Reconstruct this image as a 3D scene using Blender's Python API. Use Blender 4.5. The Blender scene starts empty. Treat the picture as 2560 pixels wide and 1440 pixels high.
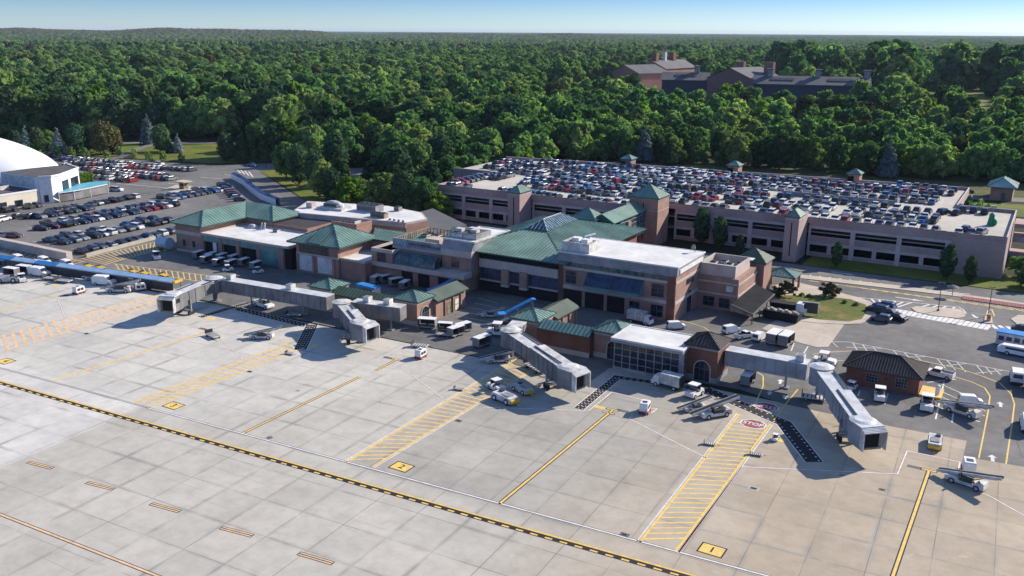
import bpy, math, random
import numpy as np
from mathutils import Vector, Matrix
R = math.radians
sc = bpy.context.scene
col = sc.collection
# ------------------------------------------------------------------ camera
CAM_H = 55.0
FPX = 2283.0
ROLL, PITCH, YAW = R(0.37), None, None
PITCH = math.atan((720 - 78.0) * math.cos(ROLL) / FPX)
_f = Vector((0, math.cos(PITCH), -math.sin(PITCH))); _r = Vector((1, 0, 0)); _u = _r.cross(_f)
_c, _s = math.cos(ROLL), math.sin(ROLL)
_r, _u = _r * _c + _u * _s, _u * _c - _r * _s
_y = 78.0 + (2690.0 - 1280.0) * math.tan(ROLL)
_d = _r * (2690.0 - 1280.0) + _u * (720.0 - _y) + _f * FPX
YAW = math.atan2(_d.x, _d.y)
_R = Matrix.Rotation(YAW, 3, 'Z')
cr, cu, cf = _R @ _r, _R @ _u, _R @ _f
cam = bpy.data.objects.new('camera', bpy.data.cameras.new('camera'))
col.objects.link(cam)
m4 = Matrix((cr, cu, -cf)).transposed().to_4x4()
m4.translation = (0, 0, CAM_H)
cam.matrix_world = m4
cam.data.sensor_width = 36.0
cam.data.lens = 36.0 * FPX / 2560.0
cam.data.clip_start = 1.0
cam.data.clip_end = 40000.0
sc.camera = cam
def G(px, py, z=0.0):
    """point of the horizontal plane at height z on the sight line of a reference-photo pixel"""
    d = cr * (px - 1280.0) + cu * (720.0 - py) + cf * FPX
    t = (z - CAM_H) / d.z
    return (d.x * t, d.y * t)
# ------------------------------------------------------------------ sky, sun
SUN_AZ, SUN_EL = 30.0, 28.5          # azimuth measured from +Y towards +X
w = bpy.data.worlds.new("World"); sc.world = w; w.use_nodes = True
nt = w.node_tree; bg = nt.nodes['Background']
sky = nt.nodes.new('ShaderNodeTexSky'); sky.sky_type = 'NISHITA'; sky.sun_disc = False
sky.sun_elevation = R(SUN_EL); sky.sun_rotation = R(SUN_AZ)
sky.air_density = 1.0; sky.dust_density = 0.2; sky.ozone_density = 2.0; sky.altitude = 100
# colour grading of the sky by height: cool and paler near the horizon, deeper above
tcw = nt.nodes.new('ShaderNodeTexCoord'); sxw = nt.nodes.new('ShaderNodeSeparateXYZ'); nt.links.new(tcw.outputs['Generated'], sxw.inputs[0])
crw = nt.nodes.new('ShaderNodeValToRGB'); nt.links.new(sxw.outputs[2], crw.inputs[0])
for el, (p_, c_) in zip([crw.color_ramp.elements[0], crw.color_ramp.elements.new(0.03), crw.color_ramp.elements.new(0.2), crw.color_ramp.elements[-1]], ((0.0, (0.48, 0.65, 1.0)), (0.036, (0.225, 0.390, 0.74)), (0.15, (0.17, 0.31, 0.62)), (0.45, (0.80, 0.84, 0.98)))):
    el.position = p_; el.color = (*c_, 1)
mxw = nt.nodes.new('ShaderNodeMix'); mxw.data_type = 'RGBA'; mxw.blend_type = 'MULTIPLY'; mxw.inputs[0].default_value = 1.0
nt.links.new(sky.outputs[0], mxw.inputs[6]); nt.links.new(crw.outputs[0], mxw.inputs[7])
nt.links.new(mxw.outputs[2], bg.inputs[0]); bg.inputs[1].default_value = 0.125
sl = bpy.data.lights.new('sun', 'SUN'); sl.energy = 5.0; sl.angle = R(0.5); sl.color = (1.0, 0.90, 0.76)
so = bpy.data.objects.new('sun', sl); col.objects.link(so)
sd = Vector((math.sin(R(SUN_AZ)) * math.cos(R(SUN_EL)), math.cos(R(SUN_AZ)) * math.cos(R(SUN_EL)), math.sin(R(SUN_EL))))
so.rotation_euler = sd.to_track_quat('Z', 'Y').to_euler(); so.location = (0, 0, 200)
sc.view_settings.view_transform = 'Standard'; sc.view_settings.look = 'None'
sc.view_settings.exposure = 0.60; sc.view_settings.gamma = 1.0
sc.render.engine = 'CYCLES'
sc.cycles.max_bounces = 5; sc.cycles.diffuse_bounces = 3; sc.cycles.glossy_bounces = 2; sc.cycles.transmission_bounces = 2
rng = random.Random(7)
# ------------------------------------------------------------------ materials
def nmat(name):
    m = bpy.data.materials.new(name); m.use_nodes = True
    n = m.node_tree; return m, n, n.nodes['Principled BSDF'], n.links
def mixrgb(n, a, b, fac, mode='MIX'):
    x = n.nodes.new('ShaderNodeMix'); x.data_type = 'RGBA'; x.blend_type = mode
    for s, v in ((x.inputs[0], fac), (x.inputs[6], a), (x.inputs[7], b)):
        if isinstance(v, bpy.types.NodeSocket): n.links.new(v, s)
        elif isinstance(v, (int, float)): s.default_value = v
        else: s.default_value = (*v, 1)
    return x.outputs[2]
def noise(n, scale, detail=4, rough=0.55, coord=None, vec=None):
    x = n.nodes.new('ShaderNodeTexNoise'); x.inputs['Scale'].default_value = scale
    x.inputs['Detail'].default_value = detail; x.inputs['Roughness'].default_value = rough
    if vec is None:
        g = n.nodes.new('ShaderNodeNewGeometry'); vec = g.outputs['Position']
    n.links.new(vec, x.inputs['Vector'])
    return x.outputs[0]
def ramp(n, sock, *stops):
    x = n.nodes.new('ShaderNodeValToRGB'); e = x.color_ramp.elements
    while len(e) < len(stops): e.new(0.5)
    for el, (p, c) in zip(e, stops):
        el.position = p; el.color = (c, c, c, 1) if isinstance(c, (int, float)) else (*c, 1)
    n.links.new(sock, x.inputs[0]); return x.outputs[0]
def math_(n, op, a, b=0.0):
    x = n.nodes.new('ShaderNodeMath'); x.operation = op
    for s, v in ((x.inputs[0], a), (x.inputs[1], b)):
        if isinstance(v, bpy.types.NodeSocket): n.links.new(v, s)
        else: s.default_value = v
    return x.outputs[0]
def mat(name, c, rough=0.7, var=0.25, scale=0.6, metal=0.0, bump=0.0, spec=0.4, c2=None, fine=6.0):
    m, n, b, l = nmat(name)
    dark = tuple(x * (1 - var) for x in c) if c2 is None else c2
    light = tuple(min(1, x * (1 + var * 0.5)) for x in c)
    f = ramp(n, noise(n, scale), (0.35, 0.0), (0.68, 1.0))
    a = mixrgb(n, dark, light, f)
    g = ramp(n, noise(n, fine, 3), (0.3, 0.82), (0.7, 1.1))
    a = mixrgb(n, a, g, 0.6, 'MULTIPLY')
    l.new(a, b.inputs['Base Color'])
    b.inputs['Roughness'].default_value = rough; b.inputs['Metallic'].default_value = metal
    b.inputs['Specular IOR Level'].default_value = spec
    if bump:
        bp = n.nodes.new('ShaderNodeBump'); bp.inputs['Strength'].default_value = bump; bp.inputs['Distance'].default_value = 0.05
        l.new(noise(n, fine * 2, 4), bp.inputs['Height']); l.new(bp.outputs[0], b.inputs['Normal'])
    return m
MT = {}
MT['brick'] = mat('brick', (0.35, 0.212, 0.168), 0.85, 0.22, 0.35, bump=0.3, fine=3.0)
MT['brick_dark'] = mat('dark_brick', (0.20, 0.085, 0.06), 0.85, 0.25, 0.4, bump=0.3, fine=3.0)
MT['garage'] = mat('garage_precast', (0.42, 0.305, 0.285), 0.9, 0.16, 0.15, bump=0.2, fine=1.5)
MT['garage_band'] = mat('garage_band', (0.54, 0.45, 0.44), 0.9, 0.16, 0.2, fine=1.5)
MT['cream'] = mat('cream_render', (0.72, 0.66, 0.54), 0.85, 0.1, 0.3)
MT['lime'] = mat('pale_stone', (0.50, 0.43, 0.39), 0.85, 0.15, 0.5)
MT['cement'] = mat('grey_panel', (0.30, 0.30, 0.32), 0.6, 0.3, 0.4)
MT['roofw'] = mat('white_membrane', (0.67, 0.665, 0.65), 0.8, 0.15, 0.16, fine=0.8)
MT['roofd'] = mat('dark_membrane', (0.10, 0.09, 0.09), 0.9, 0.3, 0.4)
MT['green'] = mat('green_metal_roof', (0.165, 0.285, 0.24), 0.5, 0.30, 0.18, spec=0.5, fine=1.2)
MT['teal_roof'] = mat('pale_teal_roof', (0.27, 0.42, 0.40), 0.5, 0.2, 0.3)
MT['green_d'] = mat('green_metal_trim', (0.05, 0.11, 0.09), 0.5, 0.2)
MT['green_old'] = mat('weathered_green_roof', (0.075, 0.14, 0.095), 0.6, 0.3, 0.25, c2=(0.085, 0.11, 0.06))
MT['slate'] = mat('dark_tile_roof', (0.055, 0.045, 0.045), 0.7, 0.3, 0.5)
MT['slate_grey'] = mat('grey_slate_roof', (0.115, 0.115, 0.125), 0.8, 0.2, 0.1)
MT['teal'] = mat('teal_panel', (0.11, 0.25, 0.26), 0.3, 0.3, 0.5, spec=0.6)
MT['white'] = mat('white_paint', (0.78, 0.78, 0.78), 0.5, 0.10, 1.0)
MT['offwhite'] = mat('dusty_white_metal', (0.60, 0.59, 0.57), 0.55, 0.35, 0.9, fine=3)
MT['grey'] = mat('grey_metal', (0.33, 0.33, 0.34), 0.5, 0.35, 0.8, metal=0.2)
MT['greyd'] = mat('dark_metal', (0.05, 0.05, 0.055), 0.5, 0.3, 1.0)
MT['green_dk'] = mat('dull_green_roof', (0.075, 0.105, 0.085), 0.7, 0.3, 0.3)
MT['logo'] = mat('pale_teal_lettering', (0.30, 0.62, 0.72), 0.5, 0.1)
MT['bridge_m'] = mat('blue_grey_bridge_panel', (0.33, 0.345, 0.37), 0.6, 0.3, 0.35)
MT['bridge'] = mat('jet_bridge_panel', (0.215, 0.21, 0.215), 0.65, 0.35, 0.35)
MT['awning'] = mat('black_awning', (0.022, 0.024, 0.028), 0.95, 0.3, 0.4, spec=0.1)
MT['bridge_l'] = mat('jet_bridge_light_panel', (0.60, 0.61, 0.62), 0.5, 0.25, 0.6)
MT['blue'] = mat('blue_canvas', (0.03, 0.24, 0.60), 0.5, 0.2, 0.8)
MT['blue_l'] = mat('pale_blue_canvas', (0.36, 0.56, 0.76), 0.5, 0.15, 0.6)
MT['blue_d'] = mat('navy_canvas', (0.02, 0.05, 0.16), 0.5, 0.2, 0.8)
MT['tblue'] = mat('teal_canopy', (0.12, 0.40, 0.50), 0.4, 0.12, 0.5)
MT['yellow'] = mat('yellow_paint_metal', (0.75, 0.47, 0.04), 0.5, 0.2, 1)
MT['orange'] = mat('orange_plastic', (0.7, 0.13, 0.03), 0.5, 0.2, 1)
MT['red'] = mat('red_paint', (0.45, 0.03, 0.03), 0.4, 0.2, 1)
MT['tyre'] = mat('rubber', (0.02, 0.02, 0.02), 0.8, 0.2, 2)
MT['concrete'] = mat('plain_concrete', (0.42, 0.40, 0.36), 0.9, 0.18, 0.3)
MT['deck'] = mat('deck_concrete', (0.50, 0.47, 0.41), 0.9, 0.16, 0.06, fine=0.7)
MT['walk'] = mat('sidewalk_concrete', (0.50, 0.43, 0.35), 0.9, 0.15, 0.2, fine=1.2)
MT['rust'] = mat('stained_panel', (0.30, 0.25, 0.17), 0.8, 0.5, 0.9)
MT['frame'] = mat('window_frame', (0.12, 0.12, 0.13), 0.5, 0.2)
MT['fabric'] = mat('white_fabric_roof', (0.83, 0.83, 0.83), 0.7, 0.04, 0.05)
def glass(name, c=(0.015, 0.022, 0.035), rough=0.12):
    m, n, b, l = nmat(name)
    a = mixrgb(n, tuple(x * 0.6 for x in c), tuple(x * 1.8 for x in c), ramp(n, noise(n, 0.8, 2), (0.4, 0.0), (0.6, 1.0)))
    l.new(a, b.inputs['Base Color']); b.inputs['Roughness'].default_value = rough
    b.inputs['Specular IOR Level'].default_value = 0.6
    return m
MT['glass'] = glass('dark_window_glass'); MT['glass_t'] = glass('teal_window_glass', (0.03, 0.085, 0.10)); MT['glass_b'] = glass('blue_window_glass', (0.015, 0.035, 0.08), 0.35)
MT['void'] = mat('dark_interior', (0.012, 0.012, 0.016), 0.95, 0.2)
# paint on the ground, worn through to the concrete in places
_mat = mat
def mat(name, c, rough=0.7, var=0.25, scale=0.6, **k):
    if 'paint' in name and 'car' not in name and name not in ('black_ground_paint',): k.setdefault('c2', tuple(x * 0.62 + y * 0.30 for x, y in zip(c, (0.38, 0.37, 0.34)))); scale = 1.1
    return _mat(name, c, rough, var, scale, **k)
MT['p_yel'] = mat('yellow_ground_paint', (0.84, 0.56, 0.11), 0.8, 0.18, 0.8, fine=3)
MT['p_pale'] = mat('worn_yellow_paint', (0.80, 0.52, 0.15), 0.8, 0.18, 0.8, fine=3)
MT['p_org'] = mat('faded_orange_paint', (0.78, 0.52, 0.29), 0.8, 0.12, 0.8, fine=3)
MT['p_orl'] = mat('pale_orange_line', (0.72, 0.44, 0.18), 0.8, 0.15, 0.8)
MT['p_wht'] = mat('white_ground_paint', (0.76, 0.75, 0.73), 0.8, 0.12, 0.8, fine=3)
MT['p_blk'] = mat('black_ground_paint', (0.018, 0.015, 0.02), 0.8, 0.2, 0.8)
MT['p_red'] = mat('dark_red_ground_paint', (0.27, 0.02, 0.035), 0.8, 0.15, 0.8)
MT['p_strip'] = mat('dark_walkway_surface', (0.045, 0.045, 0.05), 0.85, 0.2, 0.5)
MT['p_patch'] = mat('repair_patch', (0.13, 0.13, 0.13), 0.9, 0.3, 0.8)
def concrete_mat():
    m, n, b, l = nmat('apron_concrete')
    geo = n.nodes.new('ShaderNodeNewGeometry')
    mp = n.nodes.new('ShaderNodeMapping'); mp.inputs['Rotation'].default_value = (0, 0, R(-2.6))
    mp.inputs['Location'].default_value = (0.8, 1.6, 0)
    l.new(geo.outputs['Position'], mp.inputs[0])
    def brick(w, h, mortar, c1, c2, cm, smooth):
        x = n.nodes.new('ShaderNodeTexBrick'); x.offset = 0.0; x.squash = 1.0
        x.inputs['Color1'].default_value = (*c1, 1); x.inputs['Color2'].default_value = (*c2, 1); x.inputs['Mortar'].default_value = (*cm, 1)
        x.inputs['Scale'].default_value = 1.0; x.inputs['Mortar Size'].default_value = mortar; x.inputs['Mortar Smooth'].default_value = smooth
        x.inputs['Bias'].default_value = 0.0; x.inputs['Brick Width'].default_value = w; x.inputs['Row Height'].default_value = h
        l.new(mp.outputs[0], x.inputs['Vector']); return x
    base = (0.47, 0.46, 0.43)
    sx = n.nodes.new('ShaderNodeSeparateXYZ'); l.new(geo.outputs['Position'], sx.inputs[0])
    # paler slabs to the west, tan slabs to the east
    tan = ramp(n, math_(n, 'MULTIPLY_ADD', sx.outputs[0], 0.02), (0.0, 0.0), (1.0, 1.0))
    tx = n.nodes.new('ShaderNodeMapRange'); tx.inputs[1].default_value = -52; tx.inputs[2].default_value = -26
    l.new(math_(n, 'ADD', sx.outputs[0], math_(n, 'MULTIPLY', noise(n, 0.05, 2), 22.0)), tx.inputs[0])
    tx.inputs[1].default_value = -40; tx.inputs[2].default_value = -14
    wx = n.nodes.new('ShaderNodeMapRange'); wx.inputs[1].default_value = -104; wx.inputs[2].default_value = -70
    l.new(math_(n, 'ADD', sx.outputs[0], math_(n, 'MULTIPLY', noise(n, 0.03, 2), 20.0)), wx.inputs[0])
    a = mixrgb(n, (0.56, 0.545, 0.50), (0.50, 0.48, 0.425), wx.outputs[0])
    # the newer white slabs end at one straight joint south of the taxi line
    s1 = n.nodes.new('ShaderNodeMapRange'); s1.inputs[1].default_value = -0.25; s1.inputs[2].default_value = 0.25
    l.new(math_(n, 'ADD', math_(n, 'ADD', math_(n, 'MULTIPLY', sx.outputs[0], 1.0), 113.0), math_(n, 'MULTIPLY', math_(n, 'SUBTRACT', sx.outputs[1], 80.0), 0.05)), s1.inputs[0])
    s2 = n.nodes.new('ShaderNodeMapRange'); s2.inputs[1].default_value = 82.2; s2.inputs[2].default_value = 82.0; l.new(sx.outputs[1], s2.inputs[0])
    a = mixrgb(n, a, (0.50, 0.48, 0.43), math_(n, 'MULTIPLY', s1.outputs[0], s2.outputs[0]))
    s3 = math_(n, 'MULTIPLY', math_(n, 'SUBTRACT', 1.0, s1.outputs[0]), s2.outputs[0])
    a = mixrgb(n, a, (0.60, 0.59, 0.56), math_(n, 'MULTIPLY', s3, 0.8))
    # darker, older slabs of stand 2 between the two hatched walkways
    e1 = n.nodes.new('ShaderNodeMapRange'); e1.inputs[1].default_value = -74.8; e1.inputs[2].default_value = -74.2; l.new(sx.outputs[0], e1.inputs[0])
    e2 = n.nodes.new('ShaderNodeMapRange'); e2.inputs[1].default_value = -34.6; e2.inputs[2].default_value = -35.4; l.new(sx.outputs[0], e2.inputs[0])
    e3 = n.nodes.new('ShaderNodeMapRange'); e3.inputs[1].default_value = 82.5; e3.inputs[2].default_value = 84.5; l.new(sx.outputs[1], e3.inputs[0])
    a = mixrgb(n, a, (0.375, 0.362, 0.325), math_(n, 'MULTIPLY', math_(n, 'MULTIPLY', e1.outputs[0], e2.outputs[0]), math_(n, 'MULTIPLY', e3.outputs[0], ramp(n, noise(n, 0.06, 4), (.3, .35), (.6, 1.0)))))
    a = mixrgb(n, a, (0.44, 0.375, 0.29), tx.outputs[0])
    tone = brick(6.05, 6.3, 0.0, (0.93, 0.92, 0.90), (1.05, 1.03, 1.0), (1, 1, 1), 0)
    a = mixrgb(n, a, tone.outputs[0], 1.0, 'MULTIPLY')
    # wide worn smudges along the joints, broken up by noise
    sm = brick(6.05, 6.3, 0.62, (1, 1, 1), (1, 1, 1), (0, 0, 0), 1.0)
    smf = math_(n, 'MULTIPLY', math_(n, 'SUBTRACT', 1.0, sm.outputs[0]), ramp(n, noise(n, 0.12, 4), (0.46, 0.0), (0.66, 0.85)))
    a = mixrgb(n, a, (0.30, 0.29, 0.265), smf)
    jn = brick(6.05, 6.3, 0.055, (1, 1, 1), (1, 1, 1), (0, 0, 0), 0.3)
    jf = math_(n, 'MULTIPLY', math_(n, 'SUBTRACT', 1.0, jn.outputs[0]), ramp(n, noise(n, 0.13, 3), (0.34, 0.15), (0.62, 0.95)))
    a = mixrgb(n, a, (0.21, 0.20, 0.185), math_(n, 'MULTIPLY', jf, math_(n, 'ADD', math_(n, 'MULTIPLY', wx.outputs[0], 0.5), 0.6)))
    a = mixrgb(n, a, (0.40, 0.36, 0.30), ramp(n, noise(n, 0.23, 5, 0.7), (0.60, 0.0), (0.74, 0.5)))
    a = mixrgb(n, a, (0.58, 0.57, 0.53), ramp(n, noise(n, 0.31, 6, 0.75), (0.60, 0.0), (0.72, 0.45)))
    a = mixrgb(n, a, ramp(n, noise(n, 0.45, 7, 0.68), (0.28, 0.78), (0.55, 1.0), (0.8, 1.12)), 0.8, 'MULTIPLY')
    a = mixrgb(n, a, ramp(n, noise(n, 0.07, 4, 0.6), (0.3, 0.86), (0.7, 1.08)), 1.0, 'MULTIPLY')
    # tyre drag marks along the taxi direction and along the stands
    for rot, sc1, sc2, lo, hi, am in ((-2.6, 0.015, 1.6, .62, .72, .34), (88, 0.02, 1.3, .64, .74, .30)):
        mq = n.nodes.new('ShaderNodeMapping'); mq.inputs['Rotation'].default_value = (0, 0, R(rot)); mq.inputs['Scale'].default_value = (sc1, sc2, 1); l.new(geo.outputs['Position'], mq.inputs[0])
        t_ = noise(n, 1.0, 3, 0.6, vec=mq.outputs[0]); a = mixrgb(n, a, (0.20, 0.19, 0.175), math_(n, 'MULTIPLY', ramp(n, t_, (lo, 0.0), (hi, am)), ramp(n, noise(n, 0.05, 3), (.4, 0), (.6, 1))))
    # rubber and oil spots
    vo = n.nodes.new('ShaderNodeTexVoronoi'); vo.inputs['Scale'].default_value = 0.11; vo.inputs['Randomness'].default_value = 1.0
    l.new(geo.outputs['Position'], vo.inputs['Vector'])
    sp = math_(n, 'ADD', vo.outputs['Distance'], math_(n, 'MULTIPLY', noise(n, 2.5, 4), 0.07))
    a = mixrgb(n, a, (0.17, 0.16, 0.14), ramp(n, sp, (0.06, 0.75), (0.085, 0.0)))
    l.new(a, b.inputs['Base Color']); b.inputs['Roughness'].default_value = 0.88; b.inputs['Specular IOR Level'].default_value = 0.25
    bp = n.nodes.new('ShaderNodeBump'); bp.inputs['Strength'].default_value = 0.15; bp.inputs['Distance'].default_value = 0.02
    l.new(noise(n, 9, 5), bp.inputs['Height']); l.new(bp.outputs[0], b.inputs['Normal'])
    return m
MT['apron'] = concrete_mat()
def asphalt_mat():
    m, n, b, l = nmat('asphalt')
    a = mixrgb(n, (0.125, 0.122, 0.118), (0.20, 0.195, 0.185), ramp(n, noise(n, 0.035, 3), (0.38, 0.0), (0.62, 1.0)))
    a = mixrgb(n, a, ramp(n, noise(n, 0.5, 6, 0.65), (0.3, 0.78), (0.7, 1.15)), 1.0, 'MULTIPLY')
    vo = n.nodes.new('ShaderNodeTexVoronoi'); vo.feature = 'DISTANCE_TO_EDGE'; vo.inputs['Scale'].default_value = 0.09
    g = n.nodes.new('ShaderNodeNewGeometry'); l.new(g.outputs['Position'], vo.inputs['Vector'])
    a = mixrgb(n, a, (0.07, 0.07, 0.068), ramp(n, math_(n, 'ADD', vo.outputs[0], math_(n, 'MULTIPLY', noise(n, 1.5, 3), 0.008)), (0.004, 0.7), (0.009, 0.0)))
    l.new(a, b.inputs['Base Color']); b.inputs['Roughness'].default_value = 0.9; b.inputs['Specular IOR Level'].default_value = 0.25
    return m
MT['asphalt'] = asphalt_mat()
MT['asphalt_d'] = mat('dark_asphalt', (0.085, 0.085, 0.088), 0.9, 0.25, 0.1, spec=0.25, fine=1.5)
def grass_mat(name, c1, c2, c3):
    m, n, b, l = nmat(name)
    a = mixrgb(n, c1, c2, ramp(n, noise(n, 0.06, 5, 0.65), (0.4, 0.0), (0.6, 1.0)))
    a = mixrgb(n, a, c3, ramp(n, noise(n, 0.11, 5, 0.7), (0.5, 0.0), (0.68, 0.85)))
    a = mixrgb(n, a, ramp(n, noise(n, 2.2, 5, 0.7), (0.3, 0.65), (0.7, 1.25)), 1.0, 'MULTIPLY')
    l.new(a, b.inputs['Base Color']); b.inputs['Roughness'].default_value = 0.95; b.inputs['Specular IOR Level'].default_value = 0.15
    bp = n.nodes.new('ShaderNodeBump'); bp.inputs['Strength'].default_value = 0.6; bp.inputs['Distance'].default_value = 0.1
    l.new(noise(n, 5, 4), bp.inputs['Height']); l.new(bp.outputs[0], b.inputs['Normal'])
    return m
MT['lawn'] = grass_mat('lawn_grass', (0.095, 0.13, 0.022), (0.14, 0.165, 0.028), (0.24, 0.19, 0.06))
MT['soil'] = grass_mat('woodland_floor', (0.02, 0.03, 0.015), (0.035, 0.045, 0.02), (0.06, 0.05, 0.03))
MT['island'] = grass_mat('dry_island_grass', (0.10, 0.13, 0.03), (0.13, 0.14, 0.035), (0.30, 0.20, 0.09))
MT['verge'] = grass_mat('dry_verge', (0.09, 0.10, 0.035), (0.07, 0.09, 0.03), (0.20, 0.15, 0.075))
def leaf_mat(name, c1, c2, c3=None, trans=0.25):
    m, n, b, l = nmat(name)
    oi = n.nodes.new('ShaderNodeObjectInfo')
    tc = n.nodes.new('ShaderNodeTexCoord')
    a = mixrgb(n, c1, c2, oi.outputs['Random'])
    if c3:
        rr = math_(n, 'FRACT', math_(n, 'MULTIPLY', oi.outputs['Random'], 7.31))
        a = mixrgb(n, a, c3, ramp(n, rr, (0.55, 0.0), (0.95, 0.85)))
    a = mixrgb(n, a, ramp(n, noise(n, 0.7, 3, 0.6, vec=tc.outputs['Object']), (0.35, 0.6), (0.65, 1.35)), 1.0, 'MULTIPLY')
    a = mixrgb(n, a, ramp(n, noise(n, 0.012, 4, 0.65), (0.35, 0.62), (0.65, 1.28)), 1.0, 'MULTIPLY')
    df = n.nodes.new('ShaderNodeBsdfDiffuse'); tr = n.nodes.new('ShaderNodeBsdfTranslucent'); mx = n.nodes.new('ShaderNodeMixShader')
    l.new(a, df.inputs[0]); l.new(mixrgb(n, a, (1.0, 1.25, 0.5), 1.0, 'MULTIPLY'), tr.inputs[0]); mx.inputs[0].default_value = trans
    l.new(df.outputs[0], mx.inputs[1]); l.new(tr.outputs[0], mx.inputs[2])
    out = [x for x in n.nodes if x.type == 'OUTPUT_MATERIAL'][0]; l.new(mx.outputs[0], out.inputs[0]); n.nodes.remove(b)
    return m
MT['leaf'] = leaf_mat('broadleaf_foliage', (0.075, 0.165, 0.078), (0.205, 0.320, 0.120), (0.33, 0.39, 0.15), 0.46)
MT['leaf_b'] = leaf_mat('bright_foliage', (0.15, 0.26, 0.045), (0.18, 0.28, 0.055), None, 0.42)
MT['leaf_s'] = leaf_mat('pine_foliage', (0.050, 0.105, 0.060), (0.085, 0.135, 0.062), None, 0.32)
MT['leaf_blue'] = leaf_mat('blue_spruce_foliage', (0.17, 0.22, 0.25), (0.20, 0.25, 0.28))
MT['leaf_dry'] = leaf_mat('dry_foliage', (0.10, 0.09, 0.04), (0.075, 0.085, 0.035))
MT['leaf_grey'] = leaf_mat('greyish_foliage', (0.09, 0.085, 0.055), (0.12, 0.11, 0.075))
MT['bark'] = mat('bark', (0.09, 0.07, 0.05), 0.95, 0.3, 2.0)
def paint(name, c, rough=0.3, metal=0.0):
    m, n, b, l = nmat(name); b.inputs['Base Color'].default_value = (*c, 1); b.inputs['Roughness'].default_value = rough
    a = mixrgb(n, c, tuple(x * 0.8 for x in c), noise(n, 1.3, 3)); l.new(a, b.inputs['Base Color'])
    b.inputs['Metallic'].default_value = metal; b.inputs['Coat Weight'].default_value = 0.2; b.inputs['Coat Roughness'].default_value = 0.1; return m
CARC = {'white': paint('white_car_paint', (0.72, 0.72, 0.72)), 'silver': paint('silver_car_paint', (0.36, 0.37, 0.39), 0.35, 0.5), 'grey': paint('grey_car_paint', (0.11, 0.115, 0.13), 0.35, 0.4),
        'black': paint('black_car_paint', (0.012, 0.012, 0.016)), 'navy': paint('navy_car_paint', (0.015, 0.03, 0.075)), 'red': paint('red_car_paint', (0.33, 0.015, 0.02)),
        'blue': paint('blue_car_paint', (0.02, 0.12, 0.34)), 'maroon': paint('maroon_car_paint', (0.10, 0.015, 0.02)), 'lime': paint('lime_car_paint', (0.35, 0.50, 0.04))}
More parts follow.
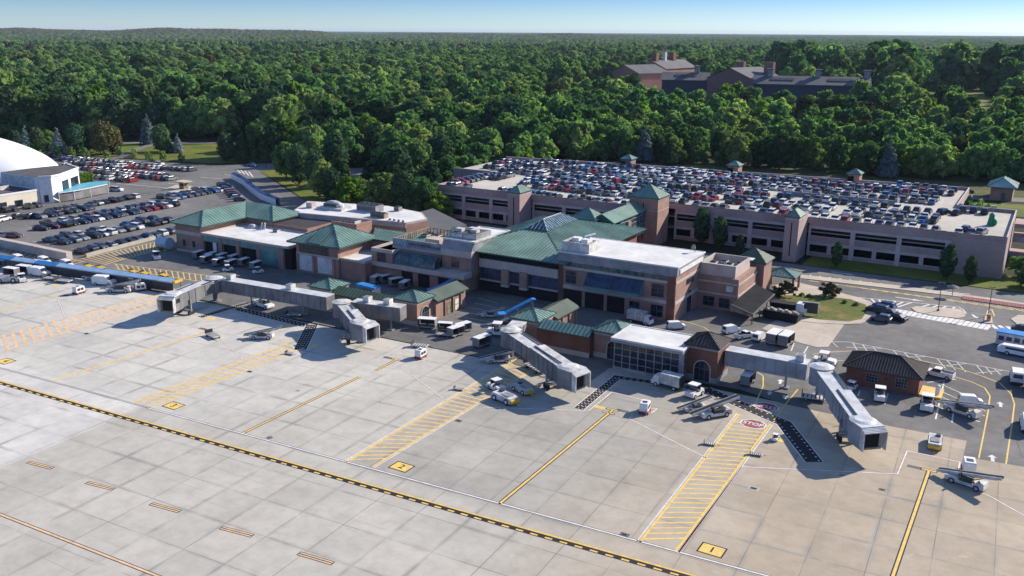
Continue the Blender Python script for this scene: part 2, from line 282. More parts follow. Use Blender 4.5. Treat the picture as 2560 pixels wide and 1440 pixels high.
# ------------------------------------------------------------------ mesh helpers
ORG = {}
class MB:
    def __init__(s): s.v = []; s.f = []; s.m = []
    def add(s, vs, fs, mi=0):
        k = len(s.v); s.v += [tuple(p) for p in vs]; s.f += [tuple(i + k for i in f) for f in fs]; s.m += [mi] * len(fs)
    def face(s, *p, mi=0): s.add(p, [tuple(range(len(p)))], mi)
    def box(s, x0, y0, z0, x1, y1, z1, mi=0, top=None):
        v = [(x0, y0, z0), (x1, y0, z0), (x1, y1, z0), (x0, y1, z0), (x0, y0, z1), (x1, y0, z1), (x1, y1, z1), (x0, y1, z1)]
        s.add(v, [(0, 3, 2, 1), (0, 1, 5, 4), (1, 2, 6, 5), (2, 3, 7, 6), (3, 0, 4, 7)], mi)
        s.add(v[4:], [(0, 1, 2, 3)], mi if top is None else top)
    def prism(s, poly, z0, z1, mi=0, top=None):
        n = len(poly); v = [(x, y, z0) for x, y in poly] + [(x, y, z1) for x, y in poly]
        s.add(v, [(i, (i + 1) % n, n + (i + 1) % n, n + i) for i in range(n)] + [tuple(range(n - 1, -1, -1))], mi)
        s.add(v[n:], [tuple(range(n))], mi if top is None else top)
    def obox(s, c, dx, dy, dz, ang=0, mi=0, tilt=0.0):
        """box centred at c, rotated about z; tilt pitches the long x axis"""
        M = Matrix.Rotation(ang, 3, 'Z') @ Matrix.Rotation(-tilt, 3, 'Y'); c = Vector(c)
        v = [c + M @ Vector((a * dx / 2, b * dy / 2, e * dz / 2)) for e in (-1, 1) for a, b in ((-1, -1), (1, -1), (1, 1), (-1, 1))]
        s.add(v, [(0, 3, 2, 1), (4, 5, 6, 7), (0, 1, 5, 4), (1, 2, 6, 5), (2, 3, 7, 6), (3, 0, 4, 7)], mi)
    def tube(s, a, b, r0, r1=None, n=8, mi=0, cap=True):
        a, b = Vector(a), Vector(b); r1 = r0 if r1 is None else r1
        d = (b - a).normalized(); u = d.orthogonal().normalized(); w_ = d.cross(u)
        v = [a + (u * math.cos(t) + w_ * math.sin(t)) * r0 for t in [2 * math.pi * i / n for i in range(n)]]
        v += [b + (u * math.cos(t) + w_ * math.sin(t)) * r1 for t in [2 * math.pi * i / n for i in range(n)]]
        f = [(i, (i + 1) % n, n + (i + 1) % n, n + i) for i in range(n)]
        if cap: f += [tuple(range(n - 1, -1, -1)), tuple(range(n, 2 * n))]
        s.add(v, f, mi)
    def bar(s, a, b, wd, h, mi=0):
        a, b = Vector(a), Vector(b); d = (b - a); L = d.length; c = (a + b) / 2
        s.obox(c, L, wd, h, math.atan2(d.y, d.x), mi, math.asin(max(-1, min(1, d.z / L))))
    def sph(s, c, rx, ry, rz, nu=10, nv=6, mi=0, z0=-1.0):
        k = []
        for j in range(nv + 1):
            t = -math.pi / 2 + math.pi * j / nv if z0 < 0 else (math.pi / 2) * j / nv
            for i in range(nu): k.append((c[0] + rx * math.cos(t) * math.cos(2 * math.pi * i / nu), c[1] + ry * math.cos(t) * math.sin(2 * math.pi * i / nu), c[2] + rz * math.sin(t)))
        s.add(k, [(j * nu + i, j * nu + (i + 1) % nu, (j + 1) * nu + (i + 1) % nu, (j + 1) * nu + i) for j in range(nv) for i in range(nu)], mi)
    def slope(s, poly, mi=0, sp=1.0, rw=0.09, rh=0.07, ribmi=None):
        """roof face with raised standing seams; first edge is the eave"""
        P = [Vector(p) for p in poly]; s.add(P, [tuple(range(len(P)))], mi)
        if not sp: return
        e = (P[1] - P[0]).normalized(); n = (P[1] - P[0]).cross(P[2] - P[0])
        if n.length < 1e-6: n = (P[1] - P[0]).cross(P[-1] - P[0])
        n.normalize()
        if n.z < 0: n = -n
        u = n.cross(e)
        if u.z < 0: u = -u
        q = [((p - P[0]).dot(e), (p - P[0]).dot(u)) for p in P]
        t0 = min(a for a, b in q); t1 = max(a for a, b in q); t = t0 + sp * 0.5
        while t < t1 - 0.1:
            ys = []
            for i in range(len(q)):
                (a, b), (c, d) = q[i], q[(i + 1) % len(q)]
                if (a - t) * (c - t) < 0: ys.append(b + (d - b) * (t - a) / (c - a))
            if len(ys) >= 2 and max(ys) - min(ys) > 0.3:
                A = P[0] + e * t + u * min(ys); B = P[0] + e * t + u * max(ys); h = n * rh; k = e * (rw / 2)
                s.add([A - k, A + k, B + k, B - k, A - k + h, A + k + h, B + k + h, B - k + h], [(4, 5, 6, 7), (0, 1, 5, 4), (1, 2, 6, 5), (3, 0, 4, 7)], mi if ribmi is None else ribmi)
            t += sp
def root_of(p):
    while p.parent: p = p.parent
    return p
def build(mb, name, mats, parent=None, smooth=False, label=None, org=None):
    me = bpy.data.meshes.new(name)
    o3 = org if org is not None else (ORG.get(root_of(parent).name, (0, 0, 0)) if parent else (0, 0, 0))
    vs = mb.v if o3 == (0, 0, 0) else [(a - o3[0], b - o3[1], c - o3[2]) for a, b, c in mb.v]
    me.from_pydata(vs, [], mb.f)
    for m in mats: me.materials.append(MT[m] if isinstance(m, str) else m)
    if len(mats) > 1: me.polygons.foreach_set('material_index', mb.m)
    if smooth: me.polygons.foreach_set('use_smooth', [True] * len(me.polygons))
    me.update()
    o = bpy.data.objects.new(name, me); col.objects.link(o)
    if parent: o.parent = parent
    elif org is not None: o.location = org; ORG[o.name] = tuple(org)
    if label: o['label'] = label
    return o
def tag(o, label, cat, group=None):
    o['label'] = label; o['category'] = cat
    if group: o['group'] = group
    return o
def thing(name, label, cat, loc, group=None, rot=0.0, local=False):
    o = bpy.data.objects.new(name, None); col.objects.link(o); o.empty_display_size = 0.5
    o.location = loc; o.rotation_euler = (0, 0, rot); tag(o, label, cat, group)
    ORG[o.name] = (0, 0, 0) if local else tuple(loc)
    return o
def struct(mb, name, mats, kind='structure', parent=None, smooth=False):
    o = build(mb, name, mats, parent, smooth); o['kind'] = kind
    return o
def part(T, name, mats, fn, label=None, smooth=False):
    mb = MB(); fn(mb); return build(mb, name, mats if isinstance(mats, (list, tuple)) else [mats], T, smooth, label)
def copy_tree(o, parent=None):
    c = o.copy(); col.objects.link(c); c.parent = parent
    for ch in o.children: copy_tree(ch, c)
    return c
# ------------------------------------------------------------------ ground
def polyw(px, z=0.0): return [G(a, b, z) for a, b in px]
g = MB()
rings = [0.0] + [40 * 1.35 ** i for i in range(24)]; NS = 48
for i, r_ in enumerate(rings):
    for k in range(NS): g.v.append((r_ * math.cos(2 * math.pi * k / NS), r_ * math.sin(2 * math.pi * k / NS), -0.06))
for i in range(len(rings) - 1):
    for k in range(NS):
        a, b = i * NS + k, i * NS + (k + 1) % NS
        g.f.append((a, b, b + NS, a + NS)); g.m.append(0)
ground = struct(g, 'ground', ['soil'])
def sheet(name, polys, m, z, parent=None, kind='structure', thick=0.0):
    mb = MB()
    for p in polys:
        if thick: mb.prism(p, z - thick, z)
        else: mb.face(*[(x, y, z) for x, y in p])
    o = build(mb, name, [m], parent); 
    if not parent: o['kind'] = kind
    return o
apron = sheet('apron', [[(-420, -90), (120, -90), (120, 134.2), (-5, 134.2), (-60, 134), (-60, 127.0), (-420, 118.0)]], 'apron', 0.0)
lot_edge = polyw([(-260, 372), (0, 376), (95, 387), (250, 394), (330, 399), (430, 407), (545, 413), (640, 409), (710, 408), (720, 418), (650, 430), (690, 456), (745, 492), (800, 520)])
parking_lot = sheet('parking_lot', [[(-560, 118), (-420, 118), (-150, 125.7)] + [(-150, 225), (-205, 222)] + lot_edge[::-1]], 'asphalt', 0.004)
service = sheet('service_yard', [[(-150, 125.7), (-60, 127), (-60, 134.3), (-38, 136.0)] + polyw([(1960, 1010), (2178, 1056), (2417, 1102), (2408, 1141), (2600, 1174)]) + [(70, 128), (70, 224), (-150, 224)]], 'asphalt', 0.004)
# concrete islands and pads round the service yard
sheet('concrete_pad', [polyw([(1950, 795), (2110, 812), (2070, 868), (2040, 868), (2000, 858), (1950, 840), (1905, 822)])], 'walk', 0.06, thick=0.06)
sidewalk_px = [(1985, 705), (2060, 722), (2120, 738), (2160, 748), (2182, 764), (2190, 784), (2176, 800), (2150, 810), (2110, 812), (2040, 808), (1960, 798), (1925, 780), (1952, 745), (1930, 715)]
sheet('sidewalk', [polyw(sidewalk_px)], 'walk', 0.12, thick=0.12)
sheet('island_grass', [polyw([(1948, 740), (2030, 739), (2124, 749), (2164, 763), (2168, 778), (2154, 799), (2122, 805), (2048, 800), (1952, 784)])], 'island', 0.14, thick=0.06)
sheet('median_sidewalk', [polyw([(2000, 686), (2250, 714), (2470, 744), (2650, 770), (2650, 776), (2470, 750), (2240, 722), (2000, 695)], 0.12)], 'walk', 0.12, thick=0.12)
sheet('traffic_island', [polyw([(2278, 770), (2290, 765), (2400, 772), (2414, 782), (2412, 792), (2395, 795), (2330, 788), (2290, 779)], 0.12), polyw([(2527, 797), (2545, 787), (2640, 790), (2640, 830), (2545, 812)], 0.12)], 'walk', 0.12, thick=0.12)
sheet('ticket_island', [polyw([(2462, 790), (2480, 790), (2482, 808), (2460, 807)], 0.15)], 'walk', 0.15, thick=0.15)
# lawns and verges
sheet('lawn', [polyw([(325, 390), (335, 378), (385, 364), (545, 360), (760, 372), (760, 400), (640, 404), (545, 409), (430, 403), (345, 397)]),
               polyw([(150, 384), (265, 360), (345, 358), (350, 368), (330, 376), (290, 394), (200, 388)]), polyw([(0, 350), (60, 350), (180, 380), (100, 383)])], 'lawn', 0.03)
sheet('verge', [polyw([(648, 428), (720, 420), (900, 480), (960, 520), (800, 524), (745, 488), (692, 454)]), polyw([(2425, 512), (2445, 505), (2700, 520), (2700, 560), (2440, 530)])], 'lawn', 0.03)
sheet('garage_verge', [[(-50, 224.5), (4, 224.8), (30, 228), (30, 236), (-2, 240), (-50, 236)]], 'lawn', 0.03)
sheet('woodland_verge', [[(-190, 318), (-150, 336), (-60, 346), (-20, 352), (40, 360), (90, 400), (40, 420), (-60, 400), (-150, 384), (-190, 350)]], 'verge', 0.0)
struct_paths = [([(-178, 313), (-150, 318), (-20, 332), (70, 340)], 9.0), ([(-226.7, 268.3), (-207, 250), (-190, 228)], 7.0), ([(-248, 292), (-226.7, 268.3)], 7.0)]
def strip(mb, pts, wd, z, mi=0):
    P = [Vector((x, y)) for x, y in pts]; n = len(P); L = []; Rr = []
    for i in range(n):
        d0 = (P[i] - P[i - 1]).normalized() if i else (P[1] - P[0]).normalized()
        d1 = (P[i + 1] - P[i]).normalized() if i < n - 1 else d0
        t = (d0 + d1).normalized(); nn = Vector((-t.y, t.x)); k = wd / 2 / max(0.3, nn.dot(Vector((-d0.y, d0.x))))
        L.append(P[i] + nn * k); Rr.append(P[i] - nn * k)
    for i in range(n - 1):
        mb.face((Rr[i].x, Rr[i].y, z), (Rr[i + 1].x, Rr[i + 1].y, z), (L[i + 1].x, L[i + 1].y, z), (L[i].x, L[i].y, z), mi=mi)
m_ = MB()
for pts, wd in struct_paths: strip(m_, pts, wd, 0.02)
strip(m_, polyw([(-60, 352), (120, 356), (330, 357), (600, 358), (760, 366)]), 6.0, 0.045)
strip(m_, polyw([(290, 396), (318, 384), (345, 372), (400, 356)]), 5.0, 0.05)
strip(m_, polyw([(2300, 470), (2450, 495), (2560, 500), (2700, 506)]), 9.0, 0.02)
struct(m_, 'road', ['asphalt'])
# ------------------------------------------------------------------ painted markings
def lerp(a, b, t): return (a[0] + (b[0] - a[0]) * t, a[1] + (b[1] - a[1]) * t)
def shift(pts, d):
    a, b = Vector(pts[0]), Vector(pts[-1]); t = (b - a).normalized(); n = Vector((-t.y, t.x)) * d
    return [(x + n.x, y + n.y) for x, y in pts]
def dashes(mb, a, b, wd, on, off, z, mi=0, start=0.0):
    a, b = Vector(a), Vector(b); L = (b - a).length; u = (b - a) / L; t = start
    while t < L:
        e = min(L, t + on); strip(mb, [tuple(a + u * t), tuple(a + u * e)], wd, z, mi); t += on + off
def hatch(mb, A0, A1, B0, B1, n, off, wd, z, mi=0):
    for k in range(-6, n + 6):
        t = (k + 0.5) / n; s = t + off
        if 0 <= t <= 1 and 0 <= s <= 1: strip(mb, [lerp(A0, A1, t), lerp(B0, B1, s)], wd, z, mi)
Z1, Z2, Z3, Z4 = 0.008, 0.012, 0.016, 0.020
def mark(name, mats, fn, parent=None):
    mb = MB(); fn(mb); return build(mb, name, mats, parent or apron)
TA, TB = (-150, 75.8), (20, 84.4)
def f(mb):
    strip(mb, shift([TA, TB], -0.08), 1.12, Z1, 0); strip(mb, shift([TA, TB], 0.30), 0.30, Z2, 1); strip(mb, shift([TA, TB], 0.30), 0.045, Z3, 2)
    dashes(mb, *shift([TA, TB], -0.36), 0.26, 0.92, 0.92, Z2, 1)
mark('taxiway_edge_line', ['p_blk', 'p_yel', 'p_pale'], f)
def f(mb):
    a, b = (-112, 81.75), (20, 88.3)
    strip(mb, [a, b], 0.46, Z1, 1); strip(mb, [a, b], 0.26, Z2, 0)
    strip(mb, [(-160, 79.2), a], 0.09, Z1, 1); strip(mb, [(-160, 79.5), lerp((-160, 79.5), (-112, 82.05), 1)], 0.07, Z1, 1)
mark('stand_boundary_line', ['p_wht', 'p_strip'], f)
def f(mb):
    a, b = G(-60, 1262), G(460, 1466)
    strip(mb, [a, b], 0.50, Z1, 0); strip(mb, [a, b], 0.30, Z2, 1)
mark('taxi_line', ['p_blk', 'p_org'], f)
def f(mb):
    for p, q in [((70, 1155), (132, 1171)), ((217, 1206), (284, 1223)), ((377, 1259), (450, 1279)), ((552, 1319), (632, 1340)), ((746, 1383), (833, 1409))]:
        a, b = G(*p), G(*q); strip(mb, [a, b], 0.74, Z1, 0)
        for d in (0.17, -0.17): strip(mb, shift([lerp(a, b, 0.025), lerp(a, b, 0.975)], d), 0.20, Z2, 1)
mark('dashed_boundary_line', ['p_blk', 'p_org'], f)
def lead(pts, black, T=None, wd=0.32, yc='p_yel'):
    def f(mb):
        P = [G(*p) for p in pts]
        if black: strip(mb, P, wd + 0.30, Z1, 0)
        strip(mb, P, wd, Z2, 1)
        if T:
            for c in T:
                c = G(*c); 
                if black: strip(mb, [(c[0] - 1.02, c[1]), (c[0] + 1.02, c[1])], 0.58, Z1, 0)
                strip(mb, [(c[0] - 0.9, c[1]), (c[0] + 0.9, c[1])], 0.30, Z2, 1)
    mark('lead_in_line', ['p_blk', yc], f)
lead([(2222, 1470), (2322, 1178)], True, [(2322, 1176)])
lead([(1248, 1260), (1531, 1026)], True, [(1531, 1024), (1521, 1032)])
lead([(607, 1083), (900, 942)], True); lead([(938, 927), (990, 900)], True, [(990, 899)])
lead([(130, 953), (525, 825)], False, [(525, 824)], 0.46, 'p_yel'); lead([(-60, 794), (145, 737)], False, [(150, 736)], 0.46, 'p_yel')
def walkway(A0, A1, B0, B1, n, off, wl, ws, ml, ms, whiteout=True):
    A0, A1, B0, B1 = G(*A0), G(*A1), G(*B0), G(*B1)
    def f(mb):
        hatch(mb, A0, A1, B0, B1, n, off, ws, Z1, 1)
        strip(mb, [A0, A1], wl, Z2, 0); strip(mb, [B0, B1], wl, Z2, 0)
        if whiteout:
            strip(mb, shift([A0, A1], 0.36), 0.16, Z2, 2); strip(mb, shift([B0, B1], -0.36), 0.16, Z2, 2)
    mark('hatched_walkway', [ml, ms, 'p_wht'], f)
walkway((1600, 1355), (1848, 1035), (1690, 1377), (1926, 1060), 30, 0.06, 0.30, 0.28, 'p_yel', 'p_yel')
walkway((866, 1155), (1300, 892), (930, 1168), (1330, 925), 32, 0.055, 0.30, 0.34, 'p_yel', 'p_pale')
walkway((330, 1007), (745, 847), (377, 1019), (760, 870), 26, 0.06, 0.30, 0.40, 'p_yel', 'p_pale', False)
walkway((-70, 857), (440, 720), (-50, 900), (480, 738), 27, -0.02, 0.12, 0.66, 'p_orl', 'p_org', False)
def ladder(A, B, n, parent, off=0.0):
    A = [G(*p) for p in A]; B = [G(*p) for p in B]
    def f(mb):
        hatch(mb, A[0], A[1], B[0], B[1], n, off, 0.22, Z1, 0)
        for e in (A, B): strip(mb, e, 0.22, Z2, 0)
    mark('yellow_hatched_zone', ['p_yel'], f, parent)
ladder([(200, 648), (392, 604)], [(262, 662), (385, 627)], 17, parking_lot)
ladder([(282, 659), (600, 699)], [(292, 673), (600, 718)], 22, parking_lot)
ladder([(16, 615), (215, 655)], [(0, 628), (180, 665)], 14, parking_lot)
def text(s, size, c, ang, m, parent, z, wsc=1.0):
    cu_ = bpy.data.curves.new('t', 'FONT'); cu_.body = s; cu_.size = size; cu_.align_x = 'CENTER'; cu_.align_y = 'CENTER'; cu_.resolution_u = 3; cu_.offset = size * 0.018
    o = bpy.data.objects.new('t', cu_); col.objects.link(o); bpy.context.view_layer.update()
    me = bpy.data.meshes.new_from_object(o.evaluated_get(bpy.context.evaluated_depsgraph_get()))
    bpy.data.objects.remove(o); me.materials.clear(); me.materials.append(MT[m])
    M = (Matrix.Translation((c[0], c[1], z)) @ Matrix.Rotation(ang, 4, 'Z') @ Matrix.Diagonal((wsc, 1, 1, 1)))
    me.transform(M); q = bpy.data.objects.new('lettering', me); col.objects.link(q); q.parent = parent; return q
for s, c in (('1', (1780, 1375)), ('2', (1004, 1167)), ('3', (434, 1014)), ('4', (14, 903))):
    x, y = G(*c); k = 1.15
    def f(mb):
        mb.face(*[(x + a * 1.45, y + b * 1.12, Z1) for a, b in ((-1, -1), (1, -1), (1, 1), (-1, 1))], mi=0)
        mb.face(*[(x + a * 1.27, y + b * 0.94, Z2) for a, b in ((-1, -1), (1, -1), (1, 1), (-1, 1))], mi=1)
    o = mark('number_plate', ['p_blk', 'p_yel'], f)
    text(s, 1.55, (x, y), 0, 'p_blk', o, Z3)
for c, a in (((1883, 1060), 0.0), ((1917, 1017), math.pi)):
    x, y = G(*c)
    def f(mb):
        for r_, z_, mi in ((2.0, Z3, 0), (1.76, Z4, 1)):
            mb.face(*[(x + r_ * math.cos(R(22.5 + 45 * k)), y + r_ * 0.86 * math.sin(R(22.5 + 45 * k)), z_) for k in range(8)], mi=mi)
    o = mark('stop_marking', ['p_wht', 'p_red'], f)
    text('STOP', 1.45, (x, y), a, 'p_wht', o, 0.024, 0.86)
# small faded yellow plates, grey plates near the stop bars
def plate(c, w_, h, m, sgn=''):
    x, y = G(*c)
    def f(mb): mb.face(*[(x + a * w_ / 2, y + b * h / 2, Z1) for a, b in ((-1, -1), (1, -1), (1, 1), (-1, 1))])
    mark('ground_plate', [m], f)
for c in ((138, 713), (527, 796), (715, 814), (788, 865), (1944, 1099), (1498, 1018), (1717, 1015)): plate(c, 1.9, 1.0, 'p_yel')
for c in ((507, 822), (968, 894), (2287, 1168), (1556, 1027), (165, 739)): plate(c, 1.9, 0.8, 'p_patch')
def poly_line(px, wd=0.2, m='p_wht', red=True):
    P = [G(*p) for p in px]
    def f(mb):
        if red: strip(mb, P, wd + 0.10, Z1, 1)
        strip(mb, P, wd, Z2, 0)
    mark('safety_line', [m, 'p_red'], f)
poly_line([(1208, 1018), (1472, 1027), (1530, 980), (1627, 1005), (1617, 1010)])
poly_line([(1598, 1018), (1643, 1022), (1628, 1033)]); poly_line([(1582, 1040), (1572, 1046), (1768, 1146), (1700, 1240)][:3])
poly_line([(1695, 1383), (1856, 1167), (2244, 1185), (2268, 1127), (2400, 1155), (2388, 1210), (2470, 1238), (2620, 1322)], 0.2)
poly_line([(720, 905), (935, 903), (998, 872), (1032, 881)]); poly_line([(1080, 895), (1055, 902), (1003, 917), (1115, 1001)])
poly_line([(557, 851), (607, 899)]); poly_line([(145, 748), (165, 800)]); poly_line([(250, 817), (440, 815), (620, 790), (570, 770)], 0.08)
# studded dark walkways in front of the stands
def checker(pts, wd, n=7):
    def f(mb):
        P = [G(*p) for p in pts]
        strip(mb, P, wd, Z1, 0)
        for d in (wd / 2 + 0.08, -wd / 2 - 0.08): strip(mb, off_poly(P, d), 0.15, Z2, 1)
        for i in range(len(P) - 1):
            a, b = Vector(P[i]), Vector(P[i + 1]); L = (b - a).length; u = (b - a) / L; v = Vector((-u.y, u.x)); k = 0; t = 0.3
            while t < L - 0.2:
                for j in range(4):
                    if wd > 1.7 and 0.2 < (j + 0.5) / 4 * 1 < 0.8 and n == 8: continue
                    if (k + j) % 2: continue
                    p = a + u * (t + (0.24 if j % 2 else 0)) + v * ((j + 0.5) / 4 - 0.5) * wd * 0.86
                    q = 0.13 if wd > 1.7 else 0.1; mb.face(*[(p.x + (u * e + v * h).x, p.y + (u * e + v * h).y, Z2) for e, h in ((-q, -q), (q, -q), (q, q), (-q, q))], mi=2 if (k + j) % 5 == 0 else 1)
                t += 0.55; k += 1
    mark('studded_walkway', ['p_blk', 'p_wht', 'p_yel'], f)
def off_poly(P, d):
    o = []; P = [Vector(p) for p in P]
    for i in range(len(P)):
        d0 = (P[i] - P[i - 1]).normalized() if i else (P[1] - P[0]).normalized()
        d1 = (P[i + 1] - P[i]).normalized() if i < len(P) - 1 else d0
        t = (d0 + d1).normalized(); nn = Vector((-t.y, t.x)); k = d / max(0.3, nn.dot(Vector((-d0.y, d0.x)))); o.append(tuple(P[i] + nn * k))
    return o
checker([(1447, 1022), (1543, 943), (1755, 973)], 1.5)
checker([(1762, 973), (1960, 1058), (2036, 1155)], 2.3, 8)
checker([(500, 793), (622, 756)], 1.5); checker([(595, 772), (765, 814)], 1.9); checker([(750, 874), (780, 812)], 2.2); checker([(112, 713), (205, 690)], 0.9)
# drains, manholes and patches
for c, w_, m in (((624, 929), 0.9, 'p_patch'), ((1146, 1052), 1.0, 'p_patch'), ((1561, 1337), 1.1, 'p_patch'), ((1884, 1221), 1.5, 'concrete'), ((216, 834), 1.0, 'p_patch'), ((2205, 1224), 0.8, 'p_patch')):
    x, y = G(*c)
    def f(mb):
        mb.box(x - w_ / 2, y - w_ / 2.6, 0.0, x + w_ / 2, y + w_ / 2.6, 0.014); mb.box(x - w_ / 4, y - w_ / 6, 0.0, x + w_ / 4, y + w_ / 6, 0.02, mi=1)
    mark('drain_cover', [m, 'p_blk'], f)
for c in ((674, 1094), (2000, 1006), (1792, 998), (1125, 878)):
    x, y = G(*c)
    mark('manhole_cover', ['p_patch'], lambda mb: mb.tube((x, y, 0), (x, y, 0.015), 0.45, n=16))
# ---- road paint (landside)
def rm(name, fn, mats=('p_wht',)): 
    mb = MB(); fn(mb); return build(mb, name, list(mats), service)
def quadpx(mb, pts, z=Z2, mi=0): mb.face(*[(*G(*p), z) for p in pts], mi=mi)
def f(mb):
    A, B, C, D = G(2205, 766), G(2475, 812), G(2195, 776), G(2463, 824)
    for k in range(22):
        t = k / 21.0; a, b = lerp(A, B, t), lerp(C, D, t); u = (Vector(B) - Vector(A)).normalized() * 0.42
        mb.face((a[0] - u.x, a[1] - u.y, Z2), (b[0] - u.x, b[1] - u.y, Z2), (b[0] + u.x, b[1] + u.y, Z2), (a[0] + u.x, a[1] + u.y, Z2))
    A, B, C, D = G(2478, 811), G(2640, 831), G(2492, 822), G(2660, 843)
    for k in range(9):
        t = k / 8.0; a, b = lerp(A, B, t), lerp(C, D, t); strip(mb, [a, b], 0.8, Z2)
rm('crosswalk', f)
def f(mb):
    A0, A1, B0, B1 = G(2128, 742), G(2290, 757), G(2182, 760), G(2268, 770)
    hatch(mb, A0, A1, B0, B1, 8, -0.2, 0.42, Z2); strip(mb, [A0, A1], 0.22, Z2); strip(mb, [A0, G(2170, 752), B0], 0.22, Z2)
    A0, A1, B0, B1 = G(2297, 757), G(2398, 768), G(2285, 766), G(2410, 778)
    hatch(mb, A0, A1, B0, B1, 5, -0.16, 0.42, Z2); strip(mb, [G(2290, 757), A1, G(2408, 774), G(2416, 784)], 0.22, Z2)
rm('hatched_gore', f)
def f(mb):
    hatch(mb, G(1990, 683), G(2440, 737), G(2005, 688), G(2400, 736), 17, -0.035, 0.34, Z2)
rm('kerb_hatching', f)
rm('yellow_hatching', lambda mb: hatch(mb, G(2010, 700), G(2600, 779), G(2040, 704), G(2630, 789), 21, 0.02, 0.34, Z2), ['p_yel'])
rm('red_fire_lane', lambda mb: (quadpx(mb, [(2405, 741), (2600, 768), (2600, 777), (2405, 749)], 0.135), hatch(mb, G(2405, 741), G(2600, 768), G(2405, 749), G(2600, 777), 30, 0.01, 0.1, 0.139, 1)), ['p_red', 'p_blk'])
def f(mb):
    A = [(2069, 854), (2120, 855), (2220, 873), (2330, 894), (2430, 911), (2520, 928), (2640, 948)]; B = [(2060, 866), (2105, 866), (2215, 892), (2330, 915), (2430, 933), (2515, 938), (2640, 968)]
    strip(mb, [G(*p) for p in A], 0.16, Z2)
    for i in range(1, 5):
        hatch(mb, G(*A[i]), G(*A[i + 1]), G(*B[i]), G(*B[i + 1]), 4, 0.22, 0.14, Z2)
        hatch(mb, G(*A[i]), G(*A[i + 1]), G(*B[i]), G(*B[i + 1]), 4, 0.22 - 0.999, 0.14, Z2)
    strip(mb, [G(2069, 854), G(2060, 866)], 0.16, Z2); strip(mb, [G(2080, 855), G(2095, 868)], 0.14, Z2)
    for a, b in (((2352, 960), (2468, 1012)), ((2345, 975), (2465, 1028)), ((2350, 990), (2462, 1040))): strip(mb, [G(*a), G(*b)], 0.15, Z2)
    for a, b in (((2318, 956), (2390, 948)), ((2360, 955), (2339, 1048)), ((2384, 1028), (2380, 1056)), ((2220, 984), (2212, 1010)), ((1985, 858), (1978, 877)), ((2020, 866), (2008, 886)), ((2145, 990), (2150, 976)), ((2325, 1010), (2450, 1055))): strip(mb, [G(*a), G(*b)], 0.22, Z2)
    for k in range(6): strip(mb, [G(1000 + 0 * k + 150 + k * 9, 805 - k * 12), G(1225 + k * 4, 818 - k * 12)], 0.12, Z2)
rm('bay_lines', f)
def f(mb):
    strip(mb, [G(*p) for p in [(2030, 886), (2080, 880), (2130, 877), (2180, 878), (2240, 889), (2320, 905), (2400, 922), (2460, 942), (2500, 958), (2528, 985), (2536, 1010), (2530, 1060), (2515, 1160)]], 0.2, Z2)
    strip(mb, [G(*p) for p in [(2375, 938), (2430, 955), (2462, 970), (2475, 990), (2470, 1030), (2447, 1146)]], 0.2, Z2)
    strip(mb, [G(*p) for p in [(1893, 930), (1908, 940), (1908, 965), (1888, 1010)]], 0.2, Z2); strip(mb, [G(*p) for p in [(1995, 973), (1960, 1015), (1935, 1050)]], 0.2, Z2)
    strip(mb, [G(*p) for p in [(1700, 800), (1760, 818), (1785, 836)]], 0.16, Z2); strip(mb, [G(*p) for p in [(2040, 903), (2110, 901)]], 0.16, Z2)
    strip(mb, [G(*p) for p in [(2466, 789), (2470, 776), (2480, 774), (2486, 790)]], 0.25, Z2)
rm('yellow_lane_line', f, ['p_yel'])
def arrow(mb, c, ang, L=2.2, w_=0.22, z=Z2):
    x, y = G(*c); d = Vector((math.cos(ang), math.sin(ang))); n = Vector((-d.y, d.x)); p = Vector((x, y))
    q = [p - d * L / 2 + n * w_, p - d * L / 2 - n * w_, p + d * L * 0.1 - n * w_, p + d * L * 0.1 + n * w_]
    mb.face(*[(v.x, v.y, z) for v in q]); q = [p + d * L * 0.1 + n * w_ * 2.6, p + d * L * 0.1 - n * w_ * 2.6, p + d * L / 2]; mb.face(*[(v.x, v.y, z) for v in q])
def f(mb):
    arrow(mb, (2501, 1011), R(97)); arrow(mb, (2481, 1145), R(97)); arrow(mb, (2437, 791), R(-65), 2.6); arrow(mb, (2275, 748), R(-3), 6); arrow(mb, (2110, 684), R(-3), 6); arrow(mb, (1951, 954), R(100)); arrow(mb, (2055, 896), R(185), 3)
    arrow(mb, (1924, 983), R(100), 1.6); arrow(mb, (1962, 992), R(100), 1.6)
rm('arrow_marking', f)
# ---- parking lot paint
def f(mb):
    for a, b in (((290, 458), (420, 470)), ((420, 458), (480, 464)), ((500, 443), (620, 452)), ((560, 436), (600, 441))): strip(mb, [G(*a), G(*b)], 0.3, Z2)
    for xs, y0, y1 in (((-216, -211), 140, 172), ((-233, -228, -223), 140, 176), ((-250.5, -245.5, -240.5), 150, 200), ((-268, -263, -258), 168, 222)):
        y = y0
        while y < y1:
            strip(mb, [(xs[0], y), (xs[-1], y)], 0.1, Z1); y += 2.7
    for k in range(4): strip(mb, [G(592 + 10 * k, 423 + 2 * k), G(602 + 10 * k, 433 + 3 * k)], 0.5, Z2)
mb = MB(); f(mb); build(mb, 'bay_lines', ['p_wht'], parking_lot)
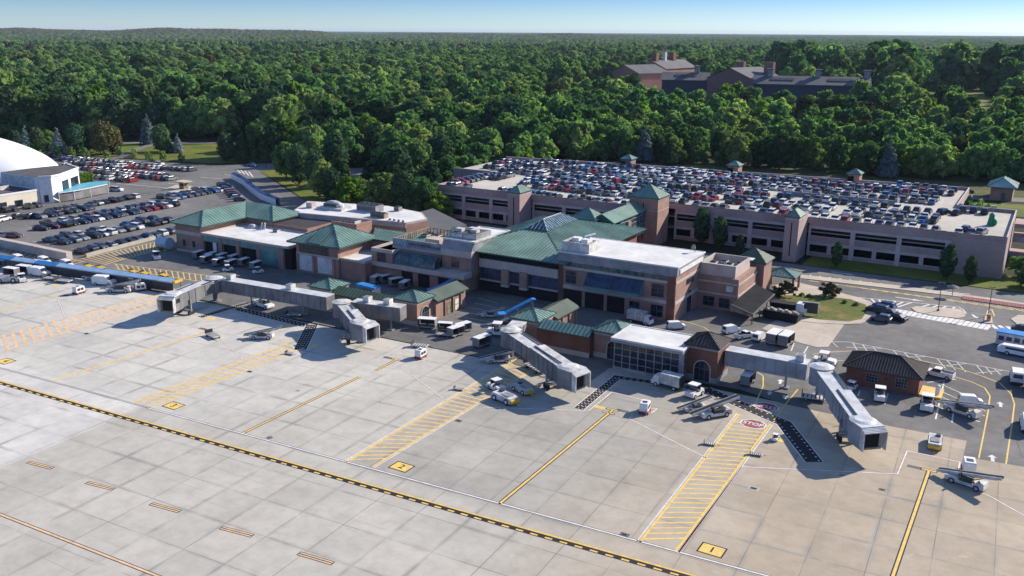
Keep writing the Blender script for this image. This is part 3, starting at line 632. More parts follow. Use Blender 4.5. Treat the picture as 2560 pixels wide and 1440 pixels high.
# ------------------------------------------------------------------ building helpers
def wfront(T, x0, x1, z0, z1, y, nx=2, nz=2, gm='glass', name='window', fr=0.07, fm='frame', d=0.05):
    mb = MB(); mb.box(x0, y - 0.02, z0, x1, y + 0.05, z1, 0)
    xs = [x0 + (x1 - x0) * i / nx for i in range(nx + 1)]; zs = [z0 + (z1 - z0) * i / nz for i in range(nz + 1)]
    for x in xs: mb.box(x - fr / 2, y - 0.02 - d, z0 - fr / 2, x + fr / 2, y - 0.021, z1 + fr / 2, 1)
    for z in zs: mb.box(x0 + fr / 2, y - 0.018 - d, z - fr / 2, x1 - fr / 2, y - 0.022, z + fr / 2, 1)
    return build(mb, name, [gm, fm], T)
def wright(T, y0, y1, z0, z1, x, ny=2, nz=2, gm='glass', name='window', fr=0.07, fm='frame', d=0.05):
    mb = MB(); mb.box(x - 0.05, y0, z0, x + 0.02, y1, z1, 0)
    for i in range(ny + 1):
        y = y0 + (y1 - y0) * i / ny; mb.box(x + 0.021, y - fr / 2, z0 - fr / 2, x + 0.02 + d, y + fr / 2, z1 + fr / 2, 1)
    for i in range(nz + 1):
        z = z0 + (z1 - z0) * i / nz; mb.box(x + 0.022, y0 + fr / 2, z - fr / 2, x + 0.018 + d, y1 - fr / 2, z + fr / 2, 1)
    return build(mb, name, [gm, fm], T)
def hip(T, x0, y0, x1, y1, z, h, m='green', ov=0.35, sp=1.0, name='roof', th=0.22, fm='green_d', slabx=True):
    x0 -= 0; mb = MB(); mb.box(x0, y0, z - th, x1, y1, z, 1)
    dx, dy = x1 - x0, y1 - y0; e = 0.003
    if abs(dx - dy) < 1.5: a = b = ((x0 + x1) / 2, (y0 + y1) / 2, z + h)
    elif dx > dy: a, b = (x0 + dy / 2, (y0 + y1) / 2, z + h), (x1 - dy / 2, (y0 + y1) / 2, z + h)
    else: a, b = ((x0 + x1) / 2, y0 + dx / 2, z + h), ((x0 + x1) / 2, y1 - dx / 2, z + h)
    zz = z + e; p = [(x0, y0, zz), (x1, y0, zz), (x1, y1, zz), (x0, y1, zz)]
    if a == b: F = [[p[0], p[1], a], [p[1], p[2], a], [p[2], p[3], a], [p[3], p[0], a]]
    elif dx > dy: F = [[p[0], p[1], b, a], [p[1], p[2], b], [p[2], p[3], a, b], [p[3], p[0], a]]
    else: F = [[p[0], p[1], a], [p[1], p[2], b, a], [p[2], p[3], b], [p[3], p[0], a, b]]
    for q in F: mb.slope(q, 0, sp)
    # hip caps
    for c in range(4):
        t = a if (c in (0, 3) if dx > dy else c in (0, 1)) else b
        mb.bar((p[c][0], p[c][1], p[c][2] + 0.03), (t[0], t[1], t[2] + 0.05), 0.16, 0.12, 1)
    if a != b: mb.bar((a[0], a[1], a[2] + 0.05), (b[0], b[1], b[2] + 0.05), 0.2, 0.12, 1)
    return build(mb, name, [m, fm], T)
def gable_x(T, x0, y0, x1, y1, z, h, m='green_old', sp=0.9, name='roof'):
    mb = MB(); ym = (y0 + y1) / 2
    mb.slope([(x0, y0, z), (x1, y0, z), (x1, ym, z + h), (x0, ym, z + h)], 0, sp); mb.slope([(x1, y1, z), (x0, y1, z), (x0, ym, z + h), (x1, ym, z + h)], 0, sp)
    mb.box(x0, y0 + 0.02, z - 0.2, x1, y1 - 0.02, z - 0.02, 1)
    for x in (x0, x1): mb.face((x, y0, z), (x, y1, z), (x, ym, z + h), mi=1)
    return build(mb, name, [m, 'green_d'], T)
def gable_y(T, x0, y0, x1, y1, z, h, m='green_old', sp=0.9, name='roof'):
    mb = MB(); xm = (x0 + x1) / 2
    mb.slope([(x1, y0, z), (x1, y1, z), (xm, y1, z + h), (xm, y0, z + h)], 0, sp); mb.slope([(x0, y1, z), (x0, y0, z), (xm, y0, z + h), (xm, y1, z + h)], 0, sp)
    mb.box(x0 + 0.02, y0, z - 0.2, x1 - 0.02, y1, z - 0.02, 1)
    for y in (y0, y1): mb.face((x0, y, z), (x1, y, z), (xm, y, z + h), mi=1)
    return build(mb, name, [m, 'green_d'], T)
def flat(T, x0, y0, x1, y1, z, m='roofw', par=0.35, t=0.3, pm='lime', name='roof'):
    """membrane inside a low parapet: parapet top at z"""
    mb = MB(); mb.box(x0 + t, y0 + t, z - par - 0.2, x1 - t, y1 - t, z - par, 0)
    mb.box(x0, y0, z - par - 0.2, x1, y0 + t, z, 1); mb.box(x0, y1 - t, z - par - 0.2, x1, y1, z, 1)
    mb.box(x0, y0 + t, z - par - 0.2, x0 + t, y1 - t, z, 1); mb.box(x1 - t, y0 + t, z - par - 0.2, x1, y1 - t, z, 1)
    return build(mb, name, [m, pm], T)
def arch_front(T, xc, w_, z0, zs, y, name='arched_doorway', gm='glass', x=False):
    mb = MB(); n = 12
    def pt(u, z, o): return (u, y - o, z) if not x else (y + o, u, z)
    P = [(xc - w_ / 2, z0), (xc + w_ / 2, z0)] + [(xc + w_ / 2 * math.cos(math.pi * k / n), zs + w_ / 2 * math.sin(math.pi * k / n)) for k in range(n + 1)]
    mb.face(*[pt(a, b, 0.03) for a, b in P], mi=0)
    for k in range(n):
        t0, t1 = math.pi * k / n, math.pi * (k + 1) / n; r0, r1 = w_ / 2, w_ / 2 + 0.18
        q = [(xc + r0 * math.cos(t0), zs + r0 * math.sin(t0)), (xc + r1 * math.cos(t0), zs + r1 * math.sin(t0)), (xc + r1 * math.cos(t1), zs + r1 * math.sin(t1)), (xc + r0 * math.cos(t1), zs + r0 * math.sin(t1))]
        mb.face(*[pt(a, b, 0.05) for a, b in q], mi=1)
    for s in (-1, 1):
        q = [(xc + s * w_ / 2, z0), (xc + s * (w_ / 2 + 0.18), z0), (xc + s * (w_ / 2 + 0.18), zs), (xc + s * w_ / 2, zs)]
        mb.face(*[pt(a, b, 0.05) for a, b in q], mi=1)
    for a in (-0.17, 0.17): mb.face(*[pt(xc + a * w_ + b, c, 0.06) for b, c in ((-0.04, z0), (0.04, z0), (0.04, zs + w_ * 0.42), (-0.04, zs + w_ * 0.42))], mi=2)
    mb.face(*[pt(xc + b * w_ / 2, zs + c, 0.062) for b, c in ((-1, -0.05), (1, -0.05), (1, 0.05), (-1, 0.05))], mi=2)
    return build(mb, name, [gm, 'lime', 'frame'], T)
def box_part(T, name, m, *b, **k):
    mb = MB(); mb.box(*b, **k); return build(mb, name, m if isinstance(m, list) else [m], T)
def hvac(T, x, y, z, w_, d, h, name='rooftop_unit', m='grey'):
    mb = MB(); mb.box(x - w_ / 2, y - d / 2, z, x + w_ / 2, y + d / 2, z + h * 0.82, 0)
    mb.box(x - w_ / 2 + 0.1, y - d / 2 + 0.1, z + h * 0.82, x + w_ / 2 - 0.1, y + d / 2 - 0.1, z + h * 0.9, 1)
    k = max(1, int(w_ / 1.4))
    for i in range(k):
        cx = x - w_ / 2 + (i + 0.5) * w_ / k; mb.tube((cx, y, z + h * 0.9), (cx, y, z + h), min(0.5, w_ / k * 0.36), n=12, mi=1)
    for i in range(int(w_ / 0.5)):
        cx = x - w_ / 2 + 0.25 + i * 0.5; mb.box(cx - 0.14, y - d / 2 - 0.03, z + h * 0.2, cx + 0.14, y - d / 2 - 0.005, z + h * 0.7, 1)
    return build(mb, name, [m, 'greyd'], T)
# ================================================================== TERMINAL
# --- west baggage hall: hip roofed corner block, white roofed hall
T = thing('baggage_hall', 'brick hall with L-shaped green hip roof and white flat roof, beside the parking lot', 'building', (-181, 153, 0))
mb = MB(); mb.prism([(-191.4, 153.4), (-182.2, 153.4), (-182.2, 168.2), (-172.2, 168.2), (-172.2, 178.6), (-191.4, 178.6)], 0, 7.2, 0)
mb.box(-191.5, 153.3, 4.6, -182.2, 153.4, 5.5, 1); mb.box(-191.5, 153.28, 0, -182.2, 153.4, 0.6, 1)
build(mb, 'wall', ['brick', 'lime'], T)
mb = MB(); a, b, c, d, e, f_ = [(-192.5, 152.5), (-180.9, 152.7), (-180.9, 167.6), (-171.3, 167.6), (-171.3, 179.6), (-192.5, 179.6)]
zz = 7.45; q = lambda p: (p[0], p[1], zz)
r1, r2, r3 = (-186.7, 158.6, 10.1), (-186.7, 173.6, 10.1), (-177.2, 173.6, 10.1)
for p in ([q(a), q(b), r1], [q(b), q(c), r2, r1], [q(c), q(d), r3, r2], [q(d), q(e), r3], [q(e), q(f_), r2, r3], [q(f_), q(a), r1, r2]): mb.slope(p, 0, 1.0)
mb.prism([a, b, c, d, e, f_], 7.15, zz - 0.003, 1)
for s, t in ((b, r1), (c, r2), (a, r1), (d, r3), (e, r3), (f_, r2)): mb.bar((s[0], s[1], zz + 0.04), (t[0], t[1], t[2] + 0.05), 0.16, 0.12, 1)
build(mb, 'roof', ['green', 'green_d'], T)
for x in (-188.6, -185.0): wfront(T, x - 0.5, x + 0.5, 1.6, 3.2, 153.4, 1, 2)
mb = MB(); mb.box(-182.0, 154.2, 0, -152.2, 168.0, 5.3, 0); build(mb, 'hall_wall', ['void'], T)
flat(T, -182.15, 153.3, -152.0, 168.1, 5.75, 'roofw', 0.3, 0.35, 'lime', 'white_roof')
def f(mb):
    mb.box(-182.2, 153.5, 3.7, -154.0, 154.15, 5.25, 1)
    for x0, x1 in ((-182.2, -181.4), (-176.2, -174.9), (-169.9, -168.7), (-163.0, -161.9), (-155.6, -154.2)): mb.box(x0, 153.40, 0, x1, 154.15, 5.2, 0)
    mb.box(-161.9, 153.6, 0.2, -155.6, 154.15, 3.7, 1); mb.box(-178.6, 153.9, 0, -177.4, 154.15, 3.6, 2)
    for k in range(12): mb.box(-182.1 + k * 2.3, 153.47, 3.7, -182.04 + k * 2.3, 153.5, 5.2, 3)
part(T, 'hall_front', ['brick', 'teal', 'white', 'frame'], f)
for x, y in ((-172.6, 165.6), (-172.0, 165.2), (-173.1, 165.1)): part(T, 'roof_vent', ['offwhite'], lambda mb: mb.tube((x, y, 5.4), (x + 0.5, y, 7.2), 0.16, n=8))
part(T, 'vent_dome', ['offwhite'], lambda mb: mb.sph((-176.5, 165.5, 5.4), 1.6, 1.1, 1.1, 10, 5)); hvac(T, -167.6, 165.1, 5.4, 1.5, 1.2, 0.8, m='offwhite')
mb = MB(); mb.box(-172.2, 168.3, 0, -160, 178, 6.6, 0); mb.box(-172.0, 168.6, 6.6, -168, 177.8, 6.65, 1); mb.box(-168, 168.6, 6.6, -160.2, 177.8, 6.65, 1)
build(mb, 'inner_wall', ['brick', 'slate'], T)
# --- tower block with the wide green pyramid
T = thing('hipped_pavilion', 'square brick pavilion under a wide green pyramid roof right of the white roofed baggage hall', 'building', (-144, 160, 0))
mb = MB(); mb.box(-150.6, 154.3, 0, -137.8, 167.4, 7.3, 0); mb.box(-150.66, 154.24, 4.3, -137.74, 154.3, 4.7, 1); mb.box(-137.8, 160, 0, -128, 172, 4.4, 0); mb.box(-137.79, 166.5, 4.4, -128, 172.5, 6.6, 0)
build(mb, 'wall', ['brick', 'lime'], T)
mb = MB(); ap = (-144.3, 160.4, 10.95); q = [(-151.9, 152.5, 7.45), (-136.5, 153.4, 7.45), (-136.6, 168.2, 7.45), (-152.0, 168.0, 7.45)]
for i in range(4): mb.slope([q[i], q[(i + 1) % 4], ap], 0, 0.95); mb.bar(q[i], (ap[0], ap[1], ap[2] + 0.05), 0.18, 0.14, 1)
mb.prism([(x, y) for x, y, z in q], 7.1, 7.447, 1); build(mb, 'roof', ['green', 'green_d'], T)
mb = MB(); mb.slope([(-136.8, 165.4, 7.3), (-118, 166.6, 7.0), (-118, 171.5, 8.4), (-140, 170.5, 8.6)], 0, 0.9); mb.face((-136.8, 165.4, 7.3), (-118, 166.6, 7.0), (-118, 166.6, 6.8), (-136.8, 165.4, 7.1), mi=1)
mb.face((-118, 171.5, 8.4), (-140, 170.5, 8.6), (-140, 174, 7), (-118, 175, 7), mi=0); build(mb, 'lean_to_roof', ['green', 'green_d'], T)
mb = MB(); mb.slope([(-145.9, 153.0, 7.75), (-141.9, 153.0, 7.75), (-142.1, 157.4, 9.9), (-145.7, 157.4, 9.9)], 0, 0.9); mb.box(-145.9, 153.02, 7.45, -141.9, 157, 7.74, 1); build(mb, 'dormer', ['green', 'green_d'], T)
wfront(T, -149.6, -140.6, 4.8, 6.9, 154.3, 8, 3, 'glass', 'clerestory', 0.1)
for x0, x1 in ((-149.8, -145.6), (-144.0, -139.4)): box_part(T, 'panel', 'bridge_l', x0, 154.18, 0.5, x1, 154.3, 4.2)
for x in (-145.3, -139.2, -150.2): box_part(T, 'pier', 'brick', x - 0.35, 154.05, 0, x + 0.35, 154.3, 4.25)
flat(T, -137.9, 154.8, -130.4, 166, 4.75, 'roofw', 0.3, 0.3, 'lime', 'low_roof'); box_part(T, 'low_wall', 'brick', -137.79, 155.0, 0, -130.5, 165.9, 4.2)
# --- rear wing with the white roof and big roof plant
T = thing('rear_wing', 'brick wing with white flat roof and large rooftop units, behind the pyramid roofed pavilion', 'building', (-158, 186, 0))
Pw = [(-174.3, 177.3), (-139.6, 182.4), (-138.0, 189.4), (-144.4, 195.8), (-158, 198.5), (-182, 192)]
def inset(P, d): return off_poly(P + [P[0], P[1]], d)[1:-1][-1:] + off_poly(P + [P[0], P[1]], d)[1:-1][:-1]
mb = MB(); mb.prism(Pw, 0, 7.4, 0); build(mb, 'wall', ['brick'], T)
mb = MB(); mb.prism(Pw, 7.4, 7.9, 1)
cx, cy = -158, 187.5; mb.prism([(cx + (x - cx) * 0.975, cy + (y - cy) * 0.95) for x, y in Pw], 7.9, 7.93, 0); mb.prism(off_poly(Pw[:2], 0.06) + [(Pw[1][0], Pw[1][1] - 0.2), (Pw[0][0], Pw[0][1] - 0.2)][:2], 6.6, 7.4, 1)
build(mb, 'roof', ['roofw', 'lime'], T)
for k in range(4):
    x = -170 + k * 5.5; y = 177.3 + (x + 174.3) * 0.147
    mb = MB(); mb.obox((x, y, 5.0), 2.6, 0.12, 1.5, R(8.4), 0)
    for j in (-0.65, 0.65): mb.obox((x + j, y + j * 0.147, 5.0), 0.08, 0.18, 1.6, R(8.4), 1)
    mb.obox((x, y, 5.0), 2.6, 0.17, 0.08, R(8.4), 1); build(mb, 'window', ['glass_t', 'offwhite'], T)
mb = MB(); c = G(835, 514, 8.8); mb.obox((c[0], c[1], 8.1), 8.4, 4.6, 0.9, R(4), 0); mb.sph((c[0], c[1], 8.55), 3.4, 1.8, 1.7, 14, 4, 0, z0=0); mb.obox((c[0], c[1] - 1.3, 9.2), 4.2, 1.0, 0.8, R(4), 1)
build(mb, 'rooftop_unit', ['offwhite', 'greyd'], T)
c = G(925, 517, 9.0); hvac(T, c[0], c[1], 7.9, 6.6, 3.4, 2.2); c = G(948, 537, 8.6); hvac(T, c[0], c[1], 7.9, 4.6, 1.8, 1.5, m='rust'); c = G(778, 513, 8.6); box_part(T, 'chimney', 'lime', c[0] - 1.0, c[1] - 0.9, 7.9, c[0] + 1.0, c[1] + 0.9, 9.4)
c = G(995, 522, 8.5); hvac(T, c[0], c[1], 7.9, 1.6, 1.6, 1.4)
for k in range(4): c = G(975 + k * 11, 549 + k * 1.6, 8.1); part(T, 'roof_fan', ['grey'], lambda mb: (mb.tube((c[0], c[1], 7.9), (c[0], c[1], 8.25), 0.35, n=10), mb.sph((c[0], c[1], 8.25), 0.45, 0.45, 0.22, 10, 3, z0=0)))
mb = MB(); mb.box(-155.8, 172.6, 0, -147.6, 178.6, 7.7, 0); mb.box(-155.5, 172.9, 7.7, -147.9, 178.2, 7.75, 1); mb.box(-155.8, 172.6, 7.75, -147.6, 172.9, 8.3, 0); mb.box(-147.9, 172.9, 7.75, -147.6, 178.6, 8.3, 0)
build(mb, 'plant_room', ['brick', 'roofd'], T); hvac(T, -151.8, 175.5, 7.8, 4.5, 2.4, 0.9, m='offwhite')
T = thing('shed_roof_building', 'low building under a broad plain brown-grey sloping roof, beside the parking garage', 'building', (-145, 200, 0))
mb = MB(); q = [(-153.5, 193.6), (-136.5, 190.6), (-134.8, 203.0), (-152.5, 212.0)]; mb.prism(q, 0, 3.6, 0); build(mb, 'wall', ['brick'], T)
mb = MB(); z4 = (5.2, 4.1, 4.3, 5.6); t = [(x, y, z) for (x, y), z in zip(q, z4)]; mb.add(t + [(x, y, 3.6) for x, y in q], [(0, 1, 2, 3), (0, 4, 5, 1), (1, 5, 6, 2), (2, 6, 7, 3), (3, 7, 4, 0)], 0); build(mb, 'roof', ['slate_grey'], T)
# --- office block with the lettering
T = thing('office_block', 'grey brick office block with lettered parapet and curved glass canopy, left of big green roof', 'building', (-118, 162, 0))
mb = MB()
mb.box(-130.4, 157.4, 3.6, -124.6, 165.9, 7.0, 0); mb.box(-124.6, 159.8, 3.6, -113.2, 170, 7.2, 0); mb.box(-130.4, 158.2, 0, -106, 176, 3.6, 0); mb.box(-130.5, 157.3, 3.5, -105.3, 158.2, 4.5, 1)
mb.box(-124.6, 170, 3.6, -113.2, 176, 7.2, 0)
build(mb, 'wall', ['brick', 'lime'], T)
flat(T, -130.5, 157.3, -124.5, 166.0, 7.6, 'roofd', 0.6, 0.25, 'lime', 'roof')
wfront(T, -128.9, -126.4, 4.6, 6.7, 157.4, 1, 2, 'glass')
mb = MB(); mb.box(-127.4, 161.3, 7.2, -113.2, 161.7, 9.5, 0); mb.box(-127.4, 161.15, 7.2, -113.2, 161.3, 7.7, 1); build(mb, 'parapet', ['cement', 'lime'], T)
o = text('WE', 1.9, (0, 0), 0, 'logo', T, 0); M = Matrix.Translation((-124.7 + 118, 161.12 - 162, 8.6)) @ Matrix.Rotation(R(90), 4, 'X'); o.data.transform(M)
o = text('WESTCHESTER', 0.92, (0, 0), 0, 'blue_d', T, 0); o.data.transform(Matrix.Translation((-119.7 + 118, 161.12 - 162, 8.6)) @ Matrix.Rotation(R(90), 4, 'X'))
o = text('COUNTY', 0.85, (0, 0), 0, 'blue_d', T, 0); o.data.transform(Matrix.Translation((-114.9 + 118, 161.12 - 162, 8.45)) @ Matrix.Rotation(R(90), 4, 'X'))
mb = MB(); mb.box(-127.4, 161.7, 7.2, -113.2, 175.4, 7.6, 0); mb.box(-121, 165, 7.6, -117, 168, 9.4, 1); build(mb, 'roof_terrace', ['roofd', 'walk'], T)
def f(mb):
    for k in range(16): mb.box(-127.4 + 0.0, 162 + k * 0.85, 7.6, -127.25, 162.3 + k * 0.85, 9.4, 0)
    mb.box(-127.45, 161.7, 9.3, -127.2, 175.4, 9.45, 0); mb.box(-127.45, 161.7, 8.4, -127.2, 175.4, 8.5, 0)
    for k in range(14): mb.box(-127 + k, 175.3, 7.6, -126.7 + k, 175.4, 9.3, 0)
    mb.box(-127.2, 175.3, 9.25, -113.2, 175.5, 9.4, 0)
part(T, 'screen_fence', ['rust'], f)
for k in range(4): hvac(T, -125.2 + k * 2.6, 171 + (k % 2), 7.6, 1.8, 1.6, 1.3, m='offwhite')
# curved canopy glass
def f(mb):
    N = 8; prof = [(159.7 - 1.9 * math.sin(t), 4.7 + 2.4 * math.cos(t)) for t in [math.pi / 2 * k / N for k in range(N + 1)]]
    prof = [(161.2, 7.15)] + prof
    for i in range(len(prof) - 1):
        (y0, z0), (y1, z1) = prof[i], prof[i + 1]
        mb.face((-124.5, y0, z0), (-113.2, y0, z0), (-113.2, y1, z1), (-124.5, y1, z1), mi=1 if i < 3 else 0)
        for k in range(15):
            x = -124.5 + k * 0.8; mb.bar((x, y0, z0 + 0.03), (x, y1 - 0.02, z1 + 0.02), 0.1, 0.08, 2)
    mb.face((-113.2, 161.2, 7.15), (-113.2, 157.8, 4.7), (-113.2, 161.2, 4.7), mi=1); mb.face((-124.5, 161.2, 7.15), (-124.5, 157.8, 4.7), (-124.5, 161.2, 4.7), mi=1)
    mb.box(-124.5, 157.7, 4.45, -113.2, 157.85, 4.75, 2)
part(T, 'glass_canopy', ['glass_t', 'green_d', 'frame'], f)
# grey corner block
mb = MB(); mb.box(-113.15, 160.4, 3.6, -105.3, 176, 8.6, 0); mb.box(-113.25, 160.2, 7.6, -105.2, 160.4, 8.7, 2); mb.face((-113.2, 160.25, 9.0), (-105.2, 160.25, 9.0), (-105.2, 161.3, 10.9), (-113.2, 161.3, 10.9), mi=1)
mb.box(-113.2, 161.3, 8.6, -105.2, 176, 10.9, 1); mb.box(-113.2, 160.2, 8.7, -105.2, 161.35, 9.0, 2); mb.box(-113.3, 158.3, 3.5, -105.2, 160.4, 4.6, 2); mb.face((-105.25, 160.2, 4.6), (-105.25, 160.2, 9.0), (-105.25, 161.3, 10.9), (-105.25, 161.4, 4.6), mi=1)
build(mb, 'corner_block', ['brick', 'cement', 'lime'], T)
wfront(T, -110.6, -108.6, 5.1, 7.2, 160.4, 2, 2)
flat(T, -113.3, 161.2, -105.0, 176.2, 11.15, 'roofw', 0.15, 0.3, 'offwhite', 'roof')
def f(mb):
    mb.box(-112.6, 163.4, 11.0, -106.0, 169.4, 12.2, 0); mb.box(-112.3, 163.7, 12.2, -106.3, 169.1, 12.22, 1)
    for k, (x, y) in enumerate(((-111.3, 165), (-109.2, 167), (-107.6, 165.4))): mb.box(x - 0.8, y - 0.7, 12.22, x + 0.8, y + 0.7, 12.9, 2)
    mb.box(-112.4, 163.2, 11.2, -109.6, 163.4, 12.0, 2); mb.box(-109.3, 163.2, 11.2, -106.4, 163.4, 12.0, 2)
part(T, 'penthouse', ['cement', 'roofd', 'offwhite'], f)
mb = MB(); mb.slope([(-124, 176.2, 6.8), (-105.5, 176.2, 6.8), (-105.5, 181, 9.0), (-124, 181, 9.0)], 0, 0.9); mb.box(-124, 176.2, 0, -105.5, 185, 6.7, 1); mb.face((-124, 181, 9), (-105.5, 181, 9), (-105.5, 185.5, 6.8), (-124, 185.5, 6.8), mi=0)
build(mb, 'rear_roof', ['green', 'brick'], T)
for x0, x1 in ((-122.6, -119.6), (-118.0, -115.0), (-112.6, -110.0), (-108.6, -106.6)): box_part(T, 'garage_door', 'void', x0, 158.1, 0.05, x1, 158.19, 3.0)
# --- central hall, big green hip with the glass skylight
T = thing('central_hall', 'main terminal hall under the big green hip roof with a ridged glass skylight on top', 'building', (-98, 175, 0))
mb = MB(); mb.box(-105.1, 163.4, 0, -84.6, 202, 8.8, 0); mb.box(-105.0, 162.9, 5.4, -85.6, 163.4, 7.3, 1); mb.box(-105.0, 163.1, 2.4, -85.6, 163.4, 2.7, 1)
mb.box(-111, 176.2, 0, -105.1, 202, 8.8, 0)
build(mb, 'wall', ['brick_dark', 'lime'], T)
wfront(T, -104.9, -85.7, 2.8, 5.35, 163.38, 16, 2, 'glass_b', 'window_band', 0.08); box_part(T, 'shaded_bag_hall_opening', 'void', -104.9, 163.3, 0.02, -85.7, 163.39, 2.4); box_part(T, 'eaves_shade_strip', 'void', -105.0, 163.3, 7.3, -85.6, 163.4, 8.8)  # near-black panels paint the shade under the eaves and inside the bag hall
for x in (-98.2, -93.6): mb = MB(); mb.box(x - 0.9, 162.45, 2.3, x + 0.9, 163.3, 5.6, 0); mb.box(x - 0.92, 162.4, 1.8, x + 0.92, 163.3, 2.3, 1); build(mb, 'pier', ['brick', 'lime'], T)
mb = MB(); E0, E1, F0, F1 = -112.0, -83.0, 161.9, 204.0; a0, a1, b0, b1 = -100.5, -94.9, 175.4, 190.2
q = [(E0, F0, 9.0), (E1, F0, 9.0), (E1, F1, 9.0), (E0, F1, 9.0)]; k_ = [(a0, b0, 12.0), (a1, b0, 12.0), (a1, b1, 12.0), (a0, b1, 12.0)]
for i in range(4): j = (i + 1) % 4; mb.slope([q[i], q[j], k_[j], k_[i]], 0, 0.85, 0.1, 0.12); mb.bar(q[i], k_[i], 0.2, 0.2, 1)
mb.box(E0 + 0.02, F0 + 0.02, 8.75, E1 - 0.02, F1 - 0.02, 8.99, 1); mb.box(a0, b0, 11.9, a1, b1, 12.25, 1)
build(mb, 'roof', ['green', 'green_d'], T)
def f(mb):
    r0, r1 = (-97.7, 178.6, 14.1), (-97.7, 187.0, 14.1); c = [(a0, b0, 12.25), (a1, b0, 12.25), (a1, b1, 12.25), (a0, b1, 12.25)]
    for p in ([c[0], c[1], r0], [c[1], c[2], r1, r0], [c[2], c[3], r1], [c[3], c[0], r0, r1]): mb.slope(p, 0, 0.95, 0.08, 0.10, 1)
    for s, t in ((c[0], r0), (c[1], r0), (c[2], r1), (c[3], r1), (r0, r1)): mb.bar(s, t, 0.16, 0.2, 1)
part(T, 'skylight', ['glass_t', 'bridge_l'], f)
# --- east office block with the white roof
T = thing('east_block', 'brick and metal block with a large bright white roof, right of the green hip roof', 'building', (-72, 171, 0))
mb = MB(); mb.box(-85.3, 163.6, 0, -59.9, 178.3, 9.5, 0)
for z0, z1 in ((3.5, 4.2), (7.7, 8.2)): mb.box(-85.34, 163.5, z0, -59.9, 163.6, z1, 1); mb.box(-59.9, 163.6, z0, -59.8, 178.3, z1, 1)
build(mb, 'wall', ['brick', 'lime'], T)
for x0, x1 in ((-84.4, -80.2), (-79.4, -75.2), (-74.4, -70.6)): box_part(T, 'shaded_bay_opening', 'void', x0, 163.5, 0.03, x1, 163.59, 3.3)  # flat near-black panels, shade of the recessed ground floor put into the colour
box_part(T, 'end_pier', 'brick_dark', -61.6, 163.42, 0.02, -59.95, 163.59, 9.3)
def f(mb):
    mb.box(-85.6, 163.2, 9.5, -59.6, 178.5, 11.1, 0); 
    for k in range(20): mb.box(-85.6 + k * 1.33, 163.14, 9.5, -85.5 + k * 1.33, 163.2, 11.05, 1)
    mb.box(-85.65, 163.1, 10.25, -59.55, 163.2, 10.35, 1); mb.box(-85.7, 163.0, 9.35, -59.5, 163.25, 9.55, 1)
part(T, 'metal_band', ['cement', 'grey'], f)
mb = MB(); mb.box(-59.6, 164.5, 9.7, -59.45, 177.5, 10.5, 0); build(mb, 'sign_band', ['white'], T)
flat(T, -85.75, 163.0, -59.4, 178.7, 11.35, 'roofw', 0.08, 0.2, 'roofw', 'roof')
wfront(T, -85.0, -60.3, 8.25, 9.35, 163.52, 20, 1, 'glass_t', 'clerestory', 0.06, 'teal')
wfront(T, -84.0, -81.6, 4.7, 7.3, 163.6, 2, 3); wfront(T, -64.9, -62.3, 4.7, 7.3, 163.6, 2, 3); wfront(T, -64.9, -62.3, 0.6, 3.0, 163.6, 2, 2); wfront(T, -69.5, -67.3, 0.6, 3.0, 163.6, 2, 2)
def f(mb):
    mb.face((-78.9, 161.5, 5.2), (-66.6, 161.5, 5.2), (-66.6, 163.55, 7.6), (-78.9, 163.55, 7.6), mi=0)
    mb.box(-78.9, 161.5, 4.6, -66.6, 163.55, 5.2, 1)
    for s in (-78.9, -66.6): mb.face((s, 161.5, 5.2), (s, 163.55, 7.6), (s, 163.55, 5.2), mi=1)
    for k in range(12): x = -78.9 + k * 12.3 / 11; mb.bar((x, 161.5, 5.25), (x, 163.5, 7.62), 0.08, 0.08, 2)
    mb.bar((-78.9, 161.5, 5.25), (-66.6, 161.5, 5.25), 0.1, 0.14, 2)
part(T, 'sloped_glazing', ['glass_b', 'teal', 'frame'], f)
def f(mb):
    mb.box(-85.2, 164.0, 11.27, -79.0, 169.8, 12.9, 0); mb.box(-84.9, 164.3, 12.9, -79.3, 169.5, 12.95, 1)
    mb.box(-85.2, 164.0, 12.9, -79.0, 164.25, 13.3, 0); mb.box(-79.25, 164.25, 12.9, -79.0, 169.8, 13.3, 0); mb.box(-85.2, 164.25, 12.9, -84.95, 169.8, 13.3, 0)
    mb.box(-83.6, 165.2, 12.95, -82.0, 166.8, 14.0, 2); mb.box(-81.6, 165.6, 12.95, -80.2, 168, 13.8, 2); mb.obox((-81.0, 168.4, 14.2), 2.2, 1.5, 0.12, 0.4, 2, 0.3)
    mb.box(-84.5, 167.4, 12.95, -83.4, 168.8, 13.5, 2)
part(T, 'penthouse', ['offwhite', 'roofd', 'white'], f)
part(T, 'roof_dish', ['rust'], lambda mb: (mb.tube((-61.2, 177.3, 11.2), (-61.2, 177.3, 12.4), 0.08), mb.tube((-61.2, 177.2, 12.2), (-61.5, 176.8, 12.5), 0.15, 0.6, 10)))
arch_front(T, 171.6, 2.6, 0.1, 3.6, -59.9, 'arched_window', 'glass', True); wright(T, 169.5, 173.5, 6.2, 7.4, -59.9, 3, 1)
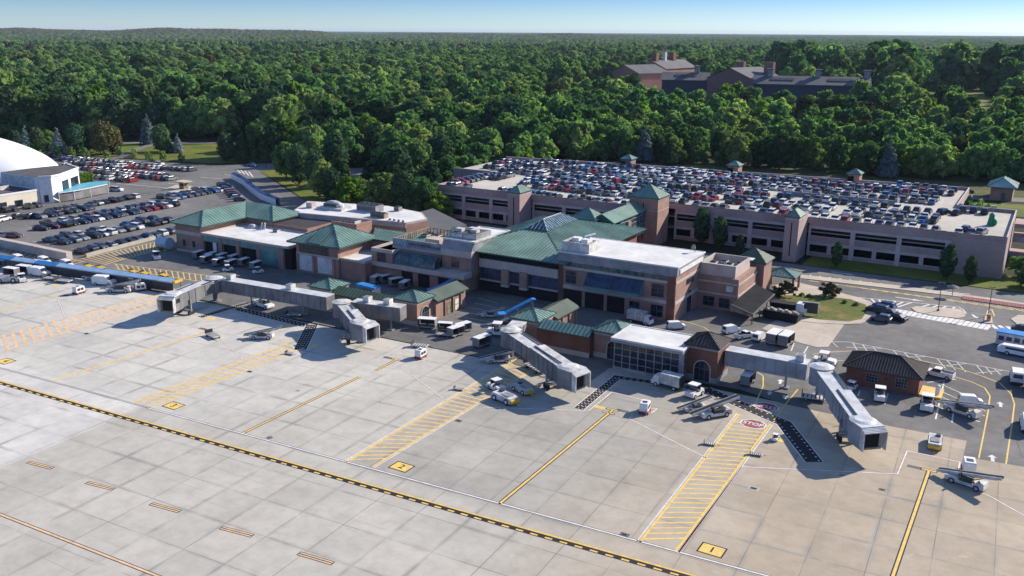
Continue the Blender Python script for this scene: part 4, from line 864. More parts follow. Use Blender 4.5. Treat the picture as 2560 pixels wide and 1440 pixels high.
# --- east annex, tower and awning
T = thing('brick_annex', 'brick annex with a plant screen, a tower with mossy green roof and a black awning', 'building', (-54, 184, 0))
mb = MB(); mb.box(-61, 178.8, 0, -60.0, 189.5, 6.9, 0); mb.box(-60.0, 176.6, 0, -51.4, 189.5, 6.9, 0)
for z0 in (3.2, 5.6): mb.box(-60.0, 176.5, z0, -51.4, 176.6, z0 + 0.35, 1); mb.box(-51.4, 176.6, z0, -51.3, 189.5, z0 + 0.35, 1)
build(mb, 'wall', ['brick', 'lime'], T)
def f(mb):
    mb.box(-60.2, 177.2, 6.9, -52.4, 177.5, 9.3, 0); mb.box(-52.7, 177.5, 6.9, -52.4, 187.2, 9.3, 0); mb.box(-60.2, 186.9, 6.9, -52.7, 187.2, 9.3, 0); mb.box(-60.2, 177.5, 6.9, -59.9, 186.9, 9.3, 0); mb.box(-59.9, 177.5, 7.3, -52.7, 186.9, 7.35, 1)
    mb.box(-60.25, 177.1, 9.3, -52.3, 177.55, 9.42, 2)
part(T, 'plant_screen', ['lime', 'roofd', 'offwhite'], f)
for k in range(4): hvac(T, -58.6 + k * 1.7, 182 + (k % 2) * 1.8, 7.35, 1.4, 1.8, 1.6, m='offwhite')
box_part(T, 'low_roof', 'roofw', -60.0, 187.25, 8.6, -52.0, 189.4, 8.7)
box_part(T, 'tower', 'brick', -56.2, 190.5, 0, -50.2, 196.6, 7.45); hip(T, -56.7, 190.0, -49.7, 197.1, 7.6, 2.45, 'green_old', sp=0.9, name='tower_roof')
def f(mb):
    A = [(-51.25, 171.8, 2.9), (-46.2, 169.8, 2.2), (-46.4, 186.0, 2.4), (-51.25, 188.8, 3.3)]
    mb.slope(A, 0, 0); mb.face(*[(x, y, z - 0.12) for x, y, z in A][::-1], mi=0)
    mb.bar(A[1], A[2], 0.2, 0.3, 1); mb.bar(A[0], A[1], 0.2, 0.3, 1)
    mb.face(A[0], A[1], (A[1][0], A[1][1], A[1][2] - 0.5), (A[0][0], A[0][1], A[0][2] - 1.2), mi=2)
    for y in (170.4, 175.5, 180.5, 185.4): mb.tube((-46.4, y, 0), (-46.4, y, 2.3), 0.12, mi=1)
part(T, 'awning', ['awning', 'slate_grey', 'rust'], f)
box_part(T, 'wall_unit', 'bridge_l', -53.8, 176.2, 4.2, -52.4, 176.6, 5.4); wfront(T, -58.6, -56.2, 0.6, 2.6, 176.6, 2, 2); wfront(T, -55.2, -53.0, 0.6, 2.6, 176.6, 2, 2)
T = thing('entrance_canopy', 'small open shelter with a bright green hip roof, beside the mossy roofed tower', 'shelter', (-47.5, 200, 0))
hip(T, -52, 196.8, -44.9, 203.1, 3.5, 1.3, 'green', sp=0.8)
for x, y in ((-51.5, 197.3), (-45.4, 197.3), (-45.4, 202.6), (-51.5, 202.6)): part(T, 'post', ['brick'], lambda mb: mb.box(x - 0.25, y - 0.25, 0, x + 0.25, y + 0.25, 3.3))
T = thing('rear_porch', 'low flat green roof edge behind the white roofed block', 'building', (-62, 196, 0))
mb = MB(); mb.box(-68, 189.8, 0, -56.8, 201, 4.4, 1); mb.slope([(-68, 189.7, 4.6), (-56.5, 189.7, 4.6), (-58, 196, 6.2), (-66, 196, 6.2)], 0, 0.9); mb.slope([(-56.5, 189.7, 4.6), (-56.5, 202, 4.6), (-58, 196, 6.2)], 0, 0.9); mb.slope([(-56.5, 202, 4.6), (-68, 202, 4.6), (-66, 196, 6.2), (-58, 196, 6.2)], 0, 0.9)
build(mb, 'roof', ['green', 'brick'], T)
# --- skybridge and its tower
T = thing('skybridge', 'glazed footbridge with a green gable roof running from the terminal to the garage stair tower', 'footbridge', (-94.5, 215, 0))
box_part(T, 'tower', 'brick', -102.3, 201.5, 0, -95.8, 207.3, 9.8); hip(T, -102.9, 201.0, -95.2, 207.9, 10.0, 2.6, 'green', sp=0.8, name='tower_roof')
gable_y(T, -98.2, 203.2, -91.2, 229.5, 9.5, 2.0, 'green', 0.9)
mb = MB(); mb.box(-97.9, 208, 3.9, -91.6, 228.5, 9.3, 0); build(mb, 'glazing', ['glass_t'], T)
part(T, 'mullions', ['grey'], lambda mb: [mb.box(-91.58, 204, z, -91.50, 228, z + 0.07) for z in (5.0, 6.2, 7.4, 8.5)] + [mb.box(-91.57, 204 + k * 4, 4.0, -91.52, 204.06 + k * 4, 9.2) for k in range(7)])
box_part(T, 'floor_slab', 'lime', -98.0, 207.4, 3.5, -91.4, 228.5, 3.9)
for y in (212.5,): box_part(T, 'pier', 'brick', -92.6, y - 0.9, 0, -91.0, y + 0.9, 8.4)
box_part(T, 'pier', 'brick', -98.4, 211.6, 0, -96.8, 213.4, 8.4)
# ================================================================== gate concourses
def pavilion(T, x0, y0, x1, y1, z, m='green', brick='brick', h=1.35, sp=0.75, arch=None, archr=None):
    mb = MB(); mb.box(x0 + 0.35, y0 + 0.35, 0, x1 - 0.35, y1 - 0.35, z - 0.15, 0); mb.box(x0 + 0.25, y0 + 0.25, 0, x1 - 0.25, y1 - 0.25, 0.9, 1)
    mb.box(x0 + 0.3, y0 + 0.3, z - 0.7, x1 - 0.3, y1 - 0.3, z - 0.4, 1)
    build(mb, 'pavilion_wall', [brick, 'lime' if brick == 'brick' else 'cement'], T); hip(T, x0, y0, x1, y1, z, h, m, sp=sp, name='pavilion_roof', fm='green_d' if m != 'slate' else 'slate')
    if arch: arch_front(T, arch, 2.6, 0.1, 2.2, y0 + 0.25)
    if archr: arch_front(T, archr, 2.4, 0.1, 2.2, x1 - 0.25, x=True)
T = thing('west_gate_concourse', 'left one of the two low brick gate concourses, with two green pyramid roofs', 'building', (-110, 138, 0))
pavilion(T, -127.5, 133.0, -121.2, 139.2, 4.8, archr=136.1); pavilion(T, -107.3, 134.7, -100.9, 140.9, 4.9, archr=137.6)
box_part(T, 'link_wall', 'brick', -121.5, 133.8, 0, -107.0, 137.2, 3.75); gable_x(T, -121.3, 133.2, -107.2, 137.8, 4.0, 1.1, 'green_old', 0.85, 'link_roof')
box_part(T, 'rear_wall', 'brick', -105.5, 140.5, 0, -100.7, 151.0, 3.7); gable_y(T, -106.0, 140.2, -100.0, 151.3, 3.95, 1.25, 'green_dk', 0, 'rear_roof')
for y in (143.6, 146.4, 149.2): part(T, 'pilaster', ['brick'], lambda mb: mb.box(-100.7, y - 0.2, 0, -100.45, y + 0.2, 3.6))
wright(T, 144.3, 145.7, 0.1, 2.4, -100.7, 1, 2, 'rust', 'door'); wright(T, 147.1, 148.6, 0.1, 2.6, -100.7, 1, 2, 'cream', 'door')
T = thing('east_gate_concourse', 'low brick gate concourse ending in a white roofed glass hall and a dark roofed pavilion', 'building', (-62, 139, 0))
pavilion(T, -81.4, 136.3, -75.2, 143.2, 4.9); pavilion(T, -65.3, 137.5, -59.1, 144.2, 4.9, arch=-61.0)
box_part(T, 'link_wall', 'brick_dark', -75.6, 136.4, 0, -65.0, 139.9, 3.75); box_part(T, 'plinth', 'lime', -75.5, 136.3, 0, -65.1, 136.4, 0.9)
gable_x(T, -75.3, 135.9, -65.1, 140.4, 4.0, 1.1, 'green', 0.8, 'link_roof')
box_part(T, 'rear_wall', 'brick', -79.8, 142.8, 0, -75.3, 151.4, 3.7); gable_y(T, -80.3, 142.6, -74.6, 151.7, 3.95, 1.25, 'green_dk', 0, 'rear_roof')
for y in (145.6, 148.4, 151.0): part(T, 'pilaster', ['brick'], lambda mb: mb.box(-75.3, y - 0.2, 0, -75.05, y + 0.2, 3.6))
mb = MB(); mb.box(-59.4, 134.1, 0, -47.5, 141.6, 5.3, 0); build(mb, 'glass_hall', ['glass'], T)
flat(T, -59.8, 133.4, -47.0, 141.9, 5.7, 'roofw', 0.1, 0.25, 'roofw', 'white_roof')
def f(mb):
    mb.box(-59.8, 133.5, 4.9, -47.05, 134.1, 5.55, 0); mb.box(-47.7, 133.9, 0, -47.0, 134.3, 5.5, 0); mb.box(-59.5, 133.95, 0, -47.6, 134.1, 0.5, 0)
    for k in range(9): x = -59.3 + k * 1.44; mb.box(x - 0.07, 133.98, 0.5, x + 0.07, 134.1, 4.9, 1)
    for z in (1.4, 2.6, 3.8): mb.box(-59.4, 134.0, z - 0.05, -47.6, 134.1, z + 0.05, 1)
    for k in range(4): y = 134.6 + k * 1.8; mb.box(-47.5, y - 0.06, 0.4, -47.38, y + 0.06, 4.9, 1)
    for z in (1.4, 2.6, 3.8): mb.box(-47.5, 134.2, z - 0.05, -47.4, 136.4, z + 0.05, 1)
    mb.box(-47.5, 134.3, 4.9, -47.1, 136.3, 5.5, 0)
part(T, 'curtain_wall', ['cement', 'grey'], f)
pavilion(T, -47.9, 136.0, -41.8, 142.2, 6.1, 'slate', 'brick_dark', 1.6, 0.6, arch=-44.6)
T = thing('crew_hut', 'small dark brick hut with a black ribbed hip roof, behind the long jet bridge', 'hut', (-18.5, 151, 0))
mb = MB(); mb.box(-24.3, 148.0, 0, -13.3, 154.6, 3.0, 0); build(mb, 'wall', ['brick_dark'], T); hip(T, -24.9, 147.2, -12.7, 155.3, 3.15, 1.9, 'slate', sp=0.45, fm='slate')
for x in (-20.3, -15.9): wfront(T, x - 0.85, x + 0.85, 0.9, 2.4, 148.0, 4, 3, fm='grey', fr=0.05)
wfront(T, -18.4, -18.0, 1.7, 2.2, 148.0, 1, 1)
# ================================================================== parking garage
T = thing('parking_garage', 'long three-level pink-grey parking garage with cars packed on its open roof deck', 'parking garage', (-85, 262, 0))
DK = 9.0; PT = 9.85
deck_poly = [(-161, 226.3), (-90, 226.3), (-90, 235), (-6.8, 235.6), (-6.8, 275.4), (-21.2, 275.4), (-21.2, 309.6), (-130, 300.2), (-176.6, 292.8), (-176.6, 258.0), (-161.2, 258.4)]
mb = MB(); mb.prism(deck_poly, DK - 0.5, DK, 1, 0); build(mb, 'roof_deck', ['deck', 'garage'], T)
mb = MB()
for i in range(len(deck_poly)):
    a, b = deck_poly[i], deck_poly[(i + 1) % len(deck_poly)]
    if i in (8,): continue
    s = off_poly([a, b], 0.14); dx, dy = b[0] - a[0], b[1] - a[1]; L = math.hypot(dx, dy)
    mb.obox(((a[0] + b[0]) / 2 - dy / L * 0.13, (a[1] + b[1]) / 2 + dx / L * 0.13, (DK + PT) / 2 - 0.3), L - 0.26, 0.25, PT - DK + 0.6, math.atan2(dy, dx), 0)
    mb.obox(((a[0] + b[0]) / 2 - dy / L * 0.13, (a[1] + b[1]) / 2 + dx / L * 0.13, PT + 0.03), L - 0.27, 0.34, 0.10, math.atan2(dy, dx), 2 if i in (0, 2) else 1)
for k in range(60):
    x = -160 + k * 2.55
    if rng.random() < .45 and (x < -91 or x > -88): y_ = 226.3 if x < -90 else 235.1; mb.box(x, y_ + 0.02, PT + 0.085, x + rng.uniform(0.8, 2.2), y_ + 0.30, PT + 0.12, 3)
build(mb, 'parapet', ['garage', 'garage_band', 'slate', 'offwhite'], T)
def facade(mb, x0, x1, y, bay=10.6):
    n = max(1, round((x1 - x0) / bay)); bw = (x1 - x0) / n
    for z0, z1, m in ((0, 1.1, 0), (3.05, 5.3, 0), (7.15, 8.99, 0)): mb.box(x0, y, z0, x1, y + 0.4, z1, m)
    for z0, z1 in ((0.95, 1.12), (5.2, 5.36), (3.0, 3.7), (7.1, 7.75)): mb.box(x0, y - 0.07, z0, x1, y - 0.001, z1, 1)
    for k in range(n + 1):
        x = x0 + k * bw; mb.box(max(x0, x - 0.55), y - 0.12, 0, min(x1, x + 0.55), y + 0.42, 7.1, 1)
        if k < n: mb.box(x + bw / 2 - 0.5, y - 0.05, 1.1, x + bw / 2 + 0.5, y + 0.4, 3.05, 1)
def f(mb):
    facade(mb, -161, -132, 226.4); facade(mb, -127.5, -97, 226.4); facade(mb, -87.5, -56, 235.1); facade(mb, -51.5, -19.0, 235.3)
    mb.box(-19.0, 235.25, 0, -6.85, 235.8, 8.99, 0); mb.box(-19.0, 235.18, 7.1, -18.3, 235.25, 7.75, 1)
    mb.box(-7.2, 235.8, 0, -6.85, 275.2, 8.99, 0); mb.box(-161.0, 226.9, 0, -160.6, 258, 8.99, 0); mb.box(-97, 226.4, 0, -90.1, 226.8, 8.99, 0); mb.box(-90.4, 226.8, 0, -90.05, 235, 8.99, 0)
    mb.prism([(-176.6, 258.1), (-161.2, 258.5), (-161.2, 258.9), (-176.6, 258.5)], 0, 8.49, 0); mb.prism([(-130, 300.1), (-21.3, 309.5), (-21.3, 309.1), (-130, 299.7)], 0, 8.49, 0); mb.box(-21.6, 275.6, 0, -21.2, 309.2, 8.49, 0)
    mb.prism([(-176.4, 258.6), (-176.1, 258.6), (-176.1, 292.8), (-176.4, 292.8)], 0, 8.49, 0)
part(T, 'facade', ['garage', 'garage_band'], f)
inner = [(-160.5, 227.3), (-91, 227.3), (-91, 236), (-7.3, 236.5), (-7.3, 275), (-21.8, 275), (-21.8, 309), (-130, 299.5), (-176, 292), (-176, 259), (-160.5, 259)]
def f(mb):
    for z in (3.1, 6.2): mb.prism(inner, z - 0.25, z, 0)
part(T, 'floor_slabs', ['concrete'], f)
part(T, 'interior', ['void'], lambda mb: (mb.box(-160, 236, 0.1, -91.5, 236.4, 8.4), mb.box(-91, 244, 0.1, -8, 244.4, 8.4), mb.prism(inner, 0.02, 0.06)))
for (x0, y0, x1, y1, ze, h, sp) in ((-132.0, 219.3, -127.6, 226.4, 11.3, 1.6, 0.7), (-96.6, 223.6, -87.9, 231.8, 12.9, 3.1, 0.8), (-55.6, 225.7, -51.7, 232.4, 11.4, 1.6, 0.7)):
    mb = MB(); mb.box(x0 + 0.25, y0 + 0.25, 0, x1 - 0.25, y1 + (3 if x0 < -50 and x0 > -60 else 0), ze - 0.1, 0)
    mb.box(x0 + 0.2, y0 + 0.2, ze - 3.6 if ze > 12 else ze - 0.8, x1 - 0.2, y1, (ze - 3.45) if ze > 12 else ze - 0.6, 1)
    xc = (x0 + x1) / 2; mb.box(xc - 0.12, y0 + 0.17, 1.4, xc + 0.12, y0 + 0.25, ze - 1.5, 2)
    mb.box(x1 - 0.25, y1 - 2.8, ze - 1.6, x1 - 0.2, y1 - 2.2, ze - 1.0, 1)
    build(mb, 'stair_tower', ['garage' if ze < 12 else 'brick', 'lime', 'void'], T); hip(T, x0, y0, x1, y1, ze, h, 'green', sp=sp, name='tower_roof')
for (x0, y0) in ((-132.2, 298.4), (-95.0, 303.0), (-56.4, 305.8)):
    mb = MB(); mb.box(x0, y0, DK + 0.01, x0 + 3.6, y0 + 4.6, 11.7, 0); mb.box(x0 - 0.06, y0 + 0.7, DK + 0.02, x0 + 1.9, y0 - 0.0, 11.0, 1)
    mb.box(x0 + 0.5, y0 - 0.07, DK + 0.02, x0 + 1.4, y0 - 0.06, 11.0, 2)
    build(mb, 'stair_house', ['brick', 'bridge', 'void'], T); hip(T, x0 - 0.5, y0 - 0.5, x0 + 4.1, y0 + 5.1, 11.8, 1.5, 'green', sp=0.8, name='stair_house_roof')
def f(mb):
    mb.box(-68, 270.2, DK + 0.01, -36, 270.6, DK + 1.3, 0); mb.box(-36.4, 270.6, DK + 0.01, -36, 279, DK + 1.3, 0)
    for k in range(7): mb.box(-67.8 + k * 5.2, 269.9, DK + 0.01, -67.2 + k * 5.2, 270.9, DK + 1.9, 0)
part(T, 'ramp_wall', ['cement'], f)
part(T, 'entry_ramp', ['garage', 'garage_band'], lambda mb: (mb.box(-6.8, 262, 0, 16, 268, 1.0, 0), mb.box(-6.5, 262, 4.0, 16, 263, 5.2, 1), mb.box(-6.5, 268, 4.0, 16, 269, 5.2, 1), mb.box(-6.5, 262, 7.6, 16, 270, 8.6, 0), mb.box(-6.5, 263.0, 3.7, 16, 268, 4.0, 0)))
def f(mb):
    for y0, y1, xa, xb in DECK_BAYS:
        x = xa
        while x <= xb: strip(mb, [(x, y0), (x, y1)], 0.1, DK + 0.006); x += 2.62
DECK_BAYS = [(227.6, 231.8, -159, -92), (236.4, 241.2, -84, -10)] + [(y, y + 9.6, -157, -24) for y in (247.0, 280.4)] + [(263.7, 268.5, -160, -70)]
part(T, 'bay_lines', ['p_wht'], f)
# ================================================================== far school
def long_house(T, P0, P1, wd, z, h, wm, rm_, chim=(), dorm=0):
    """gabled wing between ground points P0-P1"""
    P0, P1 = Vector((*P0, 0)), Vector((*P1, 0)); u = (P1 - P0).normalized(); v = Vector((-u.y, u.x, 0)); L = (P1 - P0).length
    if v.y < 0: v = -v
    q = lambda a, b, c: tuple(P0 + u * a + v * b + Vector((0, 0, c)))
    mb = MB(); mb.add([q(0, 0, 0), q(L, 0, 0), q(L, wd, 0), q(0, wd, 0), q(0, 0, z), q(L, 0, z), q(L, wd, z), q(0, wd, z), q(0, wd / 2, z + h), q(L, wd / 2, z + h)], [(0, 1, 5, 4), (2, 3, 7, 6), (1, 2, 6, 9, 5), (3, 0, 4, 8, 7)])
    build(mb, 'wall', [wm], T)
    mb = MB(); o = 1.0; k = h / (wd / 2)
    mb.slope([q(-o, -o, z - o * k + 0.1), q(L + o, -o, z - o * k + 0.1), q(L + o, wd / 2, z + h + 0.1), q(-o, wd / 2, z + h + 0.1)], 0, 0); mb.slope([q(-o, wd + o, z - o * k + 0.1), q(L + o, wd + o, z - o * k + 0.1), q(L + o, wd / 2, z + h + 0.1), q(-o, wd / 2, z + h + 0.1)], 0, 0)
    mb.face(q(-o, -o, z - o * k + 0.1), q(L + o, -o, z - o * k + 0.1), q(L + o, -o, z - o * k - 0.5), q(-o, -o, z - o * k - 0.5))
    for d in range(dorm): a = L * (d + 0.5) / dorm; mb.add([q(a - 9, wd * 0.18, z + h * 0.36 + 0.6), q(a + 9, wd * 0.18, z + h * 0.36 + 0.6), q(a + 9, wd * 0.34, z + h * 0.68 + 0.5), q(a - 9, wd * 0.34, z + h * 0.68 + 0.5)], [(0, 1, 2, 3)], 1)
    build(mb, 'roof', [rm_, 'greyd'], T)
    for a, w_, hh, m in chim:
        mb = MB(); c = P0 + u * a + v * (wd / 2); mb.obox((c.x, c.y, z + h + hh / 2 - 1), w_, w_, hh, math.atan2(u.y, u.x)); 
        if m != 'brick_dark': mb.obox((c.x, c.y, z + h + hh - 0.9), w_ * 1.5, w_ * 1.5, 0.5, math.atan2(u.y, u.x), 1)
        build(mb, 'chimney' if m == 'brick_dark' else 'cupola', [m, 'slate_grey'], T)
MT['red_brick'] = mat('far_red_brick', (0.29, 0.145, 0.125), 0.9, 0.15, 0.05); MT['dark_wall'] = mat('dark_cladding', (0.075, 0.07, 0.10), 0.9, 0.15, 0.05)  # red brick for the gables, dark blue-grey cladding for the long wings
T = thing('school_building', 'long dark school with grey roofs and a red brick gabled centre, far among the trees', 'building', (*G(1900, 210, 18), 0))
SB = 17.0
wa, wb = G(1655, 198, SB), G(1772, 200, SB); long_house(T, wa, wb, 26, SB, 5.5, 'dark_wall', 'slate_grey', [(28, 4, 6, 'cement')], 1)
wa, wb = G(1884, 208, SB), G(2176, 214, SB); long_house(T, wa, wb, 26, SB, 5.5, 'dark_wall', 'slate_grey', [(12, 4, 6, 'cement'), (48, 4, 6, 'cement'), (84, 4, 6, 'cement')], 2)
c0, c1 = G(1768, 200, SB), G(1884, 206, SB)
P0 = Vector((*c0, 0)); P1 = Vector((*c1, 0)); u = (P1 - P0).normalized(); v = Vector((-u.y, u.x, 0)); L = (P1 - P0).length
q = lambda a, b, c: tuple(P0 + u * a + v * b + Vector((0, 0, c)))
mb = MB(); zz = SB + 2; D = 42
mb.add([q(0, 0, 0), q(L, 0, 0), q(L, 0, zz), q(L / 2, 0, zz + 8.5), q(0, 0, zz), q(0, D, 0), q(L, D, 0), q(L, D, zz), q(L / 2, D, zz + 8.5), q(0, D, zz)], [(0, 1, 2, 3, 4), (1, 6, 7, 2), (5, 0, 4, 9), (6, 5, 9, 8, 7)])
build(mb, 'gable_wall', ['red_brick'], T)
mb = MB(); k = 8.5 / (L / 2); mb.face(q(-1, -1, zz - k + .2), q(L / 2, -1, zz + 8.7), q(L / 2, D + 1, zz + 8.7), q(-1, D + 1, zz - k + .2)); mb.face(q(L + 1, -1, zz - k + .2), q(L / 2, -1, zz + 8.7), q(L / 2, D + 1, zz + 8.7), q(L + 1, D + 1, zz - k + .2)); build(mb, 'gable_roof', ['slate_grey'], T)
for a, b in ((L * 0.38, D * 0.5), (L * 0.85, D * 0.75)):
    mb = MB(); c = q(a, b, zz + 8); mb.obox((c[0], c[1], zz + 8), 8.5, 3.4, 10, math.atan2(u.y, u.x)); build(mb, 'chimney', ['red_brick'], T)
T = thing('brick_hall', 'smaller red brick hall with grey gabled roofs and white cupola, beyond the long school', 'building', (*G(1640, 170, 18), 0))
long_house(T, G(1598, 183, 17), G(1672, 181, 17), 42, 17, 7, 'red_brick', 'slate_grey', [], 0)
wa, wb = G(1664, 171, 17), G(1740, 167, 17); long_house(T, wa, wb, 34, 17, 8, 'red_brick', 'slate_grey', [(6, 6, 9, 'brick_dark'), (44, 6, 9, 'brick_dark'), (26, 4, 11, 'offwhite')], 0)
# small brick house beyond the garage
T = thing('pump_house', 'small brick house with green hip roof, beyond the far right corner of the garage', 'house', (-14, 360, 0))
box_part(T, 'wall', 'brick', -17.6, 353, 0, -10.8, 366, 4.3); hip(T, -18.9, 352, -9.6, 367, 4.6, 2.6, 'teal_roof', sp=0.9, ov=0.3)
wfront(T, -14.2, -13.0, 0.2, 2.6, 353, 1, 1, 'green_d', 'door')
# ================================================================== west terminal (white) and fabric dome
T = thing('fabric_dome_hangar', 'huge smooth white fabric dome at the left edge, behind the white building', 'hangar', (-330, 190, 0))
def f(mb):
    # arched tent: ribs from the ground to a crown, lengthwise to the west
    NU, NV = 64, 20; V = []
    for j in range(NV + 1):
        t = math.pi / 2 * j / NV
        for i in range(NU): a = 2 * math.pi * i / NU; k = math.cos(t) ** 1.5; V.append((-360 + 60 * k * math.cos(a), 187 + 26 * k * math.sin(a), 4 + 15 * math.sin(t)))
    mb.add(V, [(j * NU + i, j * NU + (i + 1) % NU, (j + 1) * NU + (i + 1) % NU, (j + 1) * NU + i) for j in range(NV) for i in range(NU)])
part(T, 'fabric_roof', ['fabric'], f, smooth=True)
part(T, 'base_wall', ['bridge'], lambda mb: mb.prism([(-360 + 59 * math.cos(2 * math.pi * i / 40), 187 + 25.5 * math.sin(2 * math.pi * i / 40)) for i in range(40)], 0, 4.1))
T = thing('white_flight_centre', 'white and cream flat-roofed building with a curved corner, in front of the fabric dome', 'building', (-290, 170, 0))
mb = MB(); mb.box(-330, 120, 0, -281.5, 174.0, 4.5, 0); build(mb, 'cream_wall', ['cream'], T)
flat(T, -330, 120, -281.4, 174.1, 4.9, 'roofd', 0.35, 0.3, 'white', 'roof')
for y in (161.3, 166.6, 155.8, 150): wright(T, y - 1.2, y + 1.4, 0.2, 2.3, -281.5, 1, 1)
mb = MB(); pc = [(-281.2, 174.1), (-279.2, 177.0), (-280.3, 181), (-284, 186.5), (-289.2, 193.8), (-300, 197), (-302, 186), (-302, 174.1)]
mb.prism(pc, 0, 8.6, 0); mb.prism([(x * 0.997 - 0.9, y) for x, y in pc], 8.6, 8.65, 1)
for i in range(5):
    a, b = pc[i], pc[i + 1]; mb.bar((a[0], a[1], 8.75), (b[0], b[1], 8.75), 0.5, 0.5, 0)
build(mb, 'curved_wall', ['white', 'roofd'], T)
for k in range(2):
    a, b = pc[2 + k], pc[3 + k]; d = Vector((b[0] - a[0], b[1] - a[1])); n = Vector((d.y, -d.x)).normalized() * 0.05; c = Vector(a) + d * 0.5 + n
    mb = MB(); mb.obox((c.x, c.y, 4.6 if k else 3.6), d.length * 0.72, 0.16, 3.4 if k else 5.6, math.atan2(d.y, d.x)); build(mb, 'window', ['glass'], T)
mb = MB(); mb.obox((-280.2, 175.3, 1.6), 1.3, 0.2, 2.2, math.atan2(2.9, 1.9)); build(mb, 'door', ['glass'], T)
mb = MB(); mb.box(-302, 173.95, 4.7, -284, 174.1, 8.3, 0); hv = mb; build(mb, 'roof_screen', ['bridge_l', 'offwhite'], T); hvac(T, -293, 168, 4.6, 5, 3, 1.6, m='offwhite')
T = thing('entrance_awning', 'curved teal canopy on slim posts with pale glass sides, in front of the white building', 'canopy', (*G(205, 480), 0))
def f(mb):
    A = [G(*p, 3.4) for p in ((143, 472), (180, 463), (224, 456), (272, 452))]; B = [G(*p, 3.4) for p in ((146, 481), (184, 476), (225, 468), (268, 459))]
    for i in range(3):
        mb.add([(*A[i], 3.5), (*A[i + 1], 3.5), (*B[i + 1], 3.3), (*B[i], 3.3)], [(3, 2, 1, 0)], 0); mb.add([(*B[i], 3.3), (*B[i + 1], 3.3), (*B[i + 1], 3.05), (*B[i], 3.05)], [(0, 1, 2, 3)], 1)
    for i in range(4):
        for p in (A[i], B[i]): mb.tube((*p, 0), (*p, 3.2), 0.12, mi=1)
    for i in range(3):
        mb.add([(*B[i], 0.3), (*B[i + 1], 0.3), (*B[i + 1], 2.6), (*B[i], 2.6)], [(0, 1, 2, 3)], 2)
part(T, 'canopy_roof', ['tblue', 'white', 'bridge'], f)
# curvy wall at the lot edge, low barriers, booth
T = thing('screen_wall', 'white bent screen wall with a dark cap, between parking lot and road bend', 'wall', (*G(640, 480), 0))
W0 = [G(*p) for p in ((578, 446), (606, 462), (626, 480), (650, 498), (690, 514))]
def f(mb):
    o = off_poly(W0, 1.6)
    for i in range(4):
        a, b, c, d = W0[i], W0[i + 1], o[i + 1], o[i]; h = 2.0
        mb.add([(*a, 0), (*b, 0), (*b, h), (*a, h), (*d, h + 0.35), (*c, h + 0.35), (*d, 0), (*c, 0)], [(0, 1, 2, 3), (6, 4, 5, 7)], 0); mb.add([(*a, h), (*b, h), (*c, h + 0.35), (*d, h + 0.35)], [(0, 1, 2, 3)], 1)
part(T, 'wall', ['white', 'blue_d'], f)
T = thing('retaining_wall', 'low thick concrete wall at the near left corner of the parking lot', 'wall', (-220, 132, 0))
part(T, 'wall', ['lime'], lambda mb: (mb.box(-243, 131.3, 0, -217.9, 132.9, 2.1), mb.box(-217.8, 131.3, 0, -204.9, 132.9, 2.05)))
T = thing('lot_barrier', 'low stained concrete barrier beside the yellow hatching at the parking lot edge', 'barrier', (-205, 150, 0))
part(T, 'wall', ['concrete'], lambda mb: mb.bar((*G(215, 643), 0.45), (*G(388, 598), 0.45), 0.5, 0.9))
T = thing('toll_booth', 'small flat-roofed toll booth on an island in the middle of the parking lot', 'booth', (*G(460, 472), 0))
bx, by = G(460, 472)
part(T, 'wall', ['rust'], lambda mb: (mb.box(bx - 1.2, by - 1.0, 0, bx + 1.2, by + 1.0, 2.5), ))
part(T, 'roof', ['walk'], lambda mb: mb.box(bx - 2.4, by - 2.0, 2.5, bx + 2.4, by + 2.0, 2.8)); part(T, 'window', ['glass'], lambda mb: mb.box(bx - 1.0, by - 1.04, 1.1, bx + 1.0, by - 1.0, 2.0))
sheet('lot_island', [polyw([(405, 474), (440, 462), (500, 468), (495, 478), (440, 484)], 0.1)], 'walk', 0.1, thick=0.1)
T = thing('storage_tank', 'pale blue horizontal cylindrical tank against the brick wall of the baggage hall', 'tank', (*G(412, 622), 0))
tx, ty = G(412, 624)
MT['tank'] = mat('tank_paint', (0.42, 0.56, 0.66), 0.4, 0.3, 1.2)
part(T, 'tank_body', ['tank'], lambda mb: (mb.tube((tx - 1.7, ty, 1.9), (tx + 2.2, ty, 1.9), 1.5, n=20), mb.sph((tx - 1.7, ty, 1.9), 0.5, 1.5, 1.5, 12, 8)), smooth=False)
part(T, 'cradle', ['yellow'], lambda mb: (mb.box(tx - 1.5, ty - 1.4, 0, tx - 1.1, ty + 1.4, 0.6), mb.box(tx + 1.3, ty - 1.4, 0, tx + 1.7, ty + 1.4, 0.6)))
